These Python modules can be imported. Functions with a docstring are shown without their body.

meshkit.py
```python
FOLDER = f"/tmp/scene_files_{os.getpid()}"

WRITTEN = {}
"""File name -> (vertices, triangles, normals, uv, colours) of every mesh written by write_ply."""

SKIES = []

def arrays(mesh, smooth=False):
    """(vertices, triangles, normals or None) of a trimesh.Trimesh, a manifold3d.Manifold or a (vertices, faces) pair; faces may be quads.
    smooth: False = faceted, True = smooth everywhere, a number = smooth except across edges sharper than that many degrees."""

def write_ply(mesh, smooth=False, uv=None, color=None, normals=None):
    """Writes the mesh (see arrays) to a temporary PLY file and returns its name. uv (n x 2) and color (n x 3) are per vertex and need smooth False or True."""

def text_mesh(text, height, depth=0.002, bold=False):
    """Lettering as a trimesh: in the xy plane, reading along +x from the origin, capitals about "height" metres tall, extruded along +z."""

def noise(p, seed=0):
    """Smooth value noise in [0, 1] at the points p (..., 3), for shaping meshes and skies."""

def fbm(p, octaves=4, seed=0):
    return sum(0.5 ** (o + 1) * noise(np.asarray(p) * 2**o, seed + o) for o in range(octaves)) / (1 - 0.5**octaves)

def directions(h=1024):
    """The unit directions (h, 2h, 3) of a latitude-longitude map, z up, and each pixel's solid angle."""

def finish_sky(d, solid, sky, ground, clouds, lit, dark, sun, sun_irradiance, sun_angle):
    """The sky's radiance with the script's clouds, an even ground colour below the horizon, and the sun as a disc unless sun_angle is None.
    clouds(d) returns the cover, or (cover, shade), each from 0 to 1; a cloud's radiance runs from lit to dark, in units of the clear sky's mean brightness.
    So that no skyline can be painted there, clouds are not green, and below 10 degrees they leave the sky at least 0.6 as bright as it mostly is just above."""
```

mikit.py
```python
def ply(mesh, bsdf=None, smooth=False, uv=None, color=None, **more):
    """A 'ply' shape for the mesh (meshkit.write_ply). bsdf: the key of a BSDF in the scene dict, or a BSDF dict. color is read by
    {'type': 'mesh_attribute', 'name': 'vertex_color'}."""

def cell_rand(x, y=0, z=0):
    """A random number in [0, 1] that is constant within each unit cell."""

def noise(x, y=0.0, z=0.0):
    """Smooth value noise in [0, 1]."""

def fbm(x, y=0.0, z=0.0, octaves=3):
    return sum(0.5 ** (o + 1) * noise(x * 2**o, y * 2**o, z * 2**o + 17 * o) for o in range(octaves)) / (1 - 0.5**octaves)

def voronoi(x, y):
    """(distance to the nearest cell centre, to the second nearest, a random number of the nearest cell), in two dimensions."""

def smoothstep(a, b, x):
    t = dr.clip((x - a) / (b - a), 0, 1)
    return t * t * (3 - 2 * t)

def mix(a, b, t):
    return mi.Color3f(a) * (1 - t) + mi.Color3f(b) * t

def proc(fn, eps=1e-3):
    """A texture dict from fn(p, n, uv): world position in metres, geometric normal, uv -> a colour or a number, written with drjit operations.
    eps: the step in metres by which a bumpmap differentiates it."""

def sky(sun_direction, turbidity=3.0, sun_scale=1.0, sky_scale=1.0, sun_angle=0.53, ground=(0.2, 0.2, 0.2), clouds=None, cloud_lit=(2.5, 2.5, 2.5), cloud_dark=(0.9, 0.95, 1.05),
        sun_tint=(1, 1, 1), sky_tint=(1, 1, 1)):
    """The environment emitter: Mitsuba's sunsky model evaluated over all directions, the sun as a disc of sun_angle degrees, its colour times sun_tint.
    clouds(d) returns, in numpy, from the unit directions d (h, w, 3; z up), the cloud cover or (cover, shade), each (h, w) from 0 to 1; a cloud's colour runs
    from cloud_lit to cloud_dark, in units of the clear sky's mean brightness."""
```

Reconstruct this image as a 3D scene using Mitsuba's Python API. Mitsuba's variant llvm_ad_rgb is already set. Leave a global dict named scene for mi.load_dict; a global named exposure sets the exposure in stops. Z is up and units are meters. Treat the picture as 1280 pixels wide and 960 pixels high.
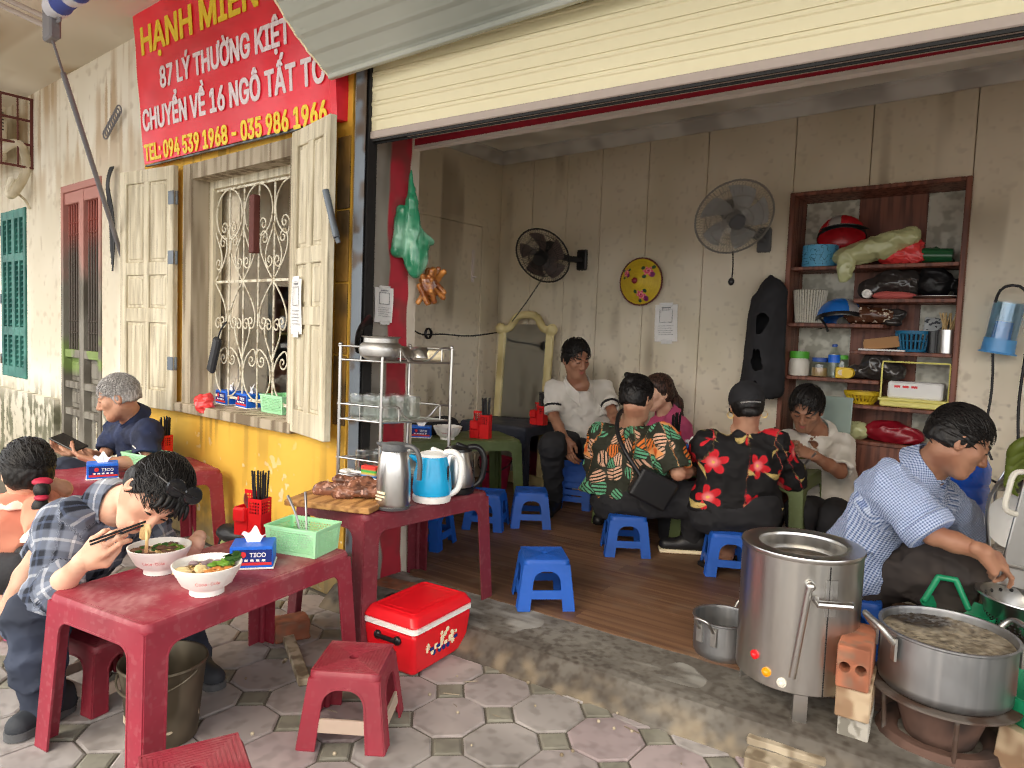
import math, random, numpy as np, trimesh, mitsuba as mi, drjit as dr, mikit, meshkit
from mikit import voronoi, cell_rand, smoothstep, mix
from shapely.geometry import Polygon, Point, box as sbox
from shapely import affinity
from shapely.ops import unary_union
_TAB = mi.Float(np.random.default_rng(99).random(64 ** 3).astype(np.float32)); dr.eval(_TAB)
def noise(x, y=0., z=0.):
    """smooth value noise in [0, 1] from a table of random numbers: compiles faster than a hash at every corner"""
    x, y, z = mi.Float(x), mi.Float(y), mi.Float(z); fx, fy, fz = dr.floor(x), dr.floor(y), dr.floor(z); tx, ty, tz = x - fx, y - fy, z - fz
    tx, ty, tz = (t * t * (3 - 2 * t) for t in (tx, ty, tz)); ix, iy, iz = mi.Int(fx), mi.Int(fy), mi.Int(fz)
    X0, X1, Y0, Y1, Z0, Z1 = (ix & 63) << 12, ((ix + 1) & 63) << 12, (iy & 63) << 6, ((iy + 1) & 63) << 6, iz & 63, (iz + 1) & 63
    g = lambda a, b, c: dr.gather(mi.Float, _TAB, mi.UInt32(a + b + c))
    e = lambda b, c: dr.lerp(g(X0, b, c), g(X1, b, c), tx)
    return dr.lerp(dr.lerp(e(Y0, Z0), e(Y1, Z0), ty), dr.lerp(e(Y0, Z1), e(Y1, Z1), ty), tz)
def fbm(x, y=0., z=0., octaves=2): return sum(.5 ** (o + 1) * noise(x * 2 ** o, y * 2 ** o, z * 2 ** o + 17 * o) for o in range(octaves)) / (1 - .5 ** octaves)
rng = np.random.default_rng(7); random.seed(7)
scene, labels = {}, {}
# ---------------------------------------------------------------- camera, sky, exposure
F, YAW, PIT, ROLL, CZ = 870., math.radians(39.), math.radians(3.8), math.radians(2.2), 1.45
_d = np.array([-math.sin(YAW) * math.cos(PIT), math.cos(YAW) * math.cos(PIT), -math.sin(PIT)])
_r = np.cross(_d, [0, 0, 1]); _r /= np.linalg.norm(_r); _u = np.cross(_r, _d)
_c, _s = math.cos(ROLL), math.sin(ROLL)
CAM = np.array([_c * _r + _s * _u, -_s * _r + _c * _u, _d]); EYE = np.array([0, 0, CZ])
S = 0.793      # the script's working unit in metres: every vertex is scaled by it when it is written
scene['camera'] = {'type': 'perspective', 'fov': math.degrees(2 * math.atan(640 / F)), 'fov_axis': 'x', 'near_clip': 0.05, 'far_clip': 400.0,
    'to_world': mi.ScalarTransform4f().look_at(origin=(EYE * S).tolist(), target=(EYE * S + _d).tolist(), up=CAM[1].tolist())}
scene['sky_light'] = mikit.sky([0.15, -1.0, 0.75], turbidity=3, sun_scale=0.12, sky_scale=1.0, sun_angle=50, ground=(0.3, 0.29, 0.28),
    clouds=lambda d: 1.0, cloud_lit=(2.3, 2.3, 2.3))
exposure = 3.72
def ray(px, py): return np.array([(px - 640) / F, -(py - 480) / F, 1.]) @ CAM
def onz(px, py, z=0.): d = ray(px, py); return EYE + d * (z - CZ) / d[2]
def ony(px, py, y): d = ray(px, py); return EYE + d * (y / d[1])
def onx(px, py, x): d = ray(px, py); return EYE + d * (x / d[0])
def onp(px, py, p, n): d = ray(px, py); return EYE + d * (np.dot(np.array(p) - EYE, n) / np.dot(d, n))
def at(px, py, dep): return EYE + ray(px, py) * dep          # a measured depth along the view axis
def PLY(mesh, m, smooth=30, uv=None):
    mm = trimesh.Trimesh(np.asarray(mesh.vertices) * S, mesh.faces, process=False); return mikit.ply(mm, m, smooth=smooth, uv=uv)
def XF(M): M = np.array(M, float); M[:3, 3] *= S; return mi.ScalarTransform4f(M.tolist())
def proc(fn, eps=1e-3):
    return mikit.proc(lambda p, n, uv: fn(p / S, n, uv), eps)
# ---------------------------------------------------------------- naming
def numbered(base):
    k, n = base, 0
    while k in labels or k in scene:
        n += 1; k = f'{base}_{n:03d}'
    return k
def thing(name, label, cat=None, group=None, kind=None):
    k = numbered(name); labels[k] = {'label': label}
    if cat: labels[k]['category'] = cat
    if group: labels[k]['group'] = group
    if kind: labels[k]['kind'] = kind
    return k
_cnt = {}
def pkey(parent, name):
    b = parent + '__' + name; n = _cnt.get(b, -1) + 1; _cnt[b] = n
    return b if n == 0 else f'{b}_{n:03d}'
def part(parent, name, mesh, m, label=None, smooth=30, uv=None, kind=None, tw=None):
    k = pkey(parent, name)
    d = PLY(mesh, m, smooth, uv)
    if tw is not None: d['to_world'] = XF(tw)
    scene[k] = d
    if label or kind:
        labels[k] = {}
        if label: labels[k]['label'] = label
        if kind: labels[k]['kind'] = kind
    return k
def solo(name, mesh, m, label, cat=None, group=None, smooth=30, uv=None, kind=None):
    k = thing(name, label, cat, group, kind); scene[k] = PLY(mesh, m, smooth, uv); return k
class Proto:
    """parts of a kind, meshes written once, then placed by to_world"""
    def __init__(s): s.items = []
    def add(s, path, mesh, m, smooth=30, uv=None): s.items.append((path, PLY(mesh, m, smooth, uv))); return s
    def place(s, name, label, cat, M, group=None, swap=None, plabels=None):
        k = thing(name, label, cat, group); last = {}
        for path, d in s.items:
            bits = path.split('/'); par = k if len(bits) == 1 else last[bits[0]]
            kk = pkey(par, bits[-1]); last[bits[0]] = kk if len(bits) == 1 else last[bits[0]]
            dd = dict(d); dd['to_world'] = XF(M)
            if swap and dd['bsdf']['id'] in swap: dd['bsdf'] = {'type': 'ref', 'id': swap[dd['bsdf']['id']]}
            scene[kk] = dd
            if plabels and path in plabels: labels[kk] = {'label': plabels[path]}
        return k
def TM(x=0, y=0, z=0, rz=0, rx=0, ry=0, s=1):
    m = trimesh.transformations.euler_matrix(math.radians(rx), math.radians(ry), math.radians(rz), 'sxyz')
    m[:3, :3] *= s; m[:3, 3] = (x, y, z); return m
def frame(o, xa, ya, za=None):
    xa = np.array(xa, float); xa /= np.linalg.norm(xa); ya = np.array(ya, float); ya -= xa * (ya @ xa); ya /= np.linalg.norm(ya)
    M = np.eye(4); M[:3, 0], M[:3, 1], M[:3, 2], M[:3, 3] = xa, ya, np.cross(xa, ya), o; return M
# ---------------------------------------------------------------- mesh tools
def cat(*ms):
    l = []
    for m in ms: l += list(m) if isinstance(m, (list, tuple)) else [m]
    return trimesh.util.concatenate(l)
def mv(m, M): m = m.copy(); m.apply_transform(M); return m
def box(x0, x1, y0, y1, z0, z1):
    m = trimesh.creation.box(extents=(x1 - x0, y1 - y0, z1 - z0)); m.apply_translation(((x0 + x1) / 2, (y0 + y1) / 2, (z0 + z1) / 2)); return m
def rbox(x0, x1, y0, y1, z0, z1, r=0.01, n=3):
    """box with rounded edges: hull of corner spheres"""
    r = min(r, (x1 - x0) / 2.01, (y1 - y0) / 2.01, (z1 - z0) / 2.01)
    s = trimesh.creation.uv_sphere(radius=r, count=[2 * n, 4 * n]).vertices
    pts = np.vstack([s + (x, y, z) for x in (x0 + r, x1 - r) for y in (y0 + r, y1 - r) for z in (z0 + r, z1 - r)])
    return trimesh.convex.convex_hull(pts)
def cbox(x0, x1, y0, y1, z0, z1, c=0.004):
    """box with chamfered edges, 24 corners"""
    c = min(c, (x1 - x0) / 2.1, (y1 - y0) / 2.1, (z1 - z0) / 2.1); P = []
    for sx, x in ((1, x0), (-1, x1)):
        for sy, y in ((1, y0), (-1, y1)):
            for sz, z in ((1, z0), (-1, z1)):
                P += [(x + sx * c, y + sy * c, z), (x + sx * c, y, z + sz * c), (x, y + sy * c, z + sz * c)]
    return trimesh.convex.convex_hull(np.array(P))
def tube(pts, r, n=8, closed=False):
    p = np.asarray(pts, float); k = len(p)
    t = (np.roll(p, -1, 0) - np.roll(p, 1, 0)) if closed else np.gradient(p, axis=0)
    t /= np.linalg.norm(t, axis=1, keepdims=True) + 1e-12
    a = np.zeros_like(p); ref = np.array([0, 0, 1.]) if abs(t[0][2]) < .9 else np.array([1., 0, 0])
    v = np.cross(t[0], ref)
    for i in range(k):
        v = v - t[i] * (v @ t[i]); v /= np.linalg.norm(v) + 1e-12; a[i] = v
    b = np.cross(t, a); ang = np.arange(n) * 2 * np.pi / n; rr = np.broadcast_to(r, (k,))
    V = (p[:, None] + rr[:, None, None] * (np.cos(ang)[None, :, None] * a[:, None] + np.sin(ang)[None, :, None] * b[:, None])).reshape(-1, 3)
    kk = k if closed else k - 1
    i, j = np.meshgrid(np.arange(kk), np.arange(n), indexing='ij'); i2, j2 = (i + 1) % k, (j + 1) % n
    q = np.stack([i * n + j, i * n + j2, i2 * n + j2, i2 * n + j], -1).reshape(-1, 4); f = np.vstack([q[:, [0, 1, 2]], q[:, [0, 2, 3]]])
    if not closed:
        V = np.vstack([V, p[:1], p[-1:]]); c0, c1 = k * n, k * n + 1; jj = np.arange(n)
        f = np.vstack([f, np.stack([np.full(n, c0), (jj + 1) % n, jj], 1), np.stack([np.full(n, c1), (k - 1) * n + jj, (k - 1) * n + (jj + 1) % n], 1)])
    return trimesh.Trimesh(V, f, process=False)
def spline(pts, n=24, closed=False):
    from scipy.interpolate import CubicSpline
    p = np.asarray(pts, float)
    if closed: p = np.vstack([p, p[:1]])
    t = np.r_[0, np.cumsum(np.linalg.norm(np.diff(p, axis=0), axis=1))]
    s = CubicSpline(t, p, bc_type='periodic' if closed else 'natural')
    return s(np.linspace(0, t[-1], n + 1)[:-1] if closed else np.linspace(0, t[-1], n))
def lathe(prof, n=32):
    """closed profile of (r, z) or open; revolves round z"""
    return fixn(trimesh.creation.revolve(np.asarray(prof, float), sections=n))
def fixn(m):
    if m.volume < 0: m.invert()
    return m
def cyl(a, b, r, n=16, r2=None):
    a, b = np.asarray(a, float), np.asarray(b, float); return tube([a, b], [r, r if r2 is None else r2], n)
def ext(poly, h): return cat([trimesh.creation.extrude_polygon(g, h, engine='earcut') for g in getattr(poly, 'geoms', [poly])])
def wallxz(poly, y0, y1):
    """polygon in (x, z) extruded from y0 to y1"""
    m = ext(poly, y1 - y0); m.apply_transform(np.array([[1, 0, 0, 0], [0, 0, 1, y0], [0, 1, 0, 0], [0, 0, 0, 1.]])); m.invert(); return m
def subdiv(m, e): v, f = trimesh.remesh.subdivide_to_size(m.vertices, m.faces, e, max_iter=12); return trimesh.Trimesh(v, f)
def rough(m, amp, freq, seed=0, axis=None):
    """displace along normals by noise"""
    m = m.copy(); m.merge_vertices(); n = m.vertex_normals; d = (meshkit.fbm(m.vertices * freq + seed * 7.3, 3, seed) - .5) * 2 * amp
    m.vertices = m.vertices + n * d[:, None]; return m
def grid(nx, ny, fn):
    """surface from fn(u, v) -> xyz on a unit grid, with uv"""
    u, v = np.meshgrid(np.linspace(0, 1, nx + 1), np.linspace(0, 1, ny + 1), indexing='ij'); P = np.stack(fn(u, v), -1).reshape(-1, 3)
    i, j = np.meshgrid(np.arange(nx), np.arange(ny), indexing='ij'); a = i * (ny + 1) + j
    f = np.stack([a, a + ny + 1, a + ny + 2, a + 1], -1).reshape(-1, 4)
    return trimesh.Trimesh(P, np.vstack([f[:, [0, 1, 2]], f[:, [0, 2, 3]]]), process=False), np.stack([u.ravel(), v.ravel()], 1)
def thick(nx, ny, fn, t):
    """closed sheet of thickness t about fn"""
    m, _ = grid(nx, ny, fn); n = m.vertex_normals; k = len(m.vertices)
    V = np.vstack([m.vertices + n * t / 2, m.vertices - n * t / 2]); f = [m.faces, m.faces[:, ::-1] + k]
    def strip(idx, fl):
        a, b = idx[:-1], idx[1:]; s = [np.stack([a, b, b + k], 1), np.stack([a, b + k, a + k], 1)]
        return [x[:, ::-1] if fl else x for x in s]
    J = ny + 1; f += strip(np.arange(0, J), True) + strip(nx * J + np.arange(J), False) + strip(np.arange(nx + 1) * J, False) + strip(np.arange(nx + 1) * J + ny, True)
    m = trimesh.Trimesh(V, np.vstack(f), process=False); return fixn(m)
def hull(*ms): return trimesh.convex.convex_hull(np.vstack([m.vertices if hasattr(m, 'vertices') else np.asarray(m) for m in ms]))
def sph(c, r, s=(1, 1, 1), n=12):
    m = trimesh.creation.uv_sphere(radius=r, count=[n, 2 * n]); m.apply_scale(s); m.apply_translation(c); return m
# ---------------------------------------------------------------- materials
def C(h):
    """sRGB 0-255 triple or list -> linear"""
    c = np.asarray(h, float) / 255; return np.where(c < .04045, c / 12.92, ((c + .055) / 1.055) ** 2.4).tolist()
def mat(name, col, rough=.5, metal=0., spec=.5, bump=None, bs=1., two=True, **kw):
    tex = proc(col, 2e-3) if callable(col) else {'type': 'rgb', 'value': list(map(float, col))}
    rt = proc(rough) if callable(rough) else float(rough)
    d = {'type': 'principled', 'base_color': tex, 'roughness': rt, 'metallic': float(metal), **kw}
    if not metal: d['specular'] = float(spec)
    if bump is not None: d = {'type': 'bumpmap', 'arbitrary': proc(bump, kw.get('eps', 1e-3)), 'scale': float(bs) * S, 'bsdf': d}
    scene[name] = {'type': 'twosided', 'bsdf': d} if two else d
    return name
def plain(name, rgb, rough=.5, **kw): return mat(name, C(rgb), rough, **kw)
def glass(name, col=None, ior=1.5):
    scene[name] = {'type': 'thindielectric', 'int_ior': ior} if col is None else {'type': 'thindielectric', 'int_ior': ior, 'specular_transmittance': {'type': 'rgb', 'value': col}}
    return name
V3 = mi.Color3f
# ---------------------------------------------------------------- smooth bodies: a distance field meshed by surface nets
class Fld:
    def __init__(s, lo, hi, h):
        s.lo = np.asarray(lo, float); s.h = h; s.n = np.ceil((np.asarray(hi) - s.lo) / h).astype(int) + 1
        s.f = np.full(s.n, 1e3, np.float32)
    def _sub(s, lo, hi, m):
        a = np.maximum(np.floor((np.minimum(lo, hi) - m - s.lo) / s.h).astype(int), 0); b = np.minimum(np.ceil((np.maximum(lo, hi) + m - s.lo) / s.h).astype(int) + 1, s.n)
        if (b <= a).any(): return None, None
        g = [s.lo[i] + s.h * np.arange(a[i], b[i]) for i in range(3)]
        return tuple(slice(x, y) for x, y in zip(a, b)), np.stack(np.meshgrid(*g, indexing='ij'), -1).astype(np.float32)
    def _mix(s, sl, d, k, op):
        f = s.f[sl]
        if op == '-':
            if k <= 0: s.f[sl] = np.maximum(f, -d); return
            h = np.clip(.5 - .5 * (f + d) / k, 0, 1); s.f[sl] = f * (1 - h) - d * h + k * h * (1 - h); return
        if k <= 0: s.f[sl] = np.minimum(f, d); return
        h = np.clip(.5 + .5 * (f - d) / k, 0, 1); s.f[sl] = f * (1 - h) + d * h - k * h * (1 - h)
    def cone(s, a, b, ra, rb=None, k=.02, op='+', m=None):
        a, b = np.asarray(a, np.float32), np.asarray(b, np.float32); rb = ra if rb is None else rb; R = max(ra, rb)
        sl, p = s._sub(np.minimum(a, b) - R, np.maximum(a, b) + R, (k + 3 * s.h) if m is None else m)
        if sl is None: return s
        ab = b - a; t = np.clip(((p - a) @ ab) / max(ab @ ab, 1e-9), 0, 1)
        d = np.linalg.norm(p - a - t[..., None] * ab, axis=-1) - (ra + (rb - ra) * t); s._mix(sl, d, k, op); return s
    def chain(s, pts, rs, k=.02):
        for i in range(len(pts) - 1): s.cone(pts[i], pts[i + 1], rs[i], rs[i + 1], k)
        return s
    def ell(s, c, r, R=None, k=.02, op='+'):
        c = np.asarray(c, np.float32); r = np.asarray(r, np.float32); m = r.max() if R is not None else r
        sl, p = s._sub(c - m, c + m, k + 3 * s.h)
        if sl is None: return s
        q = p - c
        if R is not None: q = q @ np.asarray(R, np.float32)     # columns of R: the ellipsoid's axes
        k0 = np.linalg.norm(q / r, axis=-1); k1 = np.linalg.norm(q / (r * r), axis=-1) + 1e-9
        s._mix(sl, np.where(k0 < 1e-4, -r.min(), k0 * (k0 - 1) / k1).astype(np.float32), k, op); return s
    def P(s): return np.stack(np.meshgrid(*[s.lo[i] + s.h * np.arange(s.n[i]) for i in range(3)], indexing='ij'), -1).astype(np.float32)
    def cut(s, c, n, k=0.):
        """keep the side that n points away from"""
        n = np.asarray(n, np.float32); n = n / np.linalg.norm(n); d = sum((s.lo[i] + s.h * np.arange(s.n[i]) - c[i]).reshape([-1 if j == i else 1 for j in range(3)]) * n[i] for i in range(3)).astype(np.float32)
        s.f = np.maximum(s.f, d); return s
    def ripple(s, amp, freq, seed=0, dirn=None):
        """folds: noise added near the surface"""
        near = np.abs(s.f) < amp * 2 + 2 * s.h; idx = np.argwhere(near); p = s.lo + idx * s.h
        q = p * freq if np.ndim(freq) == 0 else p @ np.asarray(freq)
        s.f[near] += ((meshkit.fbm(q, 3, seed) - .5) * 2 * amp).astype(np.float32); return s
    def crease(s, amp, freq, seed=0):
        """sharp folds: ridged noise pushed outwards near the surface"""
        near = np.abs(s.f) < amp * 1.5 + 2 * s.h; idx = np.argwhere(near); q = (s.lo + idx * s.h) @ (np.eye(3) * freq if np.ndim(freq) == 0 else np.asarray(freq, float))
        w = (meshkit.fbm(q + 5.3, 2, seed + 40) - .5)[:, None] * .9; r = 1 - np.minimum(np.abs(meshkit.noise(q + w, seed) - .5) * 4, 1); s.f[near] -= (amp * (r ** 1.5 - .2)).astype(np.float32); return s
    def mesh(s, smooth=1):
        f = s.f; ins = f < 0; n = s.n
        c = np.zeros(n - 1, np.int8)
        for o in np.ndindex(2, 2, 2): c += ins[tuple(slice(o[i], n[i] - 1 + o[i]) for i in range(3))]
        act = (c > 0) & (c < 8); idx = np.argwhere(act); num = np.full(n - 1, -1); num[act] = np.arange(len(idx))
        pos = np.zeros((len(idx), 3)); cnt = np.zeros(len(idx))
        co = list(np.ndindex(2, 2, 2))
        for a in co:
            for ax in range(3):
                if a[ax]: continue
                b = list(a); b[ax] = 1; fa = f[tuple((idx + a).T)]; fb = f[tuple((idx + b).T)]; x = (fa < 0) != (fb < 0)
                t = fa / np.where(x, fa - fb, 1); pt = np.tile(np.array(a, float), (len(idx), 1)); pt[:, ax] = t
                pos[x] += pt[x]; cnt[x] += 1
        V = s.lo + (idx + pos / cnt[:, None]) * s.h; Fs = []
        for ax in range(3):
            o1, o2 = [(1, 2), (2, 0), (0, 1)][ax]; sl = [slice(1, n[i] - 1) for i in range(3)]; sl[ax] = slice(0, n[ax] - 1); sb = list(sl); sb[ax] = slice(1, n[ax])
            A, B = ins[tuple(sl)], ins[tuple(sb)]; e = np.argwhere(A != B); off = np.array([1 if i != ax else 0 for i in range(3)]); e = e + off
            fl = ins[tuple(e.T)]; d1 = np.eye(3, dtype=int)[o1]; d2 = np.eye(3, dtype=int)[o2]
            q = np.stack([num[tuple((e - d1 - d2).T)], num[tuple((e - d2).T)], num[tuple(e.T)], num[tuple((e - d1).T)]], 1)
            q = np.where(fl[:, None], q, q[:, ::-1]); Fs.append(q)
        q = np.vstack(Fs); q = q[(q >= 0).all(1)]
        m = trimesh.Trimesh(V, np.vstack([q[:, [0, 1, 2]], q[:, [0, 2, 3]]]), process=False)
        if smooth:
            from scipy.sparse import coo_matrix
            f_ = m.faces; e = np.vstack([f_[:, [0, 1]], f_[:, [1, 2]], f_[:, [2, 0]]]); e = np.unique(np.sort(e, 1), axis=0); n_ = len(m.vertices)
            A = coo_matrix((np.ones(2 * len(e)), (np.r_[e[:, 0], e[:, 1]], np.r_[e[:, 1], e[:, 0]])), (n_, n_)).tocsr(); dg = np.asarray(A.sum(1)).ravel(); v = np.array(m.vertices)
            for i in range(4 * smooth): v = v + (.5 if i % 2 == 0 else -.53) * np.where(dg[:, None] > 0, (A @ v) / np.maximum(dg, 1)[:, None] - v, 0)
            m = trimesh.Trimesh(v, m.faces, process=False)
        return m
# ================================================================ materials of the setting
def f3(p, s, o=2): return fbm(p.x * s, p.y * s, p.z * s, octaves=o)
def n1(p, s): return noise(p.x * s, p.y * s, p.z * s)
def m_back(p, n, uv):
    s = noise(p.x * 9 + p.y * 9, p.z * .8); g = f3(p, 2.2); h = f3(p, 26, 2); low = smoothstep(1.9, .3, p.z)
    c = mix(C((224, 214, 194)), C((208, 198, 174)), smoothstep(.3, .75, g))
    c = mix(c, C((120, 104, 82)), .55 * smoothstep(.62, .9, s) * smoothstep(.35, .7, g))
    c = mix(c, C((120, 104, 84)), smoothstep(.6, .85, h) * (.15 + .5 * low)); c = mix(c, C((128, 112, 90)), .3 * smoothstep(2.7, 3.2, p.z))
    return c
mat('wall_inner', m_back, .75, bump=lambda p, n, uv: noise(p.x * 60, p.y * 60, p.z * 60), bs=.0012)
def m_cream(p, n, uv):
    g = f3(p, 1.3); h = f3(p, 14); st = noise(p.x * 22, p.y * 5, p.z * 1.6); c = mix(C((228, 222, 206)), C((208, 200, 180)), smoothstep(.35, .7, g))
    up = smoothstep(2.2, 3.1, p.z)
    c = mix(c, C((170, 140, 98)), up * smoothstep(.42, .7, .55 * st + .45 * f3(p, 2.6)) * .75)
    c = mix(c, C((150, 132, 104)), smoothstep(.6, .85, h) * .3)
    lo = smoothstep(.95, .55, p.z + .25 * (g - .5)); mo = smoothstep(.4, .62, .5 * h + .5 * noise(p.x * 18, 0, p.z * 2.5))
    c = mix(c, C((92, 92, 70)), lo * (.35 + .6 * mo)); return c
mat('wall_cream', m_cream, .85, bump=lambda p, n, uv: n1(p, 30), bs=.003)
def m_yel(p, n, uv):
    g = f3(p, 2.0); h = f3(p, 22); c = mix(C((228, 184, 74)), C((212, 164, 56)), smoothstep(.35, .7, g))
    c = mix(c, C((226, 210, 170)), smoothstep(.7, .74, h) * .9 * smoothstep(1.0, .3, p.z))
    c = mix(c, C((120, 96, 40)), .6 * smoothstep(.55, .8, noise(p.x * 30, 0, p.z * 1.2)) * smoothstep(.4, .7, g)); return mix(c, C((108, 100, 78)), smoothstep(.35, .05, p.z + .2 * (h - .5)) * .8)
mat('wall_yellow', m_yel, .8, bump=lambda p, n, uv: n1(p, 35), bs=.002)
def m_soff(p, n, uv):
    g = f3(p, .9); r = noise(p.x * 1.1 + 2 * g, p.y * 4.5); c = mix(C((224, 218, 204)), C((198, 188, 170)), smoothstep(.3, .7, g))
    return mix(c, C((158, 132, 96)), smoothstep(.58, .8, r) * smoothstep(-5.2, -7, p.x) * .8)
mat('soffit', m_soff, .9)
def m_ceil(p, n, uv): return mix(C((214, 212, 206)), C((186, 182, 174)), smoothstep(.3, .75, f3(p, 2.5)))
mat('ceiling_grey', m_ceil, .8)
def m_wood(p, n, uv):
    x = p.x * .995 + p.y * .1; y = p.y - .1 * p.x; row = dr.floor(y / .13); o = cell_rand(row, 3) * 3; pl = cell_rand(row, dr.floor((x + o) / 1.1))
    gr = fbm(x * 2.2 + o, y * 46 + 9 * pl, octaves=2); c = mix(C((128, 96, 72)), C((98, 70, 52)), smoothstep(.2, .85, gr * .7 + .35 * pl))
    d = smoothstep(.45, .75, f3(p, 1.8)); c = mix(c, C((78, 58, 44)), .55 * d); return mix(c, C((126, 112, 96)), .3 * smoothstep(.5, .8, f3(p, 6)))
mat('floor_wood', m_wood, lambda p, n, uv: .42 + .3 * f3(p, 5), spec=.4)
def m_conc(p, n, uv):
    g = f3(p, 3.5); h = f3(p, 38); c = mix(C((122, 118, 110)), C((94, 89, 82)), smoothstep(.3, .7, g)); c = mix(c, C((66, 58, 50)), smoothstep(.3, .85, h) * .6 + .35 * smoothstep(.5, .7, f3(p, 1.7)))
    c = mix(c, C((176, 158, 128)), smoothstep(.09, .03, p.z) * smoothstep(.3, .85, f3(p, 16)) * .4)
    pt = smoothstep(.56, .6, f3(p, 5) + .22 * smoothstep(-1.3, -2.4, p.x) - .02) * smoothstep(.095, .099, p.z); return mix(c, C((180, 180, 174)), pt * .55)
mat('concrete', m_conc, .85, bump=lambda p, n, uv: n1(p, 28), bs=.006)
def paver_mat(nm, a, b):
    mat(nm, lambda p, n, uv: mix(mix(C(a), C(b), smoothstep(.3, .7, f3(p, 5))), C((84, 78, 74)), (.3 * smoothstep(.45, .85, f3(p, 24)) + .3 * smoothstep(.4, .8, f3(p, 2.2)))), .85, bump=lambda p, n, uv: n1(p, 90), bs=.0012)
paver_mat('paver_a', (170, 162, 160), (154, 146, 145)); paver_mat('paver_b', (170, 157, 156), (155, 141, 142)); paver_mat('paver_c', (168, 163, 160), (152, 147, 144)); paver_mat('paver_d', (140, 138, 126), (122, 120, 108))
mat('grout', lambda p, n, uv: mix(C((90, 85, 78)), C((106, 102, 92)), f3(p, 9)), .95)
mat('asphalt', lambda p, n, uv: mix(C((150, 146, 140)), C((128, 124, 118)), f3(p, 3)), .9)
def m_pillar(p, n, uv):
    g = f3(p, 9); s = p.y - 2.3; e = .20 + .05 * (noise(p.z * 5, 1) - .5) - .02 * smoothstep(2.0, 1.2, p.z)
    gry = mix(C((158, 152, 142)), C((122, 116, 106)), smoothstep(.3, .7, fbm(p.x * 12, p.y * 12, p.z * 2))); red = mix(C((176, 44, 58)), C((150, 60, 62)), smoothstep(.4, .7, g))
    c = mix(gry, red, smoothstep(e - .006, e + .02 * g, s)); wh = smoothstep(.335, .345, s + .02 * (g - .5)); return mix(c, C((206, 196, 180)), wh)
mat('pillar_paint', m_pillar, .75, bump=lambda p, n, uv: n1(p, 30), bs=.002)
plain('paint_red', (170, 38, 56), .5); plain('paint_white', (214, 204, 196), .6)
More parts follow.
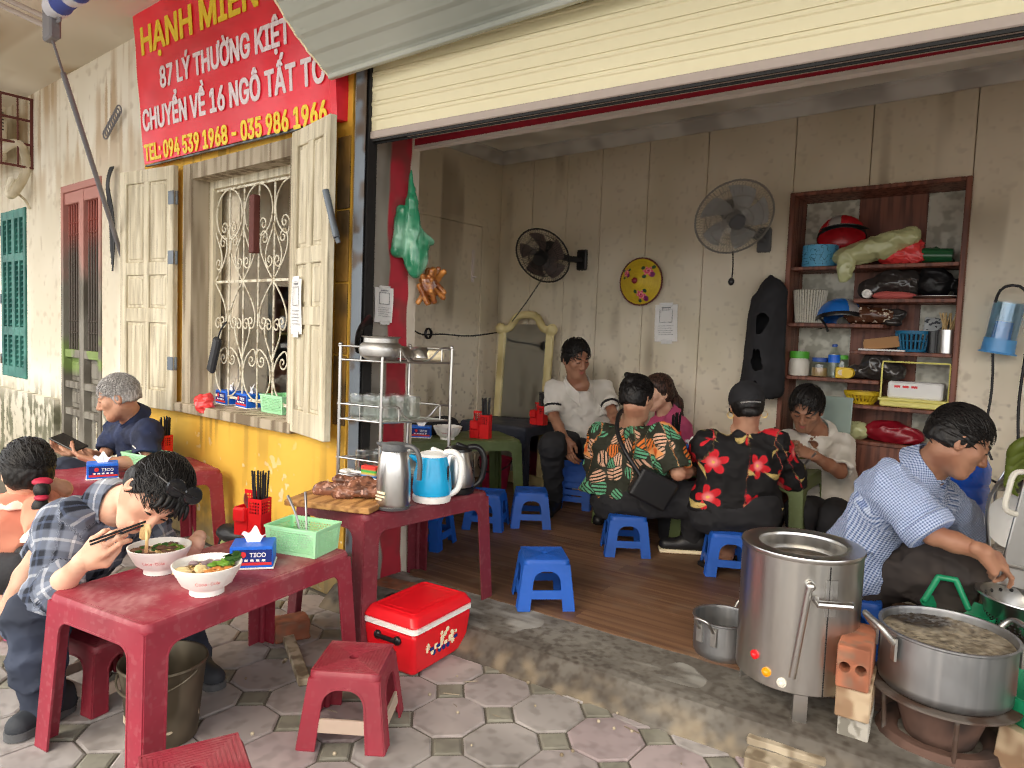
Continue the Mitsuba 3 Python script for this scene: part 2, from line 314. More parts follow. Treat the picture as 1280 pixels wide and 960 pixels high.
def m_grey(p, n, uv): return mix(C((146, 148, 146)), C((96, 98, 100)), smoothstep(.3, .75, fbm(p.x * 4, p.y * 4, p.z * 2)))
mat('steel_post', lambda p, n, uv: mix(C((110, 118, 126)), C((84, 70, 58)), smoothstep(.5, .72, f3(p, 11))), .5, metal=.5)
mat('hood_metal', lambda p, n, uv: mix(C((176, 178, 166)), C((142, 146, 136)), smoothstep(.3, .7, f3(p, 1.5))), .45, spec=.5)
mat('shutter_cream', lambda p, n, uv: mix(C((228, 219, 182)), C((216, 206, 168)), n1(p, 2)), .4)
plain('shutter_bar', (170, 156, 146), .5); plain('dark_gap', (26, 25, 25), .7); plain('black', (22, 22, 24), .45)
def m_old(p, n, uv):
    g = fbm(p.x * 30, p.y * 30, p.z * 2.5); c = mix(C((214, 206, 182)), C((186, 176, 150)), smoothstep(.3, .7, g)); c = mix(c, C((128, 118, 98)), smoothstep(.5, .85, fbm(p.x * 60, p.y * 60, p.z * 5, octaves=2)) * .45)
    return c
mat('wood_painted', m_old, .75, bump=lambda p, n, uv: noise(p.x * 120, p.y * 120, p.z * 6), bs=.0008)
mat('wood_weathered', lambda p, n, uv: mix(C((176, 164, 142)), C((118, 104, 84)), smoothstep(.3, .75, fbm(p.x * 26, p.y * 26, p.z * 2.2))), .85, bump=lambda p, n, uv: noise(p.x * 90, p.y * 90, p.z * 5), bs=.0015)
mat('shutter_teal', lambda p, n, uv: mix(C((58, 122, 112)), C((40, 98, 92)), smoothstep(.3, .7, f3(p, 5))), .6)
mat('door_paint', lambda p, n, uv: mix(mix(mix(C((128, 124, 114)), C((92, 86, 76)), smoothstep(.35, .7, fbm(p.x * 20, p.y, p.z * 3))), C((176, 122, 112)), smoothstep(1.7, 2.3, p.z + .5 * (f3(p, 7) - .5))), C((120, 150, 66)), .7 * smoothstep(.5, .62, f3(p, 5)) * smoothstep(.95, 1.05, p.z) * smoothstep(1.35, 1.2, p.z)), .7)
mat('grille_paint', lambda p, n, uv: mix(C((222, 216, 196)), C((170, 158, 132)), smoothstep(.5, .75, f3(p, 40))), .6)
plain('rust_red', (100, 52, 46), .7); plain('plastic_dark', (44, 46, 50), .5)
FX = np.array([1, .1, 0]) / math.hypot(1, .1); FO = frame((-2.9, 2.3, 0), FX, (-.1, 1, 0))      # the opening's own axes: s along, t inwards
def fo(m): return mv(m, FO)
# ================================================================ ground
g = thing('street', 'pale dusty concrete street behind the pavement', kind='structure'); scene[g] = PLY(box(-150, 150, -150, 150, -.4, -.15), 'asphalt')
pv = thing('pavement', 'pavement of octagonal grey and pinkish pavers with small square infills', kind='structure'); scene[pv] = PLY(box(-30, 12, -1.6, 2.6, -.3, -.009), 'grout')
def prism_paver(poly, z, tilt):
    o = np.array(poly.exterior.coords)[:-1]; i = np.array(poly.buffer(-.007, join_style=2).exterior.coords)[:-1]; c = o.mean(0)
    if len(i) != len(o): i = c + (o - c) * .9
    zi = z + (i - c) @ tilt; zo = z - .005 + (o - c) @ tilt
    return trimesh.convex.convex_hull(np.vstack([np.c_[i, zi], np.c_[o, zo], np.c_[o, np.full(len(o), -.03)]]))
PX, PY, Q = .262, .285, .076
keep = unary_union([sbox(-9, 0.6, .2, 2.28), Polygon([(-2.9, 2.2), (.6, 2.2), (.6, 2.58), (-2.9, 2.24)])])
for i in range(-15, 9):
    for j in range(-6, 2):
        x, y = -1.90 + PX * i, 2.022 + PY * j
        if x < -5.4 or x > .5 or y < .25: continue
        ax, by = PX / 2 - .003, PY / 2 - .003; cx, cy = x + PX / 2, y + PY / 2; qq = Q
        oc = Polygon([(cx - ax, cy - by + qq), (cx - ax + qq, cy - by), (cx + ax - qq, cy - by), (cx + ax, cy - by + qq), (cx + ax, cy + by - qq), (cx + ax - qq, cy + by), (cx - ax + qq, cy + by), (cx - ax, cy + by - qq)])
        sq = Polygon([(x - qq + .007, y), (x, y - qq + .007), (x + qq - .007, y), (x, y + qq - .007)])
        for nm, pl in (('paver', oc), ('small_paver', sq)):
            pl = pl.intersection(keep)
            if pl.is_empty or pl.area < .001 or pl.geom_type != 'Polygon': continue
            m = prism_paver(pl, rng.uniform(-.004, .001), rng.uniform(-.012, .012, 2))
            part(pv, nm, m, 'paver_d' if nm[0] == 's' else ['paver_a', 'paver_b', 'paver_c', 'paver_a'][rng.integers(4)] if x > -2.4 else ['paver_c', 'paver_a', 'paver_c'][rng.integers(3)], smooth=False)
th = thing('threshold', 'worn grey concrete step with chipped sloping face along the shop front', kind='structure')
prof = Polygon([(-.13, -.02), (-.12, .004), (-.02, .09), (.01, .096), (.36, .096), (.36, -.02)])
m = ext(prof, 5.6); m.apply_transform(np.array([[0, 0, 1, -.12], [1, 0, 0, 0], [0, 1, 0, 0], [0, 0, 0, 1.]])); m = rough(subdiv(fixn(m), .09), .006, 14, 3); scene[th] = PLY(fo(m), 'concrete', smooth=40)
fl = thing('shop_floor', 'worn brown wood-look floor of the open eatery', kind='structure'); scene[fl] = PLY(cat(fo(box(.1, 5.6, .335, .75, .0, .1)), wallxz(Polygon([(-4.44, 0), (2.6, 0), (2.6, .0999), (-4.44, .0999)]), 2.95, 5.2), wallxz(Polygon([(-4.44, 0), (-2.2, 0), (-2.2, .0998), (-4.44, .0998)]), 2.7, 2.95)), 'floor_wood')
# ================================================================ the yellow eatery
eh = thing('eatery_building', 'yellow walled eatery with an open front and a dim beige room', 'building')
part(eh, 'wall', wallxz(Polygon([(-5.4, 0), (-2.985, 0), (-2.985, 3.6), (-5.4, 3.6)], [[(-4.76, .86), (-3.44, .86), (-3.44, 2.52), (-4.76, 2.52)]]), 2.3, 2.5), 'wall_yellow', 'yellow painted front wall with window')
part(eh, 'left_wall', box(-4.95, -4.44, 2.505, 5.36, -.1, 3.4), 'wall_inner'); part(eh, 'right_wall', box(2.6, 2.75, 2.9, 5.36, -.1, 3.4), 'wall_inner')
CB = (-1.68, -.59, .3, 2.56)       # the recess of the wall cabinet
seams = [-4.44, -4.05, -3.66, -3.3, -2.85, -2.34, CB[0], -1.18, CB[1], -.1, .45, 1.0, 1.5, 2.05, 2.6]
for a, b in zip(seams[:-1], seams[1:]):
    dy = rng.uniform(0, .006)
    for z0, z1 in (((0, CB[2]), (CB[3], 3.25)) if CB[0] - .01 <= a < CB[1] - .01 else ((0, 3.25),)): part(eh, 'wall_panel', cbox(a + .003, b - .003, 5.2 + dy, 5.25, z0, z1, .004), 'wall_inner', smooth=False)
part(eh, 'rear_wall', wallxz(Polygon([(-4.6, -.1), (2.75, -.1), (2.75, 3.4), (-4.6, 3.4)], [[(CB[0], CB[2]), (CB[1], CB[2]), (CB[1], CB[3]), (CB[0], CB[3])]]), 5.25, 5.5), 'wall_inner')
part(eh, 'ceiling', box(-4.6, 2.75, 2.3, 5.5, 3.2, 3.4), 'ceiling_grey')
cp = [(0, 0), (.10, 0), (.10, .02), (.075, .03), (.05, .06), (.03, .085), (.02, .10), (0, .10)]
def cornice(a, b, nrm):
    a, b, n_ = np.array(a, float), np.array(b, float), np.array(nrm, float); P = [[p + n_ * u + np.array([0, 0, -v]) for u, v in cp] for p in (a, b)]
    k = len(cp); f = [[i, (i + 1) % k, (i + 1) % k + k] for i in range(k)] + [[i, (i + 1) % k + k, i + k] for i in range(k)]; return trimesh.Trimesh(np.vstack(P), f)
mat('cornice', lambda p, n, uv: mix(C((206, 206, 202)), C((168, 166, 162)), smoothstep(.3, .8, f3(p, 6))), .7)
part(eh, 'cornice', cornice((-4.44, 5.2, 3.2), (2.6, 5.2, 3.2), (0, -1, 0)), 'cornice'); part(eh, 'cornice', cornice((-4.44, 2.5, 3.2), (-4.44, 5.2, 3.2), (1, 0, 0)), 'cornice')
part(eh, 'jamb', rough(subdiv(box(-2.98, -2.905, 2.31, 2.70, -.05, 3.4), .05), .003, 12, 5), 'pillar_paint', 'grey end of the wall with flaking red and white paint')
LT = FO @ TM(z=2.492, ry=-.75)
part(eh, 'lintel', mv(box(-.06, 5.6, .36, .39, -.016, .9), LT), 'paint_red', 'red painted beam above the opening'); part(eh, 'lintel_trim', mv(box(-.06, 5.6, .352, .395, -.034, -.016), LT), 'paint_white')
part(eh, 'right_pier', fo(box(5.45, 5.7, 0, .5, -.05, 3.4)), 'pillar_paint')
# old side door in the left wall
dy0, dy1 = 3.25, 4.93
k = part(eh, 'side_door', cat(box(-4.437, -4.428, dy0, dy1, .1, 2.47)), 'wall_inner', 'flush door painted over in the wall colour')
part(k, 'door_frame', cat(box(-4.44, -4.415, dy0 - .07, dy0 - .006, .1, 2.53), box(-4.44, -4.415, dy1 + .006, dy1 + .07, .1, 2.53), box(-4.44, -4.413, dy0 - .07, dy1 + .07, 2.476, 2.53)), 'wall_inner')
part(k, 'handle', cat(cbox(-4.428, -4.418, 4.80, 4.84, 1.95, 2.25), cyl((-4.42, 4.82, 2.0), (-4.38, 4.82, 2.0), .008)), 'paint_white')
mat('old_ochre', lambda p, n, uv: mix(C((150, 112, 48)), C((92, 72, 42)), smoothstep(.3, .75, f3(p, 7))), .85)
for z in (.95, 1.33, 1.71, 2.09): part(eh, 'ochre_board', cbox(-3.09, -2.988, 2.288, 2.299, z, z + .37, .003), 'old_ochre')
# window with its grille
w = part(eh, 'window', cat(box(-4.76, -4.64, 2.275, 2.47, .92, 2.52), box(-3.5, -3.44, 2.275, 2.47, .92, 2.52), box(-4.64, -3.5, 2.28, 2.47, 2.42, 2.52)), 'wood_weathered', 'deep weathered wooden window frame')
part(w, 'inner_frame', cat(box(-4.64, -4.59, 2.4, 2.462, .92, 2.42), box(-3.54, -3.5, 2.4, 2.462, .92, 2.42), box(-4.59, -3.54, 2.4, 2.462, 2.37, 2.42)), 'wood_painted')
part(w, 'sill', cat(cbox(-4.84, -3.42, 2.24, 2.49, .86, .92)), 'wood_weathered', 'worn grey wooden sill')
gx0, gx1, gz0, gz1, gy = -4.6, -3.54, .98, 2.36, 2.43
cw = (gx1 - gx0) / 6
def spiral(cx, cz, r0, turns, a0, sgn, n=22):
    t = np.linspace(0, 1, n); a = a0 + sgn * 2 * np.pi * turns * t; r = r0 * (1 - .8 * t); return np.c_[cx + r * np.cos(a), np.full(n, gy), cz + r * np.sin(a)]
for i in range(7): part(w, 'grille_bar', cyl((gx0 + i * cw, gy, gz0 - .05), (gx0 + i * cw, gy, gz1 + .02), .0065, 8), 'grille_paint')
for z in (gz0, 1.75, gz1): part(w, 'grille_rail', box(gx0 - .02, gx1 + .02, gy - .006, gy + .006, z - .008, z + .008), 'grille_paint')
def scroll(x, z, sx, sz, kind):
    if kind == 0:      # three quarters of a ring with a curl inside
        A = np.radians(np.linspace(90, -78, 12)); pts = list(np.c_[.160 * np.cos(A), .165 * np.sin(A)]) + [(.010, -.12), (.018, -.075), (.05, -.052), (.083, -.07), (.082, -.102), (.056, -.112), (.044, -.092), (.058, -.082)]
    elif kind == 1: pts = [(0, 0), (.028, -.06), (.078, -.15), (.086, -.225), (.058, -.268), (.022, -.25), (.022, -.212), (.05, -.204), (.058, -.232), (.042, -.24)]
    else: pts = [(0, 0), (.066, .07), (.136, .17), (.150, .255), (.118, .305), (.078, .285), (.080, .243), (.112, .24), (.116, .268), (.1, .272)]
    q = spline(np.array(pts), 48); return tube(np.c_[x + sx * q[:, 0], np.full(len(q), gy - .006), z + sz * q[:, 1]], .0055, 6)
for i in range(7):
    x = gx0 + i * cw
    for s in (-1, 1):
        if not gx0 - .02 < x + s * .05 < gx1 + .02: continue
        if i % 2: part(w, 'grille_scroll', scroll(x, gz1 - .17, s, 1, 0), 'grille_paint'); part(w, 'grille_scroll', scroll(x, gz0 + .17, s, -1, 0), 'grille_paint')
        else:
            part(w, 'grille_scroll', scroll(x, gz1 - .26, s, 1, 1), 'grille_paint'); part(w, 'grille_scroll', scroll(x, gz0 + .26, s, -1, 1), 'grille_paint')
            for sz in (1, -1): part(w, 'grille_scroll', scroll(x, 1.75, s, sz, 2), 'grille_paint')
part(w, 'lock_bar', cat(cbox(-4.1, -4.045, 2.375, 2.42, 1.92, 2.28)), 'rust_red', 'dark red wooden block tied to the grille')
# shutters
def leaf(w_, h_):
    ms = [cbox(0, .075, 0, .04, 0, h_), cbox(w_ - .075, w_, 0, .04, 0, h_), cbox(w_ / 2 - .03, w_ / 2 + .03, .004, .036, 0, h_)]
    zs = [0, .13, .60, .70, .93, 1.02, h_ - .09, h_]
    for a, b in ((0, .13), (.60, .70), (.93, 1.02), (h_ - .09, h_)): ms.append(cbox(.07, w_ - .07, .002, .038, a, b))
    pan = []
    for x0, x1 in ((.075, w_ / 2 - .03), (w_ / 2 + .03, w_ - .075)):
        for a, b in ((.13, .60), (.70, .93), (1.02, h_ - .09)): pan.append(cbox(x0 + .001, x1 - .001, .014, .026, a, b)); pan.append(cbox(x0 + .018, x1 - .018, .008, .032, a + .02, b - .02, .006))
    return cat(ms), pan
def shutter_leaf(hx, hy, fx_, fy_, z0, flip, label):
    d = np.array([fx_ - hx, fy_ - hy, 0]); w_ = np.linalg.norm(d); fr, pan = leaf(w_, 1.66); Mx = frame((hx, hy, z0), d, np.cross([0, 0, 1], d))
    if Mx[2, 2] < 0: raise ValueError
    k = part(eh, 'shutter', mv(fr, Mx), 'wood_painted', label)
    for i in range(0, len(pan), 2): part(k, 'panel', mv(cat(pan[i], pan[i + 1]), Mx), 'wood_painted')
    for z in (.28, 1.0, 1.4): part(k, 'hinge', mv(cat(cyl((-.012, .02, z), (-.012, .02, z + .09), .009, 8), box(-.01, .05, .04, .044, z, z + .09)), Mx), 'steel_post')
shutter_leaf(-4.80, 2.265, -5.42, 2.175, .86, 0, 'left shutter leaf folded back on the wall')
shutter_leaf(-3.46, 2.255, -2.985, 2.16, .875, 0, 'right shutter leaf swung out in front of the window')
# guide post and roller shutter
gp = thing('shutter_guide_rail', 'bluish steel guide rail standing left of the open shop front', 'rail')
part(gp, 'channel', fo(cat(box(.0, .05, -.05, .03, 0, 2.95), box(.05, .068, -.05, -.045, 0, 2.95))), 'steel_post'); part(gp, 'slot', fo(box(.051, .073, -.03, .03, 0, 2.95)), 'dark_gap')
rs = thing('roller_shutter', 'cream ribbed roller shutter rolled up above the shop opening', 'shutter'); RT = FO @ TM(z=2.455, ry=-.1)
for i in range(10):
    z = .0 + i * .072; pr = Polygon([(-.012, z), (.0, z), (.0, z + .07), (-.012, z + .07), (-.0165, z + .066), (-.0165, z + .052), (-.012, z + .046)])
    m = ext(pr, 5.45); m.apply_transform(np.array([[0, 0, 1, .06], [1, 0, 0, 0], [0, 1, 0, 0], [0, 0, 0, 1.]])); part(rs, 'slat', mv(fixn(m), RT), 'shutter_cream', smooth=False)
part(rs, 'bottom_bar', mv(cat(cbox(.06, 5.5, -.02, .006, -.04, -.002), box(.3, 5.5, -.002, .05, -.05, -.041)), RT), 'shutter_bar'); part(rs, 'bottom_seal', mv(cat(box(.06, 5.5, -.012, -.004, -.052, -.041), box(.06, 5.5, .012, .02, -.058, -.041)), RT), 'dark_gap')
mat('orange_print', C((226, 80, 40)), .4); plain('cream_print', (240, 226, 190), .5); q = onp(1130, 10, FO[:3, 3], FO[:3, 1]); sst = (q - FO[:3, 3]) @ FO[:3, 0]
k = thing('orange_sticker', 'small orange sticker on the cream roller shutter', 'sticker'); SM = FO @ TM(x=sst, y=-.023, z=2.66, ry=-.1)
part(k, 'label', mv(box(-.005, .21, -.001, .001, -.045, .06), SM), 'orange_print'); part(k, 'print', mv(cat(cyl((.03, -.003, .0), (.03, .0, .0), .02), box(.07, .19, -.0025, -.001, .0, .004), box(.08, .18, -.0025, -.001, -.02, -.016)), SM), 'cream_print')
# corrugated hood in front of the shutter
hd = thing('metal_hood', 'grey ribbed metal hood curling out over the roller shutter', 'hood')
def hoodfn(u, v):
    s = -.15 + 4.27 * u - .10 * np.sin(np.pi * v * .9); a = v * 1.75; t = -.10 - .36 * np.sin(a * .9) ** 1.1; z = 2.735 + .045 * 4.27 * u + .6 * v ** 1.05
    rib = .010 * (np.abs(((v * 9) % 1) - .5) < .14); return s, t - rib, z + rib * .2
part(hd, 'sheet', fo(thick(60, 120, hoodfn, .003)), 'hood_metal', smooth=25); e, _ = grid(2, 60, hoodfn); part(hd, 'edge_strip', fo(tube(np.array(hoodfn(np.zeros(40), np.linspace(0, 1, 40))).T, .006, 6)), 'cream_print')
part(hd, 'lower_lip', fo(mv(cbox(-.13, 4.1, -.125, -.098, -.02, .006), TM(z=2.733, ry=-2.58))), 'hood_metal')
# ================================================================ the old cream house to the left
oh = thing('cream_house', 'old cream plastered house with mossy base, left of the red banner', 'house')
part(oh, 'wall', wallxz(Polygon([(-16, -.2), (-5.4, -.2), (-5.4, 3.6), (-16, 3.6)], [[(-7.05, .06), (-6.18, .06), (-6.18, 2.62), (-7.05, 2.62)], [(-8.72, .86), (-7.98, .86), (-7.98, 2.53), (-8.72, 2.53)]]), 2.302, 2.5), 'wall_cream', 'stained cream plaster wall')
part(oh, 'plinth', rough(subdiv(box(-11, -7.12, 2.25, 2.305, -.2, .74), .16), .008, 6, 2), 'wall_cream', 'mossy rough plaster base')
part(oh, 'soffit', box(-16, 3.2, -.5, 2.6, 3.56, 3.75), 'soffit', 'stained whitewashed underside of the balcony'); part(oh, 'soffit_beam', box(-3.9, -3.75, -.5, 2.3, 3.5, 3.563), 'soffit')
sh = part(oh, 'window_shutter', cat(box(-8.72, -7.98, 2.36, 2.38, .86, 2.53), *[cbox(a, b, 2.285, 2.34, .86, 2.53) for a, b in ((-8.715, -8.66), (-8.385, -8.30), (-8.04, -7.985), (-8.55, -8.51), (-8.19, -8.15))], *[cbox(-8.7, -8.0, 2.287, 2.338, a, b) for a, b in ((.862, .97), (1.28, 1.37), (2.02, 2.10), (2.44, 2.528))]), 'shutter_teal', 'closed teal louvred shutters')
for x0, x1 in ((-8.66, -8.55), (-8.51, -8.385), (-8.30, -8.19), (-8.15, -8.04)):
    for a, b, n_ in ((.97, 1.28, 6), (1.37, 2.02, 12), (2.10, 2.44, 6)):
        for i in range(n_):
            z = a + (b - a) * (i + .5) / n_; part(sh, 'louvre', mv(box(x0 + .004, x1 - .004, -.022, .022, -.003, .003), TM(0, 2.31, z, rx=48)), 'shutter_teal')
for z in (.98, 1.6, 2.3): part(oh, 'shutter_hinge', cbox(-8.76, -8.72, 2.28, 2.31, z, z + .1), 'steel_post')
d0, d1 = -7.05, -6.18; dm = (d0 + d1) / 2
dk = part(oh, 'door', cat(box(d0, d1, 2.40, 2.42, .06, 2.62), cbox(d0, d0 + .05, 2.29, 2.37, .06, 2.62), cbox(d1 - .05, d1, 2.29, 2.37, .06, 2.62), cbox(d0 + .05, d1 - .05, 2.29, 2.37, 2.56, 2.62), cbox(dm - .05, dm + .05, 2.30, 2.36, .06, 2.56), *[cbox(d0 + .05, d1 - .05, 2.305, 2.355, a, b) for a, b in ((.06, .14), (.62, .68), (.86, .92), (1.13, 1.2), (2.46, 2.56))]), 'door_paint', 'weathered double door with iron bars, faded pink at the top')
mat('door_bar', lambda p, n, uv: mix(C((86, 78, 70)), C((150, 78, 66)), smoothstep(2.0, 2.3, p.z)), .6)
for x0, x1 in ((d0 + .05, dm - .05), (dm + .05, d1 - .05)):
    for i in range(6):
        x = x0 + (x1 - x0) * (i + .5) / 6
        part(dk, 'bar', cat(cyl((x, 2.335, 1.2), (x, 2.335, 2.46), .008, 8), *[sph((x, 2.335, z), .013, (1, 1, .8), 6) for z in (1.35, 1.45, 2.2, 2.3)]), 'door_bar')
    for a, b in ((.14, .62), (.68, .86), (.92, 1.13)): part(dk, 'panel', cat(box(x0, x1, 2.36, 2.375, a, b), cbox(x0 + .04, x1 - .04, 2.345, 2.365, a + .04, b - .04, .008)), 'door_paint')
    part(dk, 'ornament', cat(tube(np.c_[(x0 + x1) / 2 + .05 * np.cos(np.linspace(0, 6.283, 20)[:-1]), np.full(19, 2.34), .32 + .05 * np.sin(np.linspace(0, 6.283, 20)[:-1])], .006, 6, True), cyl(((x0 + x1) / 2, 2.34, .37), ((x0 + x1) / 2, 2.34, .6), .006, 6)), 'grille_paint')
# ================================================================ moulded plastic tables and stools
def worn(nm, col, dust, k=.5, rgh=.42):
    mat(nm, lambda p, n, uv: mix(mix(C(col), C([v * .82 for v in col]), f3(p, 6)), C(dust), k * smoothstep(.3, .95, fbm(p.x * 8, p.y * 13, p.z * 8)) * (.4 + .6 * noise(p.x * 60 + p.y * 40, p.y * 50, p.z * 30)) * (.15 + .85 * smoothstep(.2, .9, n.z)) * 1.4 + .3 * k * smoothstep(.6, .85, n1(p, 70)) * .6 + .03), rgh + .1, spec=.5)
worn('plastic_red', (152, 34, 56), (196, 150, 150), .42); worn('plastic_maroon', (122, 32, 48), (178, 140, 136), .36); worn('stool_red', (150, 38, 56), (166, 120, 118), .35)
worn('plastic_blue', (12, 88, 190), (90, 130, 190), .2); worn('plastic_green', (92, 108, 58), (140, 140, 110), .3); worn('plastic_navy', (40, 46, 64), (96, 98, 104), .3); plain('plastic_worn', (176, 156, 140), .7)
def legged(nm, Lx, Ly, h, splay, apron, lw, rad, m, stretch=None, ridges=False, mstr=None, topr=.022):
    P_ = Proto(); top = rbox(-Lx / 2, Lx / 2, -Ly / 2, Ly / 2, h - .03, h, topr if topr < .015 else .0148, 3)
    def vrt(r=topr * 1.6): return sbox(-Lx / 2, -Ly / 2, Lx / 2, Ly / 2).buffer(-r).buffer(r, 4)
    lo = ext(vrt(), .018); lo.apply_translation((0, 0, h - .03)); hi = ext(vrt().buffer(-.008), .012); hi.apply_translation((0, 0, h - .012)); top = hull(lo, hi)
    if ridges:
        g = []
        for s in np.arange(.22, .95, .09): 
            r = sbox(-Lx / 2 * s, -Ly / 2 * s, Lx / 2 * s, Ly / 2 * s); g.append(mv(ext(r.difference(r.buffer(-.006)), .0035), TM(z=h - .002)))
        top = trimesh.boolean.difference([top, cyl((0, 0, h - .05), (0, 0, h + .05), .016, 16)], engine='manifold'); g = [trimesh.boolean.difference([x, cyl((0, 0, h - .05), (0, 0, h + .05), .024, 16)], engine='manifold') if i == 0 else x for i, x in enumerate(g)]
        top = cat(top, *g)
    else:
        g = [mv(ext(vrt().buffer(-.02).difference(vrt().buffer(-.026)), .003), TM(z=h - .002))]; top = cat(top, *g)
    P_.add('seat' if ridges else 'table_top', top, m, smooth=35); H = h - .025; legs = {(a, b): [] for a in (-1, 1) for b in (-1, 1)}; aprons, strs = [], []
    for (w, dpt, R) in ((Lx, Ly, 0), (Ly, Lx, 90), (Lx, Ly, 180), (Ly, Lx, 270)):
        hw = w / 2 - .004; out = Polygon([(-hw - splay, 0), (hw + splay, 0), (hw, H), (-hw, H)])
        hole = Polygon([(-hw - splay + lw * .8, -.2), (hw + splay - lw * .8, -.2), (hw - lw, H - apron), (-hw + lw, H - apron)]).buffer(-rad).buffer(rad, 6); pan = out.difference(hole)
        Mx = TM(rz=R) @ np.array([[1, 0, 0, 0], [0, splay / H, -1, -dpt / 2 - splay + .006], [0, 1, 0, 0], [0, 0, 0, 1.]])
        def put(pl, t0=0, t=.006):
            mm = ext(pl, t); mm.apply_translation((0, 0, t0)); v = mm.vertices.copy(); mm.vertices = np.c_[v[:, 0], v[:, 1], v[:, 2]]; mm.apply_transform(Mx); return fixn(mm)
        cut = hw - lw - rad * .9
        for s in (-1, 1):
            lg = pan.intersection(sbox(*sorted((s * cut, s * (hw + splay + .1)))[:1], -1, sorted((s * cut, s * (hw + splay + .1)))[1], 2))
            a = math.radians(R); v = np.array([s * math.cos(a) + math.sin(a), s * math.sin(a) - math.cos(a)]); legs[(int(np.sign(v[0])), int(np.sign(v[1])))].append(put(lg))
            # raised rim along the leg's inner edge
        ap = pan.intersection(sbox(-cut, -1, cut, 2))
        if not ap.is_empty: aprons.append(put(ap)); 
        rim = hole.buffer(.006).difference(hole).intersection(out.buffer(-.002)); aprons.append(put(rim, .004, .004)) if not rim.is_empty else 0
        if stretch:
            st = hole.intersection(sbox(-5, stretch[0], 5, stretch[1])); strs.append(put(st.buffer(.002), -.002, .008))
    for (a, b), l in legs.items():
        x1, y1, x0, y0 = a * (Lx / 2 - .004), b * (Ly / 2 - .004), a * (Lx / 2 - .004 + splay), b * (Ly / 2 - .004 + splay); r = topr * .62
        l.append(tube([(x0 - a * r * .8, y0 - b * r * .8, 0), (x1 - a * r * .8, y1 - b * r * .8, H)], r, 12)); P_.add('leg', cat(l), m, smooth=35)
    P_.add('apron', cat(aprons), m, smooth=35)
    for s in strs: P_.add('stretcher', s, mstr or m, smooth=35)
    return P_
def stool(m, mstr=None): return legged('stool', .235, .235, .25, .028, .03, .05, .055, m, (.062, .10), True, mstr, .02)
ST_B, ST_R = stool('plastic_blue'), stool('stool_red', 'plastic_worn')
def tbl(m, Lx=.93, Ly=.52, h=.53): return legged('table', Lx, Ly, h, .03, .055, .075, .045, m)
tbl('plastic_red').place('low_table', 'scuffed red plastic low table where the man in plaid eats', 'table', TM(-2.48, 1.32, 0, 101))
tbl('plastic_red', .9, .56, .56).place('low_table', 'red plastic low table by the yellow wall behind the man in plaid', 'table', TM(-4.42, 1.80, 0, 83))
tbl('plastic_maroon', .78, .55, .64).place('side_table', 'dark red plastic table carrying the kettles and the cutting board', 'table', TM(-2.61, 2.33, .012, 87))
tbl('plastic_green', 1.0, .55, .55).place('low_table', 'olive green plastic table inside at the left wall with a red holder', 'table', TM(-3.83, 3.98, .1, 60))
tbl('plastic_navy', .7, .55, .6).place('low_table', 'dark navy plastic table beside the cream framed mirror', 'table', TM(-3.92, 4.82, .1, 5))
tbl('plastic_green', .8, .58, .55).place('low_table', 'olive green plastic table where the man in the white shirt eats', 'table', TM(-1.66, 4.64, .1, 4))
tbl('plastic_green', .62, .5, .55).place('low_table', 'olive green plastic table in front of the woman in pink', 'table', TM(-2.40, 4.66, .1, 3))
for (x, y, z, r, s, l, P_) in [(-2.06, 2.86, .1, 45, 1, 'bright blue plastic stool standing alone near the threshold', ST_B), (-2.19, 3.93, .1, 38, 1, 'blue plastic stool under the woman in the leaf print shirt', ST_B), (-1.55, 4.04, .1, 30, 1, 'blue plastic stool under the woman in black floral shirt', ST_B),
    (-3.02, 4.0, .1, 40, 1, 'blue plastic stool in front of the navy table', ST_B), (-3.2, 3.72, .1, 28, 1, 'blue plastic stool between the green table and another blue stool', ST_B), (-3.18, 3.12, .1, 20, 1, 'dark blue stool seen under the kettle table', ST_B), (-.72, 3.42, .1, 12, 1, 'blue plastic stool under the cook in the blue shirt', ST_B), (-2.42, 4.98, .1, 0, 1, 'blue plastic stool under the woman in pink', ST_B), (-1.0, 4.72, .1, 0, 1, 'blue plastic stool under the man in the white shirt', ST_B),
    (-1.965, 1.575, 0, 36, 1.08, 'dark red plastic stool with pale worn stretcher beside the cooler', ST_R), (-1.72, .865, 0, 70, 1.15, 'red plastic stool cut off at the bottom edge of the photo', ST_R), (-2.87, 1.08, 0, 12, 1.0, 'red plastic stool under the man in plaid', ST_R), (-5.0, 1.85, 0, 12, 1.05, 'red plastic stool under the grey haired man', ST_R)]:
    P_.place('plastic_stool', l, 'stool', TM(x, y, z, r, s=s), 'red plastic stools on the pavement' if P_ is ST_R else 'blue plastic stools inside the eatery')
for k in range(4): ST_B.place('plastic_stool', f'{["lowest", "second lowest", "second highest", "top"][k]} blue stool of the stack under the man in the white polo', 'stool', TM(-3.1, 4.72, .1 + .055 * k, 20), 'blue plastic stools inside the eatery')
